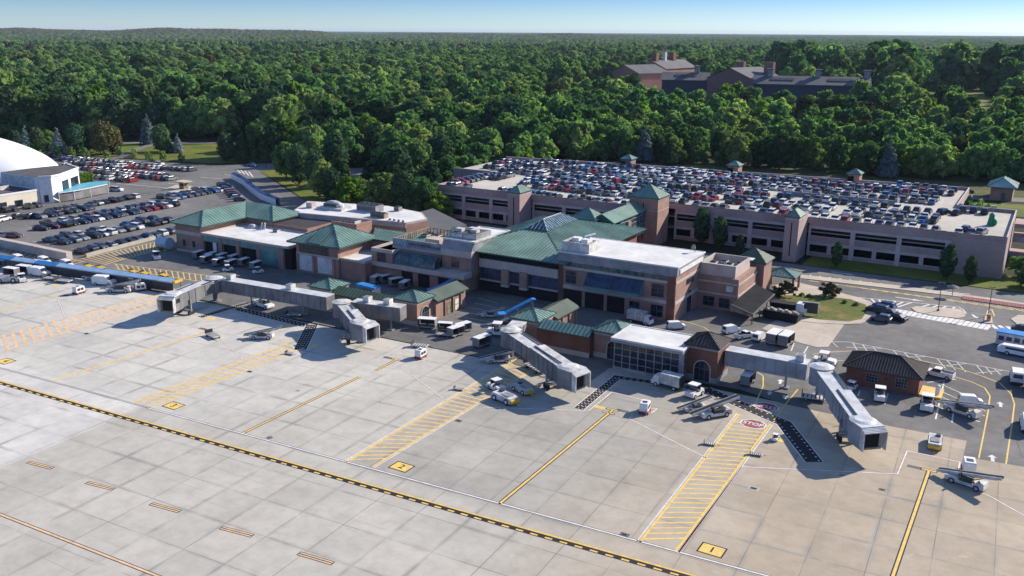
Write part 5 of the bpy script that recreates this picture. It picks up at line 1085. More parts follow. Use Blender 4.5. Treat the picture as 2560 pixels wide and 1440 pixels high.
# ================================================================== jet bridges
def corridor(mb, a, b, z0, z1, wd, mi=0, roof=1, ribs=True, zb=None):
    """box tunnel from a to b (floor z0, roof z1; zb = (floor, roof) at the far end)"""
    za = (z0, z1); zb = zb or za; a, b = Vector((*a, 0)), Vector((*b, 0)); u = (b - a).normalized(); v = Vector((-u.y, u.x, 0)) * wd / 2
    def P(p, z, s): return tuple(p + v * s + Vector((0, 0, z)))
    V = [P(a, za[0], -1), P(b, zb[0], -1), P(b, zb[0], 1), P(a, za[0], 1), P(a, za[1], -1), P(b, zb[1], -1), P(b, zb[1], 1), P(a, za[1], 1)]
    mb.add(V, [(0, 3, 2, 1), (0, 1, 5, 4), (1, 2, 6, 5), (2, 3, 7, 6), (3, 0, 4, 7)], mi)
    v2 = v * 1.06; k = Vector((0, 0, 0.08))
    mb.add([tuple(Vector(V[4]) - v * .06), tuple(Vector(V[5]) - v * .06), tuple(Vector(V[6]) + v * .06), tuple(Vector(V[7]) + v * .06)] + [tuple(Vector(V[i]) + k + v * (0.06 if i > 5 else -0.06)) for i in (4, 5, 6, 7)], [(0, 1, 5, 4), (1, 2, 6, 5), (2, 3, 7, 6), (3, 0, 4, 7), (4, 5, 6, 7)], roof)
    if ribs:
        L = (b - a).length; n = int(L / 1.5)
        for i in range(1, n):
            t = i / n; p = a.lerp(b, t); zl = za[0] + (zb[0] - za[0]) * t; zh = za[1] + (zb[1] - za[1]) * t
            for s in (-1, 1):
                c = p + v * s + v.normalized() * s * 0.02; mb.obox((c.x, c.y, (zl + zh) / 2), 0.14, 0.14, zh - zl - 0.1, math.atan2(u.y, u.x), mi)
def leg(mb, x, y, z, r=0.16, mi=0): mb.tube((x, y, 0), (x, y, z), r, n=10, mi=mi)
def jet_bridge(label, fixed, rot, tun, cab_dir, zt=4.95, units=(), mat_='bridge', lightroof='bridge_l'):
    T = thing('jet_bridge', label, 'jet bridge', (rot[0], rot[1], 0), 'passenger boarding bridges')
    if fixed:
        part(T, 'fixed_corridor', [mat_, lightroof], lambda mb: corridor(mb, fixed[0], fixed[1], 2.35, zt, 2.6))
        a, b = Vector(fixed[0]), Vector(fixed[1])
        for t in (0.25, 0.75):
            p = a.lerp(b, t); part(T, 'support_leg', ['grey'], lambda mb: (leg(mb, p.x, p.y, 2.35, 0.2), mb.box(p.x - 0.6, p.y - 0.6, 0, p.x + 0.6, p.y + 0.6, 0.25)))
        for t in units:
            p = a.lerp(b, t); mb = MB(); mb.obox((p.x, p.y, zt + 0.62), 1.3, 1.5, 1.0, math.atan2(b.y - a.y, b.x - a.x)); mb.obox((p.x, p.y, zt + 1.14), 1.0, 1.2, 0.06, math.atan2(b.y - a.y, b.x - a.x), 1)
            build(mb, 'rooftop_unit', ['offwhite', 'grey'], T)
    def f(mb):
        mb.tube((*rot, 2.2), (*rot, zt + 0.15), 1.75, n=18, mi=0); mb.tube((*rot, zt + 0.15), (*rot, zt + 0.45), 1.9, 0.9, n=18, mi=1); leg(mb, rot[0], rot[1], 2.2, 0.55)
        mb.tube((*rot, 0), (*rot, 0.2), 1.2, n=14)
    part(T, 'rotunda', [mat_, lightroof], f)
    a, b = Vector(rot), Vector(tun); u = (b - a).normalized(); mid = a.lerp(b, 0.52); n = Vector((-u.y, u.x))
    part(T, 'inner_tunnel', [mat_, lightroof], lambda mb: corridor(mb, tuple(a + u * 1.2), tuple(mid), 2.5, zt - 0.1, 2.3, zb=(2.35, zt - 0.2)))
    part(T, 'outer_tunnel', [mat_, lightroof], lambda mb: corridor(mb, tuple(mid - u * 0.2), tuple(b), 2.2, zt + 0.12, 2.75, zb=(2.0, zt - 0.05)))
    part(T, 'cable_tray', ['greyd'], lambda mb: (mb.bar((*(a + u * 2 + n * 1.25), zt + 0.15), (*(mid + n * 1.25), zt + 0.1), 0.3, 0.12), mb.bar((*(mid - n * 0.5), zt + 0.3), (*(b - n * 0.5), zt + 0.2), 0.25, 0.12)))
    # drive column with wheels
    w_ = a.lerp(b, 0.84)
    def f(mb):
        for s in (-1, 1):
            p = w_ + n * 1.55 * s; mb.obox((p.x, p.y, 1.7), 0.28, 0.28, 3.0, math.atan2(u.y, u.x))
            for k in (-0.45, 0.45):
                q = p + u * k; mb.tube((q.x - n.x * .18, q.y - n.y * .18, 0.42), (q.x + n.x * .18, q.y + n.y * .18, 0.42), 0.42, n=14, mi=1)
        mb.bar((*(w_ - n * 1.6), 0.75), (*(w_ + n * 1.6), 0.75), 0.7, 0.3); mb.bar((*(w_ - n * 1.6), 1.9), (*(w_ + n * 1.6), 1.9), 0.3, 0.25)
    part(T, 'drive_column', ['grey', 'tyre'], f)
    # cab: rounded rotating head and hooded opening
    c = b + u * 1.1; d = Vector((math.cos(R(cab_dir)), math.sin(R(cab_dir)))); e = Vector((-d.y, d.x)); ca = math.atan2(d.y, d.x)
    def f(mb):
        mb.tube((c.x, c.y, 1.95), (c.x, c.y, zt + 0.05), 1.75, n=18, mi=0); mb.tube((c.x, c.y, zt + 0.05), (c.x, c.y, zt + 0.3), 1.85, 1.2, n=18, mi=1)
        mb.obox((c.x + d.x * 1.2, c.y + d.y * 1.2, 3.45), 2.0, 3.3, 2.9, ca, 0); mb.obox((c.x + d.x * 1.2, c.y + d.y * 1.2, 4.98), 2.1, 3.4, 0.14, ca, 1)
        mb.obox((c.x + d.x * 1.0, c.y + d.y * 1.0, 1.9), 2.6, 3.0, 0.25, ca, 3)
        mb.obox((c.x + d.x * 2.22, c.y + d.y * 2.22, 3.3), 0.06, 2.2, 2.4, ca, 2)
        k = c + d * 1.2 + e * 1.66; mb.obox((k.x, k.y, 3.9), 1.3, 0.04, 0.9, ca, 2)
    part(T, 'cab', [mat_, lightroof, 'void', 'rust'], f)
    def f(mb):
        for i in range(4):
            k = c + d * (2.35 + i * 0.22); w2 = 1.62 + 0.03 * (i % 2)
            for s in (-1, 1): q = k + e * s * w2; mb.obox((q.x, q.y, 3.4 - i * 0.06), 0.2, 0.16, 2.9 - i * 0.1, ca, 0)
            mb.obox((k.x, k.y, 4.82 - i * 0.1), 0.22, 3.4, 0.16, ca, 1)
    part(T, 'bellows_hood', ['offwhite', 'bridge_l'], f)
    # service stair
    s0 = b - u * 1.0 - n * 1.6
    def f(mb):
        A = (*(s0 - u * 4.2), 0.1); B = (*s0, 2.3)
        for k in (-0.4, 0.4): mb.bar((A[0] + n.x * k, A[1] + n.y * k, A[2]), (B[0] + n.x * k, B[1] + n.y * k, B[2]), 0.08, 0.2)
        for i in range(11): t = (i + 0.5) / 11; p = Vector(A).lerp(Vector(B), t); mb.obox(tuple(p), 0.28, 0.8, 0.04, math.atan2(u.y, u.x))
        for k in (-0.4, 0.4): mb.bar((A[0] + n.x * k, A[1] + n.y * k, A[2] + 1), (B[0] + n.x * k, B[1] + n.y * k, B[2] + 1), 0.05, 0.05)
        mb.obox((s0.x, s0.y, 2.3), 1.2, 1.0, 0.08, math.atan2(u.y, u.x))
    part(T, 'service_stair', ['grey'], f)
    return T
jet_bridge('grey jet bridge farthest left, with its head over a pale orange ladder of hatching', ((-118.0, 129.4), (-145.2, 127.6)), (-147.2, 126.4), (-145.4, 115.4), -70, units=(0.94, 0.36))
jet_bridge('grey jet bridge with white roof before the west gate concourse, head pointing down right', ((-101.6, 131.2), (-112.0, 129.4)), (-113.2, 127.2), (-103.4, 120.4), -5, units=(0.3, 0.72), lightroof='offwhite')
jet_bridge('grey jet bridge without a fixed corridor, reaching out from the east concourse over parked tractors', ((-78.3, 134.8), (-77.6, 131.6)), (-77.0, 129.6), (-61.2, 119.6), -15, lightroof='offwhite')
jet_bridge('rightmost jet bridge, its corridor starting at the dark roofed pavilion', ((-41.9, 140.4), (-28.8, 140.6)), (-26.6, 139.6), (-17.6, 122.6), -48, mat_='bridge_m', units=(0.9,))
# covered walkway with blue and pale blue roof
T = thing('covered_walkway', 'long covered walkway roofed in blue and pale blue sections, left of the far jet bridge', 'walkway', (-185, 124, 0))
wa, wb = Vector((-222, 118.9)), Vector((-160.4, 127.4))
segs = [(0.0, 0.155, 0), (0.155, 0.27, 0), (0.27, 0.36, 1), (0.36, 0.47, 0), (0.47, 1.0, 1)]
segs = [(0.0, 0.22, 0), (0.22, 0.34, 1), (0.34, 0.45, 0), (0.45, 0.66, 1), (0.66, 1.0, 1)]
for t0, t1, m in segs:
    a, b = wa.lerp(wb, t0), wa.lerp(wb, t1 - 0.002); u = (b - a).normalized(); n = Vector((-u.y, u.x))
    def f(mb):
        P = lambda p, s, z: (p.x + n.x * s, p.y + n.y * s, z)
        mb.face(P(a, -1.3, 2.35), P(b, -1.3, 2.35), P(b, 0, 2.8), P(a, 0, 2.8)); mb.face(P(a, 1.3, 2.35), P(b, 1.3, 2.35), P(b, 0, 2.8), P(a, 0, 2.8))
        mb.face(P(a, -1.3, 2.15), P(b, -1.3, 2.15), P(b, -1.3, 2.35), P(a, -1.3, 2.35)); mb.face(P(a, 1.3, 2.15), P(b, 1.3, 2.15), P(b, 1.3, 2.35), P(a, 1.3, 2.35))
    part(T, 'roof_section', ['blue_l' if m else 'blue'], f)
def f(mb):
    L = (wb - wa).length; u = (wb - wa).normalized(); n = Vector((-u.y, u.x)); k = int(L / 3)
    for i in range(k + 1):
        p = wa.lerp(wb, i / k)
        for s in (-1.15, 1.15): q = p + n * s; mb.tube((q.x, q.y, 0), (q.x, q.y, 2.3), 0.06, n=6)
    q = (wa + wb) / 2 - n * 1.2; mb.obox((q.x, q.y, 1.1), L, 0.05, 1.9, math.atan2(u.y, u.x))
part(T, 'side_frame', ['greyd'], f)
part(T, 'end_cap', ['yellow'], lambda mb: mb.obox((wb.x + 0.4, wb.y + 0.1, 2.3), 0.7, 2.4, 0.45, 0.14))
# ================================================================== ramp equipment prototypes (x forward, origin on the ground)
def wheels(T, pts, r, w_=0.24, rimm='offwhite'):
    for x, y in pts:
        mb = MB(); mb.tube((x, y - w_ / 2, r), (x, y + w_ / 2, r), r, n=16, mi=0); s = 1 if y > 0 else -1
        mb.tube((x, y + s * w_ / 2, r), (x, y + s * (w_ / 2 + 0.015), r), r * 0.55, n=12, mi=1); build(mb, 'wheel', ['tyre', rimm], T)
def prof(mb, P, y0, y1, mi=0, inset=0.0):
    """side profile (x,z) extruded across y; inset narrows the upper points"""
    zmin = min(z for x, z in P); zmax = max(z for x, z in P)
    k = lambda z: inset * max(0, (z - zmin) / (zmax - zmin + 1e-6))
    A = [(x, y0 + k(z), z) for x, z in P]; B = [(x, y1 - k(z), z) for x, z in P]; n = len(P)
    mb.add(A + B, [tuple(range(n))[::-1], tuple(range(n, 2 * n))] + [(i, (i + 1) % n, n + (i + 1) % n, n + i) for i in range(n)], mi)
def mk_tug():
    T = thing('baggage_tractor', 'x', 'tractor', (0, 0, 0), local=True)
    part(T, 'body', ['white', 'greyd'], lambda mb: (prof(mb, [(-1.5, .3), (-1.5, .95), (-0.5, .95), (-0.4, .7), (0.3, .7), (0.4, 1.05), (1.5, .95), (1.6, .5), (1.6, .3)], -.75, .75, 0, 0.06), mb.box(-0.4, -.5, .7, 0.2, .5, .9, 1), mb.box(-.5, -.45, .9, -.35, .45, 1.35, 1), mb.box(1.6, -.7, .25, 1.72, .7, .5, 1)))
    part(T, 'cab_roof', ['white', 'greyd'], lambda mb: (mb.box(-.75, -.72, 1.85, .55, .72, 1.95, 0), [mb.bar((x, y, .9), (x, y, 1.86) if 0 else (x * .98, y, 1.86), .07, .07, 1) for x in (-.7, .5) for y in (-.68, .68)]))
    part(T, 'windscreen', ['glass'], lambda mb: mb.box(.46, -.62, 1.05, .5, .62, 1.8)); wheels(T, [(-1, -.72), (-1, .72), (1, -.72), (1, .72)], .33)
    return T
def mk_cart(colr='white'):
    T = thing('baggage_cart', 'x', 'baggage cart', (0, 0, 0), local=True)
    part(T, 'platform', ['grey'], lambda mb: (mb.box(-1.7, -.8, .42, 1.7, .8, .55), mb.bar((1.7, 0, .45), (2.7, 0, .35), .08, .08)))
    part(T, 'canopy', [colr, 'greyd', 'bridge'], lambda mb: (prof(mb, [(-1.72, 1.95), (-1.72, 2.05), (1.72, 2.05), (1.72, 1.95)], -.82, .82), mb.box(-1.72, -.8, .55, -1.66, .8, 1.96, 2), mb.box(1.66, -.8, .55, 1.72, .8, 1.96, 2), mb.box(-.03, -.78, .55, .03, .78, 1.95, 1), mb.box(-1.6, .74, .6, 1.6, .78, 1.9, 1)))
    wheels(T, [(-1.1, -.7), (-1.1, .7), (1.1, -.7), (1.1, .7)], .25, .18, 'grey'); return T
def mk_flatcart():
    T = thing('flat_cart', 'x', 'cart', (0, 0, 0), local=True)
    part(T, 'platform', ['offwhite', 'greyd'], lambda mb: (mb.box(-1.9, -.85, .45, 1.9, .85, .6, 0), mb.box(-1.9, -.85, .6, -1.8, .85, 1.3, 1), [mb.box(-1.7 + k * .6, -.8, .605, -1.5 + k * .6, .8, .64, 1) for k in range(6)]))
    part(T, 'tow_bar', ['greyd'], lambda mb: mb.bar((1.9, 0, .45), (3.0, 0, .3), .09, .09)); wheels(T, [(-1.2, -.75), (-1.2, .75), (1.2, -.75), (1.2, .75)], .25, .18, 'grey'); return T
def mk_belt():
    T = thing('belt_loader', 'x', 'belt loader', (0, 0, 0), local=True)
    part(T, 'chassis', ['offwhite', 'greyd'], lambda mb: (prof(mb, [(-2.4, .35), (-2.4, .95), (-0.9, 1.0), (-0.7, .75), (1.2, .75), (1.4, 1.1), (2.3, 1.05), (2.4, .35)], -.95, .95, 0, .05), mb.box(-.6, -.9, .76, .9, -.2, 1.25, 1), mb.box(-.75, -.9, 1.2, -.6, -.2, 1.7, 1)))
    part(T, 'belt', ['tyre', 'offwhite'], lambda mb: (mb.bar((-3.7, .25, .75), (4.0, .25, 2.35), .75, .12, 0), mb.bar((-3.7, -.17, .72), (4.0, -.17, 2.36), .10, .34, 1), mb.bar((-3.7, .67, .72), (4.0, .67, 2.36), .10, .34, 1), mb.bar((-3.2, .25, .55), (3.4, .25, 1.95), .3, .2, 1)))
    part(T, 'lift_arm', ['yellow'], lambda mb: (mb.bar((.6, .25, .8), (2.4, .25, 1.8), .14, .14), mb.bar((-1.2, .25, .8), (-1.6, .25, 1.05), .14, .14)))
    wheels(T, [(-1.5, -.85), (-1.5, .85), (1.5, -.85), (1.5, .85)], .38); return T
def mk_gpu():
    T = thing('ground_power_unit', 'x', 'power unit', (0, 0, 0), local=True)
    part(T, 'housing', ['white', 'greyd'], lambda mb: (prof(mb, [(-1.2, .55), (-1.2, 1.75), (-1.05, 1.9), (.9, 1.9), (1.2, 1.55), (1.2, .55)], -.72, .72, 0, .05), mb.box(-.6, -.4, 1.9, .2, .4, 1.94, 1), mb.box(-.9, -.74, .9, -.1, -.715, 1.5, 1), mb.box(.1, -.74, .9, .8, -.715, 1.5, 1)))
    part(T, 'base_frame', ['red', 'greyd'], lambda mb: (mb.box(-1.4, -.8, .38, 1.4, .8, .55, 0), mb.bar((1.4, 0, .4), (2.5, 0, .3), .09, .09, 1))); wheels(T, [(-.9, -.7), (-.9, .7), (.9, -.7), (.9, .7)], .28, .2, 'grey'); return T
def mk_van():
    T = thing('white_van', 'x', 'van', (0, 0, 0), local=True)
    part(T, 'body', ['white'], lambda mb: prof(mb, [(-2.5, .4), (-2.55, 1.2), (-2.45, 2.0), (-2.2, 2.15), (.6, 2.15), (.95, 2.0), (1.55, 1.3), (2.4, 1.1), (2.55, .8), (2.55, .4)], -.95, .95, 0, .12))
    part(T, 'windscreen', ['glass'], lambda mb: mb.add([(1.02, -.78, 1.97), (1.02, .78, 1.97), (1.6, .84, 1.33), (1.6, -.84, 1.33)], [(0, 3, 2, 1)]))
    part(T, 'side_window', ['glass'], lambda mb: [mb.add([(.0, s * .865, 1.4), (1.1, s * .885, 1.4), (.75, s * .84, 1.92), (.0, s * .84, 1.92)], [(0, 1, 2, 3)]) for s in (-1, 1)] + [mb.add([(-2.2, s * .865, 1.4), (-.2, s * .865, 1.4), (-.2, s * .84, 1.92), (-2.2, s * .84, 1.92)], [(0, 1, 2, 3)]) for s in (-1, 1)])
    part(T, 'rear_window', ['glass'], lambda mb: mb.add([(-2.575, -.7, 1.3), (-2.575, .7, 1.3), (-2.5, .66, 1.95), (-2.5, -.66, 1.95)], [(0, 1, 2, 3)]))
    part(T, 'bumper', ['greyd'], lambda mb: (mb.box(2.5, -.9, .38, 2.65, .9, .62), mb.box(-2.65, -.9, .38, -2.5, .9, .62))); wheels(T, [(-1.6, -.88), (-1.6, .88), (1.6, -.88), (1.6, .88)], .36); return T
def mk_pickup(m='white'):
    T = thing('pickup_truck', 'x', 'pickup', (0, 0, 0), local=True)
    part(T, 'body', [m, 'greyd'], lambda mb: (prof(mb, [(-2.7, .45), (-2.7, 1.1), (-.5, 1.1), (-.5, 1.12), (1.0, 1.12), (2.55, 1.02), (2.7, .75), (2.7, .45)], -.95, .95, 0, .04), mb.box(-2.6, -.8, 1.1, -.6, .8, 1.12, 1), mb.box(-2.7, -.93, 1.1, -.55, -.83, 1.3, 0), mb.box(-2.7, .83, 1.1, -.55, .93, 1.3, 0), mb.box(-2.7, -.83, 1.1, -2.62, .83, 1.3, 0)))
    part(T, 'cabin', [m, 'glass'], lambda mb: (prof(mb, [(-.6, 1.1), (-.45, 1.7), (.75, 1.7), (1.35, 1.1)], -.86, .86, 1, .14), prof(mb, [(-.48, 1.69), (-.42, 1.76), (.72, 1.76), (.8, 1.69)], -.74, .74, 0, .04)))
    wheels(T, [(-1.75, -.88), (-1.75, .88), (1.75, -.88), (1.75, .88)], .4); return T
def mk_truck():
    T = thing('box_truck', 'x', 'truck', (0, 0, 0), local=True)
    part(T, 'cab', ['white', 'glass'], lambda mb: (prof(mb, [(1.4, .5), (1.4, 2.3), (2.6, 2.3), (2.95, 1.4), (3.2, 1.2), (3.2, .5)], -1.0, 1.0, 0, .08), mb.add([(2.66, -.82, 2.22), (2.66, .82, 2.22), (2.98, .86, 1.42), (2.98, -.86, 1.42)], [(0, 3, 2, 1)], 1), [mb.add([(1.7, s * .945, 1.4), (2.7, s * .945, 1.4), (2.5, s * .925, 2.1), (1.7, s * .925, 2.1)], [(0, 1, 2, 3)], 1) for s in (-1, 1)]))
    part(T, 'cargo_box', ['offwhite', 'grey'], lambda mb: (mb.box(-3.2, -1.1, .95, 1.3, 1.1, 3.1, 0), [mb.box(-3.2 + k * .9, -1.13, .95, -3.14 + k * .9, 1.13, 3.12, 1) for k in range(6)]))
    part(T, 'chassis', ['greyd'], lambda mb: mb.box(-3.1, -.7, .5, 1.4, .7, .95)); wheels(T, [(-2, -.95), (-2, .95), (2.1, -.95), (2.1, .95)], .45); return T
def mk_tow():
    T = thing('pushback_tractor', 'x', 'tractor', (0, 0, 0), local=True)
    part(T, 'body', ['offwhite', 'grey'], lambda mb: (prof(mb, [(-2.3, .4), (-2.4, 1.3), (2.0, 1.45), (2.5, 1.0), (2.5, .4)], -1.1, 1.1, 0, .06), mb.box(-1.6, -.7, 1.4, .3, .7, 1.47, 1)))
    part(T, 'drawbar', ['yellow'], lambda mb: (mb.box(-2.7, -1.0, .45, -2.38, 1.0, 1.0), mb.bar((-2.7, 0, .5), (-3.7, 0, .3), .12, .12))); part(T, 'seat', ['greyd'], lambda mb: mb.box(.8, -.8, 1.42, 1.6, -.1, 1.7))
    wheels(T, [(-1.4, -1.0), (-1.4, 1.0), (1.5, -1.0), (1.5, 1.0)], .55, .3, 'white'); return T
def mk_tent(m):
    T = thing('storage_shelter', 'x', 'shelter', (0, 0, 0), local=True)
    part(T, 'cover', [m], lambda mb: (mb.add([(-2.2, -1.6, 1.9), (2.2, -1.6, 1.9), (2.2, 0, 2.8), (-2.2, 0, 2.8), (2.2, 1.6, 1.9), (-2.2, 1.6, 1.9)], [(0, 1, 2, 3), (3, 2, 4, 5)]), mb.add([(-2.2, 1.6, 0), (2.2, 1.6, 0), (2.2, 1.6, 1.9), (-2.2, 1.6, 1.9), (2.2, -1.6, 1.9), (2.2, 0, 2.8)], [(0, 1, 2, 3), (2, 5, 4)]), mb.add([(-2.2, -1.6, 1.9), (-2.2, 1.6, 1.9), (-2.2, 0, 2.8), (-2.2, 1.6, 0), (-2.2, -1.6, 1.2)], [(0, 2, 1), (0, 1, 3, 4)])))
    [part(T, 'post', ['grey'], lambda mb: mb.tube((x, y, 0), (x, y, 1.9), .06, n=6)) for x in (-2.1, 2.1) for y in (-1.55, 1.55)]; return T
def mk_bluebox():
    T = thing('covered_loading_ramp', 'x', 'loading ramp', (0, 0, 0), local=True)
    part(T, 'roof', ['blue'], lambda mb: (mb.box(-3.6, -1.2, 2.5, 3.6, 1.2, 2.65), mb.box(-3.6, -1.25, 2.0, 3.6, -1.2, 2.65)))
    part(T, 'side_panel', ['bridge', 'white'], lambda mb: (mb.box(-3.5, 1.05, .5, 3.5, 1.15, 2.5, 0), mb.bar((-3.4, -1.1, 1.2), (3.4, -1.1, 1.0), .12, .12, 1), mb.box(2.6, -1.15, .3, 3.5, 1.05, 2.4, 1)))
    part(T, 'floor', ['greyd'], lambda mb: mb.box(-3.5, -1.1, .35, 3.5, 1.1, .5)); [part(T, 'post', ['grey'], lambda mb: mb.tube((x, -1.1, 0), (x, -1.1, 2.5), .07, n=6)) for x in (-3.4, -1.2, 1.2, 3.4)]; return T
def mk_hoist():
    T = thing('inclined_stair', 'x', 'passenger stair', (0, 0, 0), local=True)
    part(T, 'canopy', ['blue'], lambda mb: (mb.bar((-2.6, 0, 2.1), (2.8, 0, 4.5), 1.3, .12), mb.bar((-2.6, .64, 1.8), (2.8, .64, 4.2), .05, .6), mb.bar((-4.0, 0, 2.05), (-2.6, 0, 2.1), 2.0, .14), mb.box(2.7, -.7, 4.4, 3.5, .7, 4.55)))
    part(T, 'stair', ['grey', 'tyre'], lambda mb: (mb.bar((-3.4, 0, .4), (2.8, 0, 2.6), 1.1, .2, 0), mb.box(-2.6, -.8, .3, 2.0, .8, .6, 0), [mb.tube((x, y - .1, .3), (x, y + .1, .3), .3, n=10, mi=1) for x in (-2, 1.4) for y in (-.8, .8)]))
    [part(T, 'post', ['grey'], lambda mb: mb.tube((x, y, .4), (x, y, z), .06, n=6)) for x, z in ((-2.6, 2.1), (0, 3.2), (2.8, 4.4)) for y in (-.6, .6)]; return T
PROTO = {}
def place(kind, fn, px, ang, label, group=None, ground=True, scale=1.0, xy=None, z=0.0):
    x, y = xy or G(*px)
    if kind not in PROTO: PROTO[kind] = o = fn()
    else: o = copy_tree(PROTO[kind])
    o.location = (x, y, z); o.rotation_euler = (0, 0, R(ang)); o['label'] = label; o.scale = (scale,) * 3
    if group: o['group'] = group
    return o
GT, GC, GB, GP = 'baggage tractors on the apron', 'canopied baggage carts', 'belt loaders on the apron', 'ground power units on the apron'
place('gpu', mk_gpu, (1612, 1030), 100, 'white power unit with red base, beside the end of the yellow line of stand 2', GP, scale=.9)
place('gpu', mk_gpu, (1052, 894), 95, 'white power unit with red base, beside the end of the yellow line of stand 3', GP, scale=.85)
place('gpu', mk_gpu, (198, 734), 95, 'small white power unit standing alone beside the faded yellow line at the left', GP, scale=.9)
place('gpu', mk_gpu, (2420, 1182), 100, 'white power unit with a red base at the lower right, behind the belt loader', GP, scale=1.0)
place('gpu', mk_gpu, (352, 727), 60, 'white power unit below the pale end of the covered walkway', GP, scale=.9)
place('belt', mk_belt, (655, 846), 33, 'slim belt loader alone on pale concrete left of the second jet bridge', GB, scale=0.9)
place('belt', mk_belt, (300, 730), 32, 'belt loader with a long black belt below the covered walkway', GB, scale=1.1)
place('belt', mk_belt, (1785, 1040), 52, 'longer belt loader of the pair beside the studded black walkway, nearer the STOP markings', GB, scale=1.05)
place('belt', mk_belt, (1735, 1025), 52, 'shorter belt loader of the pair below the glass hall', GB, scale=0.75)
place('belt', mk_belt, (2415, 1212), -16, 'white belt loader lying across the lower right apron', GB, scale=1.0)
place('belt', mk_belt, (1245, 905), 40, 'dark belt loader in the shadow left of the third jet bridge', GB, scale=0.9)
place('belt', mk_belt, (1225, 792), 38, 'thin black belt loader in the shaded yard between the concourses', GB, scale=0.75)
place('belt', mk_belt, (2405, 1035), -22, 'belt loader parked in the white striped bays right of the crew hut', GB, scale=1.05)
place('belt', mk_belt, (240, 700), 25, 'belt loader in the crowd of equipment in front of the covered walkway', GB, scale=0.9)
place('tow', mk_tow, (1262, 1003), 165, 'white pushback tractor with big white wheel hub, nearer one below the third jet bridge', 'pushback tractors', scale=0.9)
place('tow', mk_tow, (1305, 980), 160, 'white pushback tractor with yellow bumper, closest to the third jet bridge', 'pushback tractors', scale=0.75)
place('tug', mk_tug, (1240, 975), 160, 'small pale tractor at the far left of the tractors under the third jet bridge', GT)
place('tow', mk_tow, (2336, 1114), 95, 'white pushback tractor seen from behind on tan concrete right of the jet bridge head', 'pushback tractors', scale=0.8)
place('tug', mk_tug, (1245, 838), 20, 'white tractor with a big cab in the shade left of the east concourse', GT, scale=1.3)
place('cart', mk_cart, (1205, 866), 80, 'white canopied cart at the shadow edge left of the third jet bridge', GC)
for (px, a, s, lb) in (((1068, 820), 20, 1.0, 'leftmost of the row of white carts right of the arched pavilion'), ((1113, 826), 20, .8, 'second of the row of white carts right of the arched pavilion'), ((1140, 840), 80, .95, 'third of the row of white carts right of the arched pavilion'), ((1158, 830), 75, .9, 'last of the row of white carts right of the arched pavilion')):
    place('cart', mk_cart, px, a, lb, GC, scale=s)
place('flat', mk_flatcart, (1050, 868), 15, 'low white flat cart above the power unit of stand 3', 'flat carts', scale=.8); place('flat', mk_flatcart, (1110, 840), 15, 'low white flat cart in front of the row of canopied carts', 'flat carts', scale=.8)
place('flat', mk_flatcart, (533, 843), -15, 'low red and white flat cart on pale concrete near the faded double yellow bar', 'flat carts', scale=.9)
place('cart', mk_cart, (1869, 960), 88, 'grey-blue cube-shaped canopied cart under the long corridor of the right jet bridge', GC, scale=.95)
names = 'first second third fourth fifth sixth seventh eighth ninth tenth eleventh twelfth'.split()
for i, (px, a) in enumerate((((497, 645), 8), ((527, 650), 8), ((555, 652), 8), ((585, 655), 8), ((517, 657), 8), ((547, 664), 8), ((578, 668), 8), ((610, 664), 8), ((640, 672), 8))):
    place('cart', mk_cart, px, 98, (names[i] + ' cart in the back row' if i < 4 else names[i - 4] + ' cart in the front row') + ' before the white roofed baggage hall', 'baggage carts in front of the baggage hall', scale=0.9)
place('tug', mk_tug, (570, 678), 60, 'small white tractor in front of the rows of carts by the baggage hall', GT, scale=.8); place('tug', mk_tug, (645, 683), 70, 'small white tractor at the right end of the carts by the baggage hall', GT, scale=.8)
place('tug', mk_tug, (392, 648), 150, 'white tractor alone on dark asphalt near the blue tank', GT, scale=1.1)
place('pick', mk_pickup, (660, 768), -10, 'white pickup under the grey corridor of the second jet bridge', 'pickups', scale=.95); place('flat', mk_flatcart, (735, 790), 25, 'pale flat cart beside the studded walkway left of the second jet bridge', 'flat carts', scale=.8)
place('flat', mk_flatcart, (1340, 925), -28, 'long pale flat cart in the shade under the third jet bridge tunnel', 'flat carts', scale=1.3)
place('truck', mk_truck, (1668, 968), 172, 'white truck parked beside the glass hall at the studded walkway', 'trucks', scale=.8); place('tug', mk_tug, (1735, 990), 80, 'dark machine between the truck and the belt loaders', GT, scale=1.1)
place('truck', mk_truck, (1600, 808), -5, 'pale blue-white truck in shade behind the east concourse', 'trucks', scale=.8); place('van', mk_van, (1690, 822), 40, 'white van behind the white roofed glass hall', 'white vans', scale=.72)
place('van', mk_van, (1828, 832), 60, 'white van at the left end of the row below the black awning', 'white vans', scale=.75)
place('pick', mk_pickup, (1862, 845), 60, 'white pickup second from the left in the row below the black awning', 'pickups', scale=.8)
place('van', mk_van, (1898, 850), 80, 'white van in the middle of the row below the black awning', 'white vans', scale=.75)
place('cart', mk_cart, (1934, 858), 85, 'white box-shaped cart left of the last one in the row below the black awning', GC, scale=1.15)
place('cart', mk_cart, (1964, 863), 85, 'rightmost white box-shaped cart in the row below the black awning', GC, scale=1.15)
place('pick', mk_pickup, (2345, 942), 170, 'white pickup behind the right end of the crew hut', 'pickups', scale=.9)
place('tug', mk_tug, (2198, 998), 100, 'white tractor in the second bay in front of the crew hut', GT, scale=1.1); place('tug', mk_tug, (2128, 975), 80, 'small blue-white tractor at the left end of the crew hut', GT, scale=.8)
place('tug', mk_tug, (2316, 1022), 95, 'white tractor with a cab at the corner of the crew hut', GT, scale=1.25); place('van', mk_van, (2425, 1010), 20, 'white van in the striped bays right of the crew hut', 'white vans', scale=.7)
place('van', mk_van, (2540, 952), 95, 'white van at the right edge by the end of the white hatching', 'white vans'); place('van', mk_van, (2568, 1070), 95, 'white vehicle cut by the right edge below the yellow lane line', 'white vans')
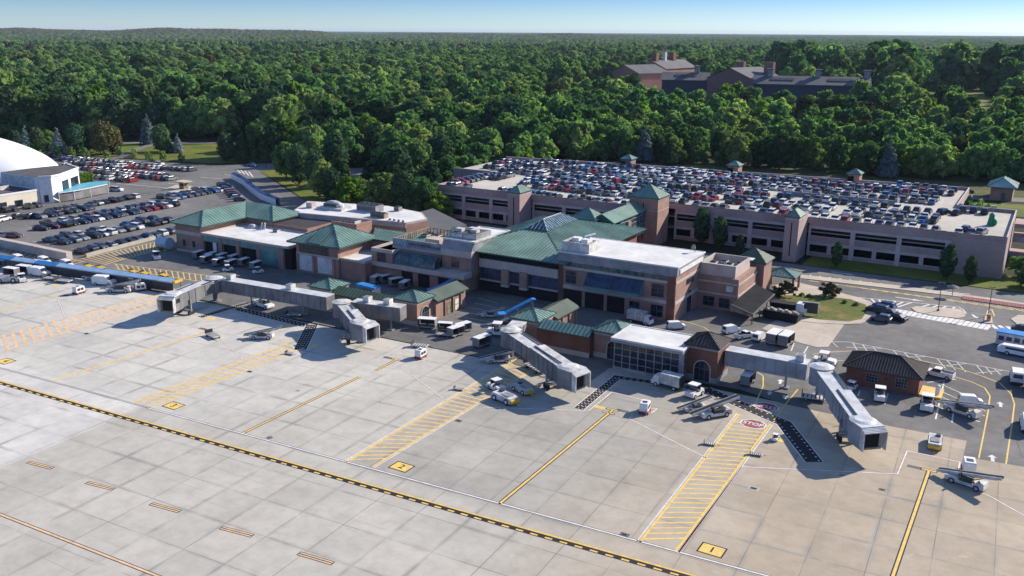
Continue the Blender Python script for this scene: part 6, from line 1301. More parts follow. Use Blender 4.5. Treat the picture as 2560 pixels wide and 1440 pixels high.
place('cart', mk_cart, (2580, 975), 95, 'white cart behind the van cut by the right edge', GC)
place('tug', mk_tug, (2060, 912), 0, 'white tractor with a dark grille behind the bend of the right jet bridge', GT, scale=1.2)
place('flat', mk_flatcart, (2035, 1000), 10, 'dark flat cart under the bend of the right jet bridge', 'flat carts'); place('flat', mk_flatcart, (1148, 975), 10, 'small red and white tow dolly at the edge of the middle hatched walkway', 'flat carts', scale=.45)
place('flat', mk_flatcart, (1775, 1112), 10, 'small red and white tow dolly left of the right hatched walkway', 'flat carts', scale=.45); place('flat', mk_flatcart, (1890, 1138), 10, 'small white dolly at the right side of the right hatched walkway', 'flat carts', scale=.45)
place('flat', mk_flatcart, (725, 886), 5, 'small red and white tow dolly at the left hatched walkway', 'flat carts', scale=.45); place('tug', mk_tug, (1938, 1100), 90, 'tiny pale machine on the yellow plate right of the STOP marking', GT, scale=.5)
place('tent', lambda: mk_tent('blue'), (882, 690), 15, 'navy blue peaked storage shelter against the brick wall behind the west concourse', 'blue shelters', scale=.8)
place('bluebox', mk_bluebox, (922, 736), -7, 'covered loading ramp with a bright blue roof behind the west concourse', None, scale=.8)
place('hoist', mk_hoist, (1295, 805), 47, 'passenger stair with a bright blue sloping canopy behind the east concourse pavilion', 'blue roofed stairs'); place('hoist', mk_hoist, (1105, 740), 40, 'passenger stair with a pale blue sloping canopy behind the rear wall of the west concourse', 'blue roofed stairs', scale=.8)
for i, (px, a) in enumerate((((940, 708), 100), ((965, 706), 80), ((990, 714), 70), ((1012, 722), 100))): place('cart', mk_cart, px, a, names[i] + ' pale roofed cart from left, cluster behind the west concourse', 'carts behind the west concourse', scale=.9)
# dense equipment at the left in front of the walkway
crowd = sorted((((30, 690), 10, 'cart'), ((62, 684), 10, 'cart'), ((100, 690), 12, 'van'), ((20, 705), 40, 'tow'), ((55, 704), 160, 'tug'), ((130, 700), 20, 'flat'), ((160, 706), 15, 'flat'), ((6, 668), 10, 'cart'), ((95, 672), 8, 'cart'), ((185, 690), 30, 'tug'), ((262, 712), 20, 'van'), ((335, 716), 10, 'tug'), ((375, 718), 15, 'cart')))
for i, (px, a, k) in enumerate(crowd):
    fn = {'cart': mk_cart, 'van': mk_van, 'tow': mk_tow, 'tug': mk_tug, 'flat': mk_flatcart}[k]; nm = {'cart': 'canopied cart', 'van': 'van', 'tow': 'pushback tractor', 'tug': 'tractor', 'flat': 'flat cart'}[k]
    kk = sum(1 for q in crowd[:i] if q[2] == k)
    place(k, fn, px, a, names[kk] + ' white ' + nm + ' from left, equipment crowd before the blue covered walkway', 'equipment in front of the covered walkway')
for i, (px, k) in enumerate((((48, 654), 0), ((112, 659), 0), ((168, 667), 0))):
    place('van', mk_van, px, -8, names[i] + ' white van from left, row behind the blue covered walkway', 'vans behind the covered walkway', scale=.8)
def mk_container():
    T = thing('dolly', 'x', 'dolly', (0, 0, 0), local=True)
    part(T, 'deck', ['yellow', 'greyd'], lambda mb: (mb.box(-1.5, -.8, .4, 1.5, .8, .55, 0), mb.box(-1.5, -.8, .55, -1.4, .8, 1.0, 1), mb.bar((1.5, 0, .4), (2.3, 0, .3), .08, .08, 1))); wheels(T, [(-1, -.7), (-1, .7), (1, -.7), (1, .7)], .22, .16, 'grey'); return T
for i, px in enumerate(((222, 668), (252, 672), (335, 682), (362, 686), (410, 691))): place('dolly', mk_container, px, -7, names[i] + ' yellow dolly from the left behind the blue covered walkway', 'yellow dollies', scale=0.8)
# dumpster, dump truck, shelter at right, signs
T = thing('open_skip', 'long open black skip filled with rubble, beside the black awning', 'skip', (*G(1955, 800), 0), rot=R(-6), local=True)
part(T, 'tub', ['void'], lambda mb: prof(mb, [(-3.6, .25), (-3.6, 1.9), (3.6, 1.9), (3.3, .25)], -1.2, 1.2)); part(T, 'rubble', ['rust', 'walk'], lambda mb: [mb.sph((-3 + .5 * k, (-.4, .4, 0)[k % 3], 1.9), .5, .6, .3, 7, 3, k % 2, z0=0) for k in range(13)])
T = thing('dump_truck', 'white-cabbed truck with a long black tipper body behind the open skip', 'truck', (*G(1975, 783), 0), rot=R(-5), local=True)
part(T, 'tipper_body', ['void'], lambda mb: prof(mb, [(-3.8, .9), (-4.0, 2.0), (1.2, 2.2), (1.2, .9)], -1.2, 1.2)); part(T, 'cab', ['white'], lambda mb: prof(mb, [(1.4, .6), (1.4, 2.6), (2.8, 2.6), (3.1, 1.5), (3.3, 1.4), (3.3, .6)], -1.05, 1.05, 0, .08))
part(T, 'windscreen', ['glass'], lambda mb: (mb.add([(2.86, -.85, 2.5), (2.86, .85, 2.5), (3.12, .88, 1.6), (3.12, -.88, 1.6)], [(0, 3, 2, 1)]), [mb.add([(1.7, s * 1.0, 1.6), (2.7, s * 1.0, 1.6), (2.6, s * .98, 2.3), (1.7, s * .98, 2.3)], [(0, 1, 2, 3)]) for s in (-1, 1)])); wheels(T, [(-2.4, -1.0), (-2.4, 1.0), (2.2, -1.0), (2.2, 1.0)], .48)
T = thing('shuttle_trailer', 'white and grey trailer with a bright blue roof at the right edge', 'trailer', (*G(2560, 872), 0), rot=R(-6), local=True)
part(T, 'body', ['offwhite', 'glass_b'], lambda mb: (mb.box(-4.6, -1.3, .4, 5, 1.3, 2.6, 0), [mb.box(-4.2 + k * 1.3, -1.33, 1.3, -3.3 + k * 1.3, -1.31, 2.1, 1) for k in range(7)])); part(T, 'roof', ['blue'], lambda mb: mb.box(-4.7, -1.4, 2.6, 5.1, 1.4, 2.8)); wheels(T, [(-3.2, -1.2), (-3.2, 1.2), (3, -1.2), (3, 1.2)], .4)
T = thing('shuttle_bus', 'long white rounded bus beside the blue roofed trailer at the right edge', 'bus', (*G(2560, 892), 0), rot=R(-8), local=True)
part(T, 'body', ['white', 'glass'], lambda mb: (prof(mb, [(-4.2, .4), (-4.3, 1.2), (-3.6, 1.7), (3, 1.9), (3.8, 1.2), (3.9, .4)], -1, 1, 0, .25), mb.box(-3, -.92, 1.1, 3, -.9, 1.5, 1))); wheels(T, [(-2.6, -.95), (-2.6, .95), (2.6, -.95), (2.6, .95)], .38)
x, y = G(2380, 742)
T = thing('rain_shelter', 'small round grey shelter on the kerb strip beside the red fire lane', 'shelter', (x, y, 0)); part(T, 'roof', ['slate_grey'], lambda mb: mb.tube((x, y, 2.2), (x, y, 2.6), 1.3, 0.4, 14)); part(T, 'post', ['grey'], lambda mb: mb.tube((x, y, .12), (x, y, 2.2), .08))
x, y = G(2023, 790)
T = thing('billboard_frame', 'dark framed board standing on the grass island', 'board', (x, y, 0)); part(T, 'panel', ['greyd'], lambda mb: mb.obox((x, y, 1.7), 3.0, .12, 2.2, R(8))); part(T, 'frame', ['offwhite'], lambda mb: (mb.obox((x, y, 2.86), 3.2, .2, .12, R(8)), mb.obox((x + 1.6, y + .22, 1.5), .12, .2, 2.8, R(8))))
x, y = G(2471, 803)
T = thing('ticket_machine', 'small orange and white ticket machine on the yellow outlined island', 'machine', (x, y, .15)); part(T, 'cabinet', ['walk', 'orange'], lambda mb: (mb.box(x - .35, y - .3, .15, x + .35, y + .3, 1.5, 0), mb.box(x - .3, y - .33, .6, x + .3, y - .3, 1.2, 1))); part(T, 'barrier_arm', ['white'], lambda mb: mb.bar((x - .3, y, 1.1), (x - 3.2, y, 1.2), .1, .1))
# fuel area beside the crew hut
x, y = G(2328, 985)
T = thing('spill_bund', 'yellow-stained low bund with a white bottle tank beside the crew hut', 'bund', (x, y, 0)); part(T, 'tray', ['yellow', 'p_pale'], lambda mb: mb.box(x - 1.6, y - 2, 0, x + 1.6, y + 2.4, .35, 0, top=1)); part(T, 'bottle', ['white'], lambda mb: (mb.tube((x + .9, y - .6, .35), (x + .9, y - .6, 1.7), .35, n=14), mb.sph((x + .9, y - .6, 1.7), .35, .35, .25, 14, 4, z0=0)))
# lamp posts
def lamp(px, h, label):
    x, y = G(*px); T = thing('lamp_post', label, 'street lamp', (x, y, 0), 'lamp posts on the service road')
    part(T, 'post', ['greyd'], lambda mb: (mb.tube((x, y, 0), (x, y, h), .09, .06, 8), mb.tube((x, y, 0), (x, y, .4), .25, n=8))); part(T, 'lamp_head', ['greyd'], lambda mb: (mb.box(x - .7, y - .15, h, x - .1, y + .15, h + .12), mb.box(x + .1, y - .15, h, x + .7, y + .15, h + .12)))
lamp((2345, 778), 6, 'thin dark lamp post on the oval concrete island'); lamp((2470, 790), 6, 'thin dark lamp post beside the ticket machine'); lamp((665, 420), 7, 'lamp post at the road bend beyond the parking lot'); lamp((1330, 408), 8, 'lamp post behind the far left part of the garage')
T = thing('road_sign', 'small green and white road sign beside the lane behind the garage', 'sign', (*G(1437, 394), 0)); x, y = G(1437, 394)
part(T, 'panel', ['teal'], lambda mb: mb.box(x - 1.0, y - .05, 2.2, x + 1.0, y + .05, 4.4)); part(T, 'post', ['grey'], lambda mb: mb.box(x - .08, y + .06, 0, x + .08, y + .16, 4.4))
# green figure at the garage corner
T = thing('green_tarp_crane', 'bright green tarp-covered post machine on the far right corner of the garage deck', 'machine', (-11.5, 250, DK)); 
part(T, 'tarp', [mat('bright_green_tarp', (0.01, 0.26, 0.10), 0.6, 0.4, 1.5)], lambda mb: (mb.tube((-11.5, 254, DK), (-11.5, 254, DK + 2.4), 1.0, 0.6, 9), mb.sph((-11.5, 254, DK + 2.5), .7, .7, .7, 9, 5), mb.sph((-10.7, 253.6, DK + .9), .6, .7, .9, 8, 5))); part(T, 'mast', ['grey'], lambda mb: (mb.tube((-11.5, 254, DK + 2), (-11.5, 254, DK + 5.0), .08), mb.tube((-11.5, 254, DK + 4.6), (-11.5, 254, DK + 5.0), .1, .7, 10)))
# ================================================================== parked cars
def car_mesh(kind, colr):
    mb = MB()
    if kind == 'sedan': body = [(-2.25, .28), (-2.3, .78), (-2.15, .95), (-1.55, .98), (1.0, .95), (1.95, .82), (2.25, .62), (2.28, .28)]; cab = [(-1.75, .96), (-1.05, 1.42), (.25, 1.44), (1.05, .95)]; rf = [(-1.08, 1.40), (-.95, 1.46), (.15, 1.48), (.30, 1.42)]; L = 1.4
    elif kind == 'suv': body = [(-2.25, .32), (-2.32, .95), (-2.2, 1.12), (1.05, 1.08), (2.0, .98), (2.25, .75), (2.28, .32)]; cab = [(-2.2, 1.10), (-1.95, 1.68), (.35, 1.68), (1.15, 1.08)]; rf = [(-1.98, 1.66), (-1.85, 1.73), (.25, 1.73), (.4, 1.66)]; L = 1.42
    elif kind == 'hatch': body = [(-1.95, .28), (-2.0, .85), (-1.85, 1.0), (1.0, .96), (1.75, .82), (1.98, .6), (2.0, .28)]; cab = [(-1.85, .99), (-1.5, 1.5), (.2, 1.5), (1.05, .96)]; rf = [(-1.52, 1.48), (-1.4, 1.54), (.12, 1.54), (.26, 1.48)]; L = 1.25
    else: body = [(-2.7, .42), (-2.7, 1.08), (-.5, 1.1), (1.0, 1.12), (2.45, 1.02), (2.65, .75), (2.65, .42)]; cab = [(-.6, 1.08), (-.45, 1.7), (.7, 1.7), (1.3, 1.1)]; rf = [(-.48, 1.68), (-.4, 1.76), (.66, 1.76), (.76, 1.68)]; L = 1.75
    prof(mb, body, -.9, .9, 0, .07); prof(mb, cab, -.84, .84, 1, .17); prof(mb, rf, -.69, .69, 0, .04)
    if kind == 'pickup': mb.box(-2.55, -.75, 1.085, -.65, .75, 1.10, 3)
    for x in (-L, L):
        for y in (-.82, .82): mb.tube((x, y - .1, .33), (x, y + .1, .33), .33, n=12, mi=2)
    mb.box(2.2, -.75, .5, 2.29, -.5, .62, 4); mb.box(2.2, .5, .5, 2.29, .75, .62, 4)
    me = bpy.data.meshes.new('car_' + kind); me.from_pydata(mb.v, [], mb.f)
    for m in (CARC[colr], MT['glass'], MT['tyre'], MT['greyd'], MT['white']): me.materials.append(m)
    me.polygons.foreach_set('material_index', mb.m); me.update(); return me
KIND = ['sedan'] * 9 + ['suv'] * 9 + ['hatch'] * 3 + ['pickup'] * 2
COLS = ['black'] * 14 + ['grey'] * 10 + ['navy'] * 8 + ['silver'] * 6 + ['white'] * 12 + ['red'] * 4 + ['maroon'] * 2 + ['blue'] * 2
CMESH = {}
CARS = []      # (x, y, z, angle, kind, colour, row name, order key)
crng = random.Random(21)
def car(x, y, z, ang, row, key, kind=None, colr=None):
    kind = kind or crng.choice(KIND); colr = colr or crng.choice(COLS)
    CARS.append((x + crng.uniform(-.2, .2), y + crng.uniform(-.45, .45), z, ang + crng.uniform(-.06, .06), kind, colr, row, key))
def inside(x, y, P):
    c = False
    for i in range(len(P)):
        (x0, y0), (x1, y1) = P[i], P[i - 1]
        if (y0 > y) != (y1 > y) and x < (x1 - x0) * (y - y0) / (y1 - y0) + x0: c = not c
    return c
row_names = {}
def deck_row(y, x0, x1, row, fill=0.96, up=1, skip=()):
    x = x0
    while x <= x1:
        if crng.random() < fill and not any(a <= x <= b for a, b in skip) and inside(x, y - 2.6, deck_poly) and inside(x, y + 2.6, deck_poly) and inside(x + 1.2, y, deck_poly) and inside(x - 1.2, y, deck_poly):
            car(x, y, DK + 0.005, math.pi / 2 * up + (math.pi if crng.random() < .25 else 0), row, x)
        x += 2.62
deck_row(229.7, -157.7, -92.5, 'front row, left half of garage roof', .9, skip=((-151, -140),))
deck_row(238.8, -82.7, -12, 'front row, right half of garage roof', .93, skip=((-21, -19),))
deck_row(242.0, -140, -86, 'second row, left half of garage roof', .95); deck_row(249.3, -66, -24, 'second row, right half of garage roof', .9); deck_row(249.8, -157.7, -68, 'third row, left half of garage roof', .93, skip=((-150, -143),))
deck_row(254.6, -157.7, -24, 'row behind the first aisle, garage roof', .92, skip=((-150, -145),)); deck_row(262.8, -35, -24, 'short row right of the roof ramp', .9)
deck_row(264.0, -160.0, -70, 'row left of the roof ramp wall', .93); deck_row(265.0, -67, -36, 'row touching the roof ramp wall', .95); deck_row(269.0, -172.0, -70, 'row left behind the ramp wall', .9)
deck_row(278.5, -172.0, -26, 'first full row behind the ramp', .9); deck_row(283.6, -172.0, -26, 'second full row behind the ramp', .9); deck_row(292.2, -160.0, -26, 'third full row behind the ramp', .88)
deck_row(297.4, -130.0, -24, 'fourth full row behind the ramp', .88); deck_row(305.3, -88.0, -24, 'row along the far parapet', .88)
for k in range(3): car(-19.5 + k * 2.8, 270.4, DK, math.pi / 2, 'far right corner bay of garage roof', k, 'suv', ('grey', 'navy', 'black')[k])
car(-23.2, 263.4, DK, 1.2, 'beside the bushes on garage roof', 0, 'suv', 'black'); car(-20.2, 264.3, DK, 1.3, 'beside the bushes on garage roof', 1, 'sedan', 'black')
car(-16, 242.2, DK, 1.5, 'near right front corner of garage roof', 0, 'suv', 'grey'); car(-12.5, 241.5, DK, 1.4, 'near right front corner of garage roof', 1, 'suv', 'silver')
for k in range(9): car(-158.3, 233.5 + k * 2.8, DK, 0, 'along left side parapet of garage roof', k, None, ('red', 'red', 'grey', 'grey', 'black', 'silver', 'maroon', 'navy', 'white')[k])
def lot_row(x, y0, y1, row, fill=.92, flip=0):
    y = y0; fill = min(.98, fill + .06)
    while y <= y1:
        if crng.random() < fill: car(x, y, 0.01, flip * math.pi + (math.pi if crng.random() < .2 else 0), row, y)
        y += 2.75
lot_row(-209.5, 138.5, 172, 'lot row nearest yellow hatching', .95, 1)
lot_row(-222.6, 143, 178, 'near side of second double lot row', .95); lot_row(-228.2, 141.5, 176, 'far side of second double lot row', .93, 1)
lot_row(-242.3, 156, 196, 'near side of third double lot row', .95); lot_row(-248.0, 154, 198, 'far side of third double lot row', .85, 1)
lot_row(-259.5, 160, 178, 'near side of fourth double lot row', .85); lot_row(-264.6, 166, 198, 'far side of fourth double lot row', .8, 1)
lot_row(-277.5, 148, 172, 'along the cream wall', .6, 1)
lot_row(-251.5, 202, 222, 'near side of rows behind toll booth', .93); lot_row(-256.8, 202, 219, 'far side of rows behind toll booth', .9, 1)
for k in range(9): p = lerp((-259, 233.0), (-230.5, 214.0), k / 8); car(p[0] - 0.6, p[1] - 2.4, .01, R(55), 'slanted row at white screen wall', k)
car(*G(290, 478), .01, .3, 'lane beside the teal canopy', 0, 'suv', 'white'); car(*G(80, 545), .01, 1.8, 'open lane before the white building', 0, 'sedan', 'black'); car(*G(44, 545), .01, 1.8, 'open lane before the white building', 1, 'sedan', 'black'); car(*G(12, 552), .01, 1.8, 'open lane before the white building', 2, 'suv', 'white')
car(*G(108, 575), .01, .4, 'near left corner of the lot', 0, 'sedan', 'black'); car(*G(130, 571), .01, .4, 'near left corner of the lot', 1, 'sedan', 'maroon'); car(*G(10, 592), .01, .5, 'near left corner of the lot', 2, 'sedan', 'silver'); car(*G(35, 594), .01, .5, 'near left corner of the lot', 3, 'hatch', 'maroon')
for j, (p0, p1, n, nm) in enumerate((((110, 391), (330, 413), 34, 'farthest row of the lot behind the dome'), ((150, 400), (405, 420), 32, 'second farthest row of the lot'), ((165, 411), (480, 428), 34, 'third farthest row of the lot'), ((215, 424), (410, 442), 24, 'fourth farthest row of the lot'), ((235, 432), (430, 451), 24, 'fifth farthest row of the lot'), ((250, 446), (330, 455), 9, 'short far row behind the teal canopy'))):
    a, b = G(*p0), G(*p1); n = min(n, int(math.dist(a, b) / 2.7))
    for k in range(n):
        if crng.random() < .97: p = lerp(a, b, k / (n - 1)); car(p[0], p[1], .01, math.pi / 2 + .1, nm, k)
car(*G(400, 413), .02, .1, 'far edge of the lot', 0, 'suv', 'white'); car(*G(478, 423), .02, .1, 'tip of the far island of the lot', 0, 'hatch', 'red'); car(*G(632, 416), .02, -.1, 'road junction beyond the lot', 0, 'sedan', 'blue')
for k, (p, a) in enumerate((((2192, 780), 165), ((2210, 772), 165), ((2215, 788), 165), ((2238, 800), 165), ((2200, 804), 170))): car(*G(*p), .01, R(a), 'cluster beside the crosswalk', k, ('suv', 'suv', 'sedan', 'sedan', 'hatch')[k], ('black', 'navy', 'black', 'black', 'grey')[k])
car(*G(2560, 833), .01, -.1, 'right edge above blue roofed trailer', 0, 'sedan', 'black'); car(*G(2420, 482), .02, .1, 'beside the small house behind the garage', 0, 'sedan', 'maroon')
def cdist(c):
    d = Vector((c[0], c[1], c[2] - CAM_H)); return d.length
def visible(c):
    d = Vector((c[0], c[1], c[2] + .8 - CAM_H)); z = d.dot(cf); px = 1280 + FPX * d.dot(cr) / z; py = 720 - FPX * d.dot(cu) / z
    return -15 < px < 2575 and -15 < py < 1455
CARS = [c for c in CARS if visible(c)]
CARS.sort(key=cdist)
indiv, rest = CARS[:298], CARS[298:]
ORD = [*'first second third fourth fifth sixth seventh eighth ninth tenth eleventh twelfth thirteenth fourteenth fifteenth sixteenth seventeenth eighteenth nineteenth twentieth twenty-first twenty-second twenty-third twenty-fourth twenty-fifth twenty-sixth twenty-seventh twenty-eighth'.split()]
cnt = {}
for c in sorted(indiv, key=lambda c: (c[6], c[7])):
    x, y, z, a, kind, colr, row, key = c; mk = (kind, colr)
    if mk not in CMESH: CMESH[mk] = car_mesh(kind, colr)
    o = bpy.data.objects.new('parked_car', CMESH[mk]); col.objects.link(o); o.location = (x, y, z); o.rotation_euler = (0, 0, a)
    n = cnt[(row, colr, kind)] = cnt.get((row, colr, kind), 0) + 1
    kn = {'sedan': 'sedan', 'suv': 'off-roader', 'hatch': 'hatchback', 'pickup': 'pickup'}[kind]
    cn = {'grey': 'dark grey'}.get(colr, colr)
    tag(o, (f"{ORD[n - 1]} {cn} {kn} from the {'left' if z > 5 else 'near end'}, {row}"), 'car', 'cars parked on the garage roof' if z > 5 else 'cars parked in the lots')
mb = {}
V, F, M = [], [], []; mats_ = []; midx = {}
for x, y, z, a, kind, colr, row, key in rest:
    mk = (kind, colr)
    if mk not in CMESH: CMESH[mk] = car_mesh(kind, colr)
    me = CMESH[mk]; k = len(V); ca, sa = math.cos(a), math.sin(a)
    for v in me.vertices: V.append((x + v.co.x * ca - v.co.y * sa, y + v.co.x * sa + v.co.y * ca, z + v.co.z))
    for p in me.polygons:
        F.append(tuple(i + k for i in p.vertices)); m = me.materials[p.material_index]
        if m.name not in midx: midx[m.name] = len(mats_); mats_.append(m)
        M.append(midx[m.name])
me = bpy.data.meshes.new('far_parked_cars'); me.from_pydata(V, [], F)
for m in mats_: me.materials.append(m)
me.polygons.foreach_set('material_index', M); me.update(); o = bpy.data.objects.new('far_parked_cars', me); col.objects.link(o); o['kind'] = 'stuff'
tag(o, 'many small parked cars in the farther rows of the garage roof and parking lot', 'cars')

# ================================================================== trees
def ico(sub):
    import bmesh
    b = bmesh.new(); bmesh.ops.create_icosphere(b, subdivisions=sub, radius=1.0); v = np.array([x.co[:] for x in b.verts]); f = [tuple(q.index for q in p.verts) for p in b.faces]; b.free(); return v, f
ICO1 = ico(1); ICO2 = ico(2)
def crown(seed, lumps, ncard, csize, lmat, core=0.80, name='crown', flat_=0.85, droop=0.0, skel=None):
    """leaf clumps: a ragged low core inside each lump and many small leaf cards over the lumps"""
    g_ = np.random.default_rng(seed); V, F = [], []
    w_ = np.array([l[3] ** 2 for l in lumps]); w_ /= w_.sum()
    iv, if_ = ICO1
    for (x, y, z, r, zs) in lumps:
        k = len(V); jit = 1 + g_.normal(0, .10, len(iv)); P = iv * (r * core) * jit[:, None]; P[:, 2] *= zs; P += (x, y, z)
        V += [tuple(p) for p in P]; F += [tuple(i + k for i in f) for f in if_]
    idx = g_.choice(len(lumps), ncard, p=w_)
    d = g_.normal(0, 1, (ncard, 3)); d[:, 2] = d[:, 2] + 0.35; d /= np.linalg.norm(d, axis=1)[:, None]
    L = np.array(lumps)[idx]; rad = L[:, 3] * g_.uniform(.82, 1.08, ncard)
    C = L[:, :3] + d * rad[:, None] * np.stack([np.ones(ncard), np.ones(ncard), L[:, 4]], 1)
    n = d + g_.normal(0, .45, (ncard, 3)); n /= np.linalg.norm(n, axis=1)[:, None]
    t = np.cross(n, g_.normal(0, 1, (ncard, 3))); t /= np.linalg.norm(t, axis=1)[:, None]; b = np.cross(n, t)
    s = csize * g_.uniform(.55, 1.25, ncard)
    Q = np.stack([C - t * s[:, None] * .5 - b * s[:, None] * .35, C + t * s[:, None] * .5 - b * s[:, None] * .45, C + t * s[:, None] * .35 + b * s[:, None] * .5 - n * s[:, None] * .12, C - t * s[:, None] * .45 + b * s[:, None] * .4], 1)
    k = len(V); V += [tuple(p) for p in Q.reshape(-1, 3)]; F += [(k + 4 * i, k + 4 * i + 1, k + 4 * i + 2, k + 4 * i + 3) for i in range(ncard)]
    return V, F
def lumps_broad(seed, H=10.0, n=16, wide=0.34):
    q = random.Random(seed); o = []
    for i in range(n):
        t = (i + .5) / n; z = H * (0.15 + .76 * t); r = H * wide * math.sin(math.pi * (0.24 + .68 * t)) ** .7
        a = i * 2.4 + q.uniform(-.5, .5); rr = r * q.uniform(.35, 1.0); lr = H * q.uniform(.075, .185) * (1.2 - .45 * t)
        o.append((rr * math.cos(a), rr * math.sin(a), z, lr, q.uniform(.75, 1.0)))
    o.append((0, 0, H * .62, H * .2, 1.1)); o.append((q.uniform(-.5, .5), q.uniform(-.5, .5), H * .9, H * .10, .9)); return o
def lumps_cone(seed, H=10.0, n=18, wide=0.24):
    q = random.Random(seed); o = []
    for i in range(n):
        t = (i + .5) / n; z = H * (0.08 + .86 * t); r = H * wide * (1 - t) ** .85 + .15; k = max(1, int(5 * (1 - t) + 1))
        for j in range(k):
            a = i * 1.3 + j * 2 * math.pi / k; o.append((r * .62 * math.cos(a), r * .62 * math.sin(a), z, r * .52 + .12, .65))
    return o
def lumps_oval(seed, H=10.0, wide=0.22, n=14):
    q = random.Random(seed); o = []
    for i in range(n):
        t = (i + .5) / n; z = H * (0.12 + .8 * t); r = H * wide * math.sin(math.pi * min(.97, .12 + .80 * t)) ** .6; a = i * 2.4
        o.append((r * .45 * math.cos(a), r * .45 * math.sin(a), z, r * .68 + .1, 1.05))
    return o
def trunk_mb(H=10.0, top=.75, r=.2, limbs=5, seed=0):
    q = random.Random(seed); mb = MB(); mb.tube((0, 0, -.1), (0, 0, H * top * .5), r, r * .7, 7); mb.tube((0, 0, H * top * .5), (0.1, 0, H * top), r * .7, r * .25, 6)
    for i in range(limbs):
        a = i * 2.3 + q.random(); z = H * q.uniform(.25, .5); mb.tube((0, 0, z), (math.cos(a) * H * .18, math.sin(a) * H * .18, z + H * .18), r * .45, r * .12, 5)
    return mb
def mesh_of(V, F, name, mats, extra=None):
    me = bpy.data.meshes.new(name); n0 = len(F)
    if extra:
        k = len(V); V = V + [tuple(p) for p in extra.v]; F = F + [tuple(i + k for i in f) for f in extra.f]
    me.from_pydata(V, [], F)
    for m in mats: me.materials.append(MT[m])
    if extra: me.polygons.foreach_set('material_index', [0] * n0 + [1] * (len(F) - n0))
    me.update(); return me
SPEC = {'broad': (lambda s: lumps_broad(s, n=20), 1700, .62, 'leaf'), 'broad_wide': (lambda s: lumps_broad(s, n=22, wide=.42), 1900, .66, 'leaf'), 'bright': (lambda s: lumps_broad(s, n=18, wide=.36), 1700, .6, 'leaf_b'),
        'pine': (lambda s: lumps_oval(s, wide=.27, n=20), 1900, .55, 'leaf_s'), 'cone': (lambda s: lumps_cone(s), 2400, .42, 'leaf_s'), 'spruce': (lambda s: lumps_cone(s, wide=.23), 2600, .42, 'leaf_blue'),
        'cypress': (lambda s: lumps_oval(s, wide=.20, n=16), 1800, .45, 'leaf_s'), 'dry': (lambda s: lumps_oval(s, wide=.3, n=18), 1700, .6, 'leaf_dry'), 'shrub': (lambda s: lumps_broad(s, n=14, wide=.42), 1100, .7, 'leaf'), 'grey': (lambda s: lumps_broad(s, n=16, wide=.55), 1300, .7, 'leaf_grey'),
        'hedge': (lambda s: lumps_oval(s, wide=.28, n=12), 900, .6, 'leaf_b')}
TPROTO = {}
def tree(kind, x, y, h, label, cat='tree', group=None, wide=1.0, var=0):
    v = var % 3; key = (kind, v)
    if key not in TPROTO:
        fn, nc, cs, lm = SPEC[kind]; V, F = crown(100 + v * 7 + len(TPROTO), fn(v * 13 + 5), nc, cs, lm)
        TPROTO[key] = (mesh_of(V, F, kind + '_crown', [lm]), None); mb = trunk_mb(seed=v, r=.16 if kind in ('shrub', 'hedge') else .22); me = bpy.data.meshes.new('trunk'); me.from_pydata(mb.v, [], mb.f); me.materials.append(MT['bark']); TPROTO[key] = (TPROTO[key][0], me)
    cm, tm = TPROTO[key]; nm = {'tree': 'tree', 'spruce': 'spruce_tree', 'shrub': 'shrub', 'cypress': 'cypress_tree', 'pine': 'pine_tree'}.get(cat, 'tree')
    T = bpy.data.objects.new(nm, None); col.objects.link(T); tag(T, label, cat, group); s = h / 10.0
    T.location = (x, y, 0); T.scale = (s * wide, s * wide, s); T.rotation_euler = (0, 0, rng.uniform(0, 6.28))
    for n_, m_ in (('crown', cm), ('trunk', tm)): o = bpy.data.objects.new(n_, m_); col.objects.link(o); o.parent = T
    return T
def tpx(kind, px, h, label, cat='tree', group=None, wide=1.0, var=0, z=0): x, y = G(*px); return tree(kind, x, y, h, label, cat, group, wide, var)
# along the garage front
tpx('cypress', (1385, 558), 8.6, 'dark cypress left of the big garage stair tower', 'cypress')
for px, h, lb in (((1752, 611), 10.4, 'tallest dark cypress in front of the garage, just right of the big stair tower'), ((1798, 622), 9.2, 'slim cypress second from the big stair tower'), ((1848, 637), 5.5, 'short cypress before the slotted stair tower'), ((2090, 668), 6.6, 'lone dark cypress in front of the right half of the garage'), ((2364, 699), 8.8, 'tall dark cypress near the blank right end wall of the garage'), ((2422, 708), 6.8, 'smaller dark cypress beside the tall one at the right end of the garage')):
    tpx('cypress', px, h, lb, 'cypress', wide=1.0, var=int(h))
tpx('shrub', (2545, 690), 5, 'round green bush at the right edge, beyond the end of the garage', 'shrub', wide=1.5); tpx('broad', (2575, 720), 6, 'leafy bush cut by the right edge below the garage end', 'shrub', wide=1.4, var=1)
tpx('shrub', (2390, 512), 3.9 + DK * .0, 'clipped bush in the notch of the garage corner', 'shrub', wide=1.3)
for i, (x, y) in enumerate(((-19.0, 280.0), (-16.3, 279), (-13.6, 277.5))): T_ = tree('shrub', x, y, 12.2 - i * .8, ('leftmost', 'middle', 'rightmost')[i] + ' of three green trees rising behind the notch of the garage deck', 'shrub', wide=.55, var=i)
# grass island shrubs (grey, ragged)
for i, px in enumerate(((2004, 741), (2022, 744), (2062, 746), (2112, 759), (2140, 765))): tpx('shrub', px, .9, 'low round bush, ' + ORD[i] + ' of those on the grass island', 'shrub', 'bushes on the grass island', 1.6, i, )
tpx('grey', (1962, 742), 3.6, 'ragged grey-green shrub under the small green hip roof shelter', 'shrub', wide=1.25); tpx('grey', (2072, 741), 3.3, 'ragged brown tree on the island sidewalk', 'tree', wide=1.3, var=1)
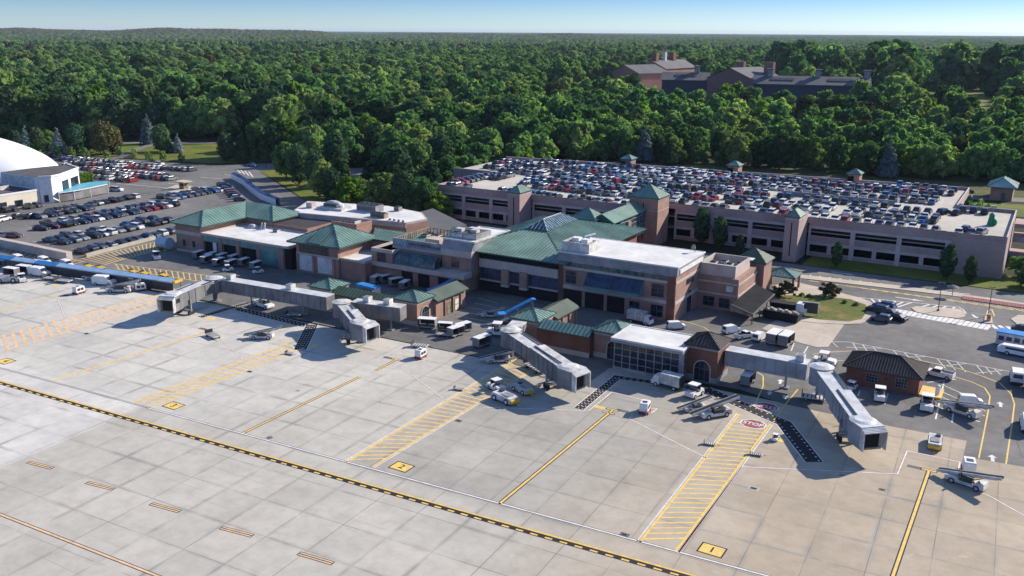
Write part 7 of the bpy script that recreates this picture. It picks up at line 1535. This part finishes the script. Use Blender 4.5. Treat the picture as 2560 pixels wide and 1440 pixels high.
# behind garage, blue spruces
tpx('spruce', (1610, 405), 17, 'tall dark blue spruce behind the leftmost deck stair house', 'spruce'); tpx('spruce', (2218, 444), 16, 'tall grey-blue spruce behind the right part of the garage', 'spruce', wide=1.05, var=1)
tpx('cone', (1672, 412), 14.5, 'dark green conifer right of the blue spruce behind the garage', 'pine')
# west lot edge
for i, (px, h, k) in enumerate((((68, 380), 13, 'spruce'), ((148, 388), 13.5, 'spruce'), ((372, 360), 16, 'spruce'), ((446, 382), 9.5, 'spruce'))): tpx(k, px, h, ('small blue spruce nearest the dome', 'blue spruce above the far cars left of the brown tree', 'tall blue spruce against the dark wood', 'short blue spruce on the lawn')[i], 'spruce', var=i)
tpx('pine', (405, 379), 12.8, 'large green conifer on the lawn beside the short blue spruce', 'pine', wide=1.15); tpx('cone', (421, 382), 8, 'round green tree touching the large lawn conifer', 'tree', wide=1.5)
for i, (px, h, k) in enumerate((((40, 372), 9, 'pine'), ((95, 378), 11, 'pine'), ((122, 372), 9, 'broad'), ((190, 384), 14, 'pine'), ((215, 380), 12, 'pine'), ((262, 386), 15, 'dry'), ((282, 384), 13, 'dry'), ((242, 380), 13, 'pine'))):
    tpx(k, px, h, ('brownish ' if k == 'dry' else 'dark green ') + 'tree, ' + ORD[i] + ' from the left in the belt behind the far rows of cars', 'tree', 'trees behind the far rows of cars', 1.1, i)
for i, px in enumerate(((62, 385), (85, 389), (118, 386), (146, 394), (178, 396), (213, 398), (268, 400), (300, 390), (336, 396), (372, 404), (408, 402), (453, 405))):
    tpx('shrub', px, 5.2 if i < 6 else 4.4, 'small rounded tree, ' + ORD[i] + ' from left along far edge of the parking lot', 'shrub', 'small trees along the far edge of the lot', .9, i)
# clump between the lot and the garage
cl = [(568, 404, 12.5, 'broad', 1.1), (606, 402, 15, 'pine', 1.0), (648, 400, 17.5, 'broad', .9), (690, 402, 16, 'broad', 1.0), (728, 400, 18, 'bright', .8), (760, 398, 15, 'pine', 1.0), (790, 400, 16, 'broad', 1), (716, 445, 14, 'broad', 1.0), (748, 462, 15, 'pine', .9), (790, 470, 14, 'broad', 1), (812, 492, 13, 'broad_wide', .9), (855, 500, 19, 'pine', 1.0), (832, 512, 12, 'broad', 1), (872, 525, 11, 'bright', 1.2), (900, 520, 10, 'broad', 1.2), (935, 500, 18, 'cone', 1.2), (962, 535, 13, 'broad_wide', 1), (990, 500, 19, 'pine', 1.1), (1010, 540, 14, 'broad', 1.1), (1040, 470, 18, 'broad', 1), (1062, 548, 13, 'broad_wide', 1.0), (1080, 500, 17, 'pine', 1.1), (1095, 552, 9, 'bright', 1.2), (985, 450, 20, 'broad', 1), (1100, 440, 17, 'pine', 1.2), (1120, 470, 12, 'broad', 1.1), (1048, 430, 19, 'broad', 1), (840, 440, 17, 'broad', 1.1), (880, 415, 17, 'broad', 1), (1150, 420, 15, 'pine', 1.2), (1190, 408, 14, 'pine', 1.2), (1225, 400, 14, 'dry', 1.2), (1262, 392, 13, 'pine', 1.2), (940, 410, 18, 'broad', 1.1), (1000, 405, 17, 'pine', 1.1), (1080, 400, 18, 'broad', 1.1)]
cl = [(a, b, h, ('cone' if (i % 5 == 1 and k == 'pine') else 'pine' if (k == 'broad' and i % 3 == 0) else k), w) for i, (a, b, h, k, w) in enumerate(cl)]
cln = {}
for i, (a, b, h, k, wd) in enumerate(cl):
    ds = {'broad': 'dark leafy tree', 'pine': 'dark pine', 'bright': 'bright green tree', 'broad_wide': 'broad bushy tree', 'cone': 'pointed conifer', 'dry': 'brownish tree'}[k]; n = cln[k] = cln.get(k, 0) + 1
    tpx(k, (a, b), h, f'{ds}, {ORD[n-1]} of its kind from left, clump between parking lot and garage', 'pine' if k in ('pine', 'cone') else 'tree', 'trees between the lot and the garage', wd, i)
for i in range(5): x, y = G(200 + i * 7.5, 463 - i); tree('hedge', x, y, 4.6, ORD[i] + ' clipped green column from the left beside the teal canopy', 'shrub', 'clipped columns beside the canopy', .62, i)
# front row of the wood behind the garage, told apart by kind and order
fr = random.Random(5); k_ = {}
nfr = 0
for i in range(46):
    x = -205 + i * 5.6; yb = 372 + (x + 205) * .14; y = yb + fr.uniform(-4, 9); kind = fr.choice(['broad', 'broad', 'broad_wide', 'pine', 'bright', 'broad', 'cone', 'pine'])
    if i % 9 == 4: continue
    ds = {'broad': 'leafy tree', 'pine': 'dark pine', 'bright': 'bright green tree', 'broad_wide': 'broad bushy tree', 'cone': 'pointed conifer'}[kind]; n = k_[kind] = k_.get(kind, 0) + 1; nfr += 1
    tree(kind, x, y, fr.uniform(10.5, 15.5), f'{ds}, {ORD[n-1]} of its kind from left, edge of wood behind garage', 'pine' if kind in ('pine', 'cone') else 'tree', 'front row of the wood behind the garage', fr.uniform(.9, 1.15), i)
for i in range(30):
    x = -8 * i - 232 ; y = 446 - (i * 8) * .72 + fr.uniform(-3, 8)
    t = i / 29; x, y = lerp((-225, 372), (-374, 336), t) if i < 16 else lerp((-378, 335), (-475, 275), (i - 16) / 13); y += fr.uniform(0, 8)
    kind = fr.choice(['broad', 'broad', 'pine', 'broad_wide', 'pine']); ds = {'broad': 'tall leafy tree', 'pine': 'tall dark pine', 'broad_wide': 'tall broad tree'}[kind]; n = k_['w' + kind] = k_.get('w' + kind, 0) + 1
    tree(kind, x, y, fr.uniform(17, 25), f'{ds}, {ORD[n-1]} of its kind from right, edge of wood behind the lawn', 'pine' if kind == 'pine' else 'tree', 'front row of the wood behind the lawn', fr.uniform(.95, 1.2), i)
# ------------------------------------------------------------------ the wood itself (one uncountable mass)
EDGE = [(-9000, -900), (-900, -40), (-600, 150), (-475, 280), (-374, 342), (-330, 360), (-305, 300), (-268, 285), (-262, 310), (-205, 262), (-184, 262), (-184, 345), (-170, 368), (-120, 384), (-60, 396), (-5, 408), (60, 425), (200, 440), (900, 460), (5000, 500)]
def edge_y(x):
    for (a, b), (c, d) in zip(EDGE, EDGE[1:]):
        if a <= x <= c: return b + (d - b) * (x - a) / (c - a)
    return 1e9
CLEAR = [[G(1560, 196, 16), G(1640, 243, 14), G(2225, 246, 14), G(2225, 206, 14), G(1560, 176, 10)], [G(2285, 248, 14), G(2510, 250, 14), G(2510, 226, 0), G(2285, 226, 0)], [G(1365, 200, 14), G(1545, 200, 14), G(1545, 165, 0), G(1365, 165, 0)],
         [(-238, 262), (-213, 240), (-196, 262), (-250, 304), (-262, 296)]]
sheet('lawn', [CLEAR[1], CLEAR[2]], 'lawn', 0.05); sheet('running_track', [polyw([(1375, 168), (1460, 168), (1455, 173), (1372, 173)])], 'red', 0.1)
sheet('school_yard', [polyw([(1560, 250), (2240, 250), (2260, 220), (1540, 200)])], 'walk', 0.02)
PR = []
for j, (kind, nc, cs) in enumerate((('broad', 900, .95), ('broad_wide', 950, 1.0), ('broad', 850, .95), ('pine', 900, .8), ('bright', 850, .95), ('broad_wide', 900, .95), ('dry', 800, .9))):
    fn, _, _, lm = SPEC[kind]; V, F = crown(900 + j, fn(j * 31 + 3), nc, cs, lm); me = mesh_of(V, F, 'wood_tree', [lm, 'bark'], trunk_mb(seed=j, r=.2, limbs=0)); PR.append(bpy.data.objects.new('wood_tree_shape', me))
PW = [28, 24, 26, 18, 8, 22, 2]
pr = np.random.default_rng(3); pts, sc_, ids, rots = [], [], [], []
def scatter(r0, r1, sp, h0, h1):
    # wedge that the photo looks into, with a margin on both sides
    fx, fy = cf.x, cf.y; a0 = math.atan2(fy, fx); half = R(36)
    n = int((r1 * r1 - r0 * r0) / 2 * 2 * half / (sp * sp)); r = np.sqrt(pr.uniform(r0 * r0, r1 * r1, n)); a = pr.uniform(a0 - half, a0 + half, n); X, Y = r * np.cos(a), r * np.sin(a)
    cell = {}
    for x, y in zip(X, Y):
        key = (int(x // (sp * .8)), int(y // (sp * .8)))
        if key in cell: continue
        if y < edge_y(x): continue
        if any(inside(x, y, c) for c in CLEAR): continue
        cell[key] = 1; d = math.hypot(x, y)
        hh = (h0 + (h1 - h0) * pr.uniform(0, 1) ** 1.5) * (1 + .22 * math.sin(x * .031 + 1.3 * math.sin(y * .013)) * math.cos(y * .023))
        west = x < -285 and y - edge_y(x) < 75
        if west: hh = max(hh, 12) * 1.38
        dx_ = x * cr.x + y * cr.y; 
        if 400 < d < 600 and dx_ / d > 0.1: hh *= 0.8
        pts.append((x, y, -0.3)); sc_.append(hh / 10); ids.append(3 if (west and pr.uniform(0, 1) < .45) else int(pr.choice(7, p=np.array(PW) / sum(PW)))); rots.append(pr.uniform(0, 6.28))
scatter(240, 520, 7.6, 9, 20); scatter(520, 1000, 9.6, 9, 22); scatter(1000, 1700, 12.5, 11, 24); scatter(1700, 2700, 17.0, 13, 26)
for px, py, s_ in ((1842, 238, 2.0), (1965, 246, 1.6), (2150, 240, 2.2), (2205, 246, 2.0), (1650, 246, 1.6), (1575, 236, 1.8)):
    x, y = G(px, py, 10); pts.append((x, y, 0)); sc_.append(s_); ids.append(int(px) % 3); rots.append(px % 6)
# tall dark trees around and behind the school
for i in range(70):
    px = fr.uniform(1935, 2600); x, y = G(px, fr.uniform(204, 221) if px > 2240 else fr.uniform(180, 205), 8); 
    if not inside(x, y, CLEAR[1]): pts.append((x, y, 0)); sc_.append(fr.uniform(3.2, 4.9)); ids.append(fr.choice((0, 1, 2, 3, 3, 5))); rots.append(fr.uniform(0, 6))
for i in range(16): x, y = G(fr.uniform(1380, 1560), fr.uniform(186, 205), 8); pts.append((x, y, 0)); sc_.append(fr.uniform(2.0, 2.9)); ids.append(fr.choice((0, 1, 3))); rots.append(fr.uniform(0, 6))
print('WOOD', len(pts))
me = bpy.data.meshes.new('woodland'); me.from_pydata(pts, [], [])
for nm, ty, dat in (('tscale', 'FLOAT', sc_), ('tid', 'INT', ids), ('trot', 'FLOAT', rots)):
    at = me.attributes.new(nm, ty, 'POINT'); at.data.foreach_set('value', dat)
wood = bpy.data.objects.new('woodland', me); col.objects.link(wood); wood['kind'] = 'stuff'; tag(wood, 'dense dark green wood stretching from behind the airport to the horizon', 'wood')
ng = bpy.data.node_groups.new('wood_instances', 'GeometryNodeTree')
ng.interface.new_socket('Geometry', in_out='INPUT', socket_type='NodeSocketGeometry'); ng.interface.new_socket('Geometry', in_out='OUTPUT', socket_type='NodeSocketGeometry')
N = ng.nodes; Lk = ng.links; gi, go = N.new('NodeGroupInput'), N.new('NodeGroupOutput'); iop = N.new('GeometryNodeInstanceOnPoints'); jn = N.new('GeometryNodeJoinGeometry')
for o in reversed(PR):
    oi = N.new('GeometryNodeObjectInfo'); oi.inputs['Object'].default_value = o; oi.inputs['As Instance'].default_value = True; Lk.new(oi.outputs['Geometry'], jn.inputs[0])
def nattr(nm, ty):
    a = N.new('GeometryNodeInputNamedAttribute'); a.data_type = ty; a.inputs['Name'].default_value = nm; return a.outputs['Attribute']
Lk.new(gi.outputs[0], iop.inputs['Points']); Lk.new(jn.outputs[0], iop.inputs['Instance']); iop.inputs['Pick Instance'].default_value = True; Lk.new(nattr('tid', 'INT'), iop.inputs['Instance Index'])
cx_ = N.new('ShaderNodeCombineXYZ'); Lk.new(nattr('trot', 'FLOAT'), cx_.inputs[2]); Lk.new(cx_.outputs[0], iop.inputs['Rotation'])
c2 = N.new('ShaderNodeCombineXYZ'); ts = nattr('tscale', 'FLOAT'); [Lk.new(ts, c2.inputs[i]) for i in range(3)]; Lk.new(c2.outputs[0], iop.inputs['Scale'])
Lk.new(iop.outputs[0], go.inputs[0]); md = wood.modifiers.new('instances', 'NODES'); md.node_group = ng
# far canopy and hills to the horizon
def far_mat():
    m, n, b, l = nmat('far_canopy')
    a = mixrgb(n, (0.022, 0.052, 0.028), (0.10, 0.145, 0.055), ramp(n, noise(n, .016, 5, .8), (.42, 0), (.58, 1)))
    g = n.nodes.new('ShaderNodeNewGeometry'); s = n.nodes.new('ShaderNodeSeparateXYZ'); l.new(g.outputs['Position'], s.inputs[0])
    mr = n.nodes.new('ShaderNodeMapRange'); mr.inputs[1].default_value = 24; mr.inputs[2].default_value = 40; l.new(s.outputs[2], mr.inputs[0])
    a = mixrgb(n, a, mixrgb(n, (0.05, 0.045, 0.02), (0.09, 0.07, 0.04), noise(n, .02, 4)), math_(n, 'MULTIPLY', mr.outputs[0], .7)); l.new(a, b.inputs['Base Color']); b.inputs['Roughness'].default_value = 1; b.inputs['Specular IOR Level'].default_value = 0
    return m
MT['far'] = far_mat()
NA, NR = 900, 150; a0 = math.atan2(cf.y, cf.x); fg = np.random.default_rng(9); RR = 2350 * (14500 / 2350) ** (np.arange(NR) / (NR - 1)); AA = a0 + R(38) - R(76) * np.arange(NA) / (NA - 1)
X = RR[:, None] * np.cos(AA)[None, :]; Y = RR[:, None] * np.sin(AA)[None, :]
off = (a0 - AA)[None, :]; pxx = 1280 + FPX * np.tan(off) / math.cos(PITCH)
# tree-top texture: random bumps; two low ridges on the west, a knoll near the middle
Z = 10 + fg.uniform(0, 1, (NR, NA)) ** 0.7 * 17 + 2.5 * np.sin(X / 310) * np.cos(Y / 270)
def ridge(rc, rw, prof_):
    xs = np.array([p[0] for p in prof_]); hs = np.array([p[1] for p in prof_]); h = np.interp(pxx, xs, hs); return np.exp(-((RR[:, None] - rc) / rw) ** 2) * h
Z = Z + 9 * np.clip(np.sin(pxx / 37.0) * np.sin(pxx / 91.0 + RR[:, None] / 900), -0.4, 1) * (RR[:, None] / 14500) + ridge(6500, 1500, [(-200, 25), (0, 28), (150, 24), (260, 19), (330, 32), (420, 37), (560, 32), (700, 30), (800, 24), (850, 3), (900, 3), (1060, 14), (1100, 17), (1200, 10), (1340, 12), (1420, 24), (1500, 12), (1600, 2), (2700, 0)])
V = np.stack([X, Y, Z], 2).reshape(-1, 3); me = bpy.data.meshes.new('far_hills')
ii = (np.arange(NR - 1)[:, None] * NA + np.arange(NA - 1)[None, :]).reshape(-1); Fq = np.stack([ii, ii + 1, ii + NA + 1, ii + NA], 1)
me.vertices.add(len(V)); me.vertices.foreach_set('co', V.ravel()); me.loops.add(Fq.size); me.loops.foreach_set('vertex_index', Fq.ravel().astype(np.int32)); me.polygons.add(len(Fq)); me.polygons.foreach_set('loop_start', np.arange(0, Fq.size, 4, dtype=np.int32)); me.update(calc_edges=True); me.validate()
me.materials.append(MT['far']); o = bpy.data.objects.new('hills', me); col.objects.link(o); o['kind'] = 'structure'
# parts that sit on a wall or a roof hang one level deeper
for T in [o for o in bpy.data.objects if o.parent is None and o.type == 'EMPTY']:
    ch = list(T.children); nm = lambda o: o.name.split('.')[0]
    wl = [o for o in ch if nm(o) in ('wall', 'facade', 'curved_wall', 'cream_wall', 'hall_wall', 'body', 'pavilion_wall')]; rf = [o for o in ch if nm(o) in ('roof', 'white_roof', 'roof_terrace', 'low_roof')]
    if T.name.split('.')[0] in ('white_van', 'pickup_truck', 'baggage_tractor', 'school_building', 'brick_hall'): rf = []
    for o in ch:
        if nm(o) in ('window', 'door', 'garage_door', 'clerestory', 'arched_doorway', 'arched_window', 'pilaster', 'window_band', 'side_window', 'rear_window', 'windscreen') and wl: o.parent = wl[0]
        elif nm(o) in ('rooftop_unit', 'roof_vent', 'vent_dome', 'roof_fan', 'chimney', 'dormer', 'penthouse', 'roof_dish', 'skylight') and rf: o.parent = rf[0]
        elif nm(o) == 'rooftop_unit' and [q for q in ch if nm(q) == 'fixed_corridor']: o.parent = [q for q in ch if nm(q) == 'fixed_corridor'][0]
# ================================================================== air: one even box of haze round the whole scene
HAZE = 0.000030
mb = MB(); mb.box(-16500, -16500, -1.5, 16500, 16500, 78.0)
m = bpy.data.materials.new('thin_haze'); m.use_nodes = True; n = m.node_tree
for x in [x for x in n.nodes if x.type == 'BSDF_PRINCIPLED']: n.nodes.remove(x)
pv = n.nodes.new('ShaderNodeVolumePrincipled'); pv.inputs['Color'].default_value = (0.62, 0.78, 1.0, 1); pv.inputs['Density'].default_value = HAZE; pv.inputs['Anisotropy'].default_value = 0.0
n.links.new(pv.outputs[0], [x for x in n.nodes if x.type == 'OUTPUT_MATERIAL'][0].inputs['Volume'])
hz = build(mb, 'haze', [m]); hz['kind'] = 'stuff'; tag(hz, 'thin blue haze that softens the far woods and hills', 'haze')
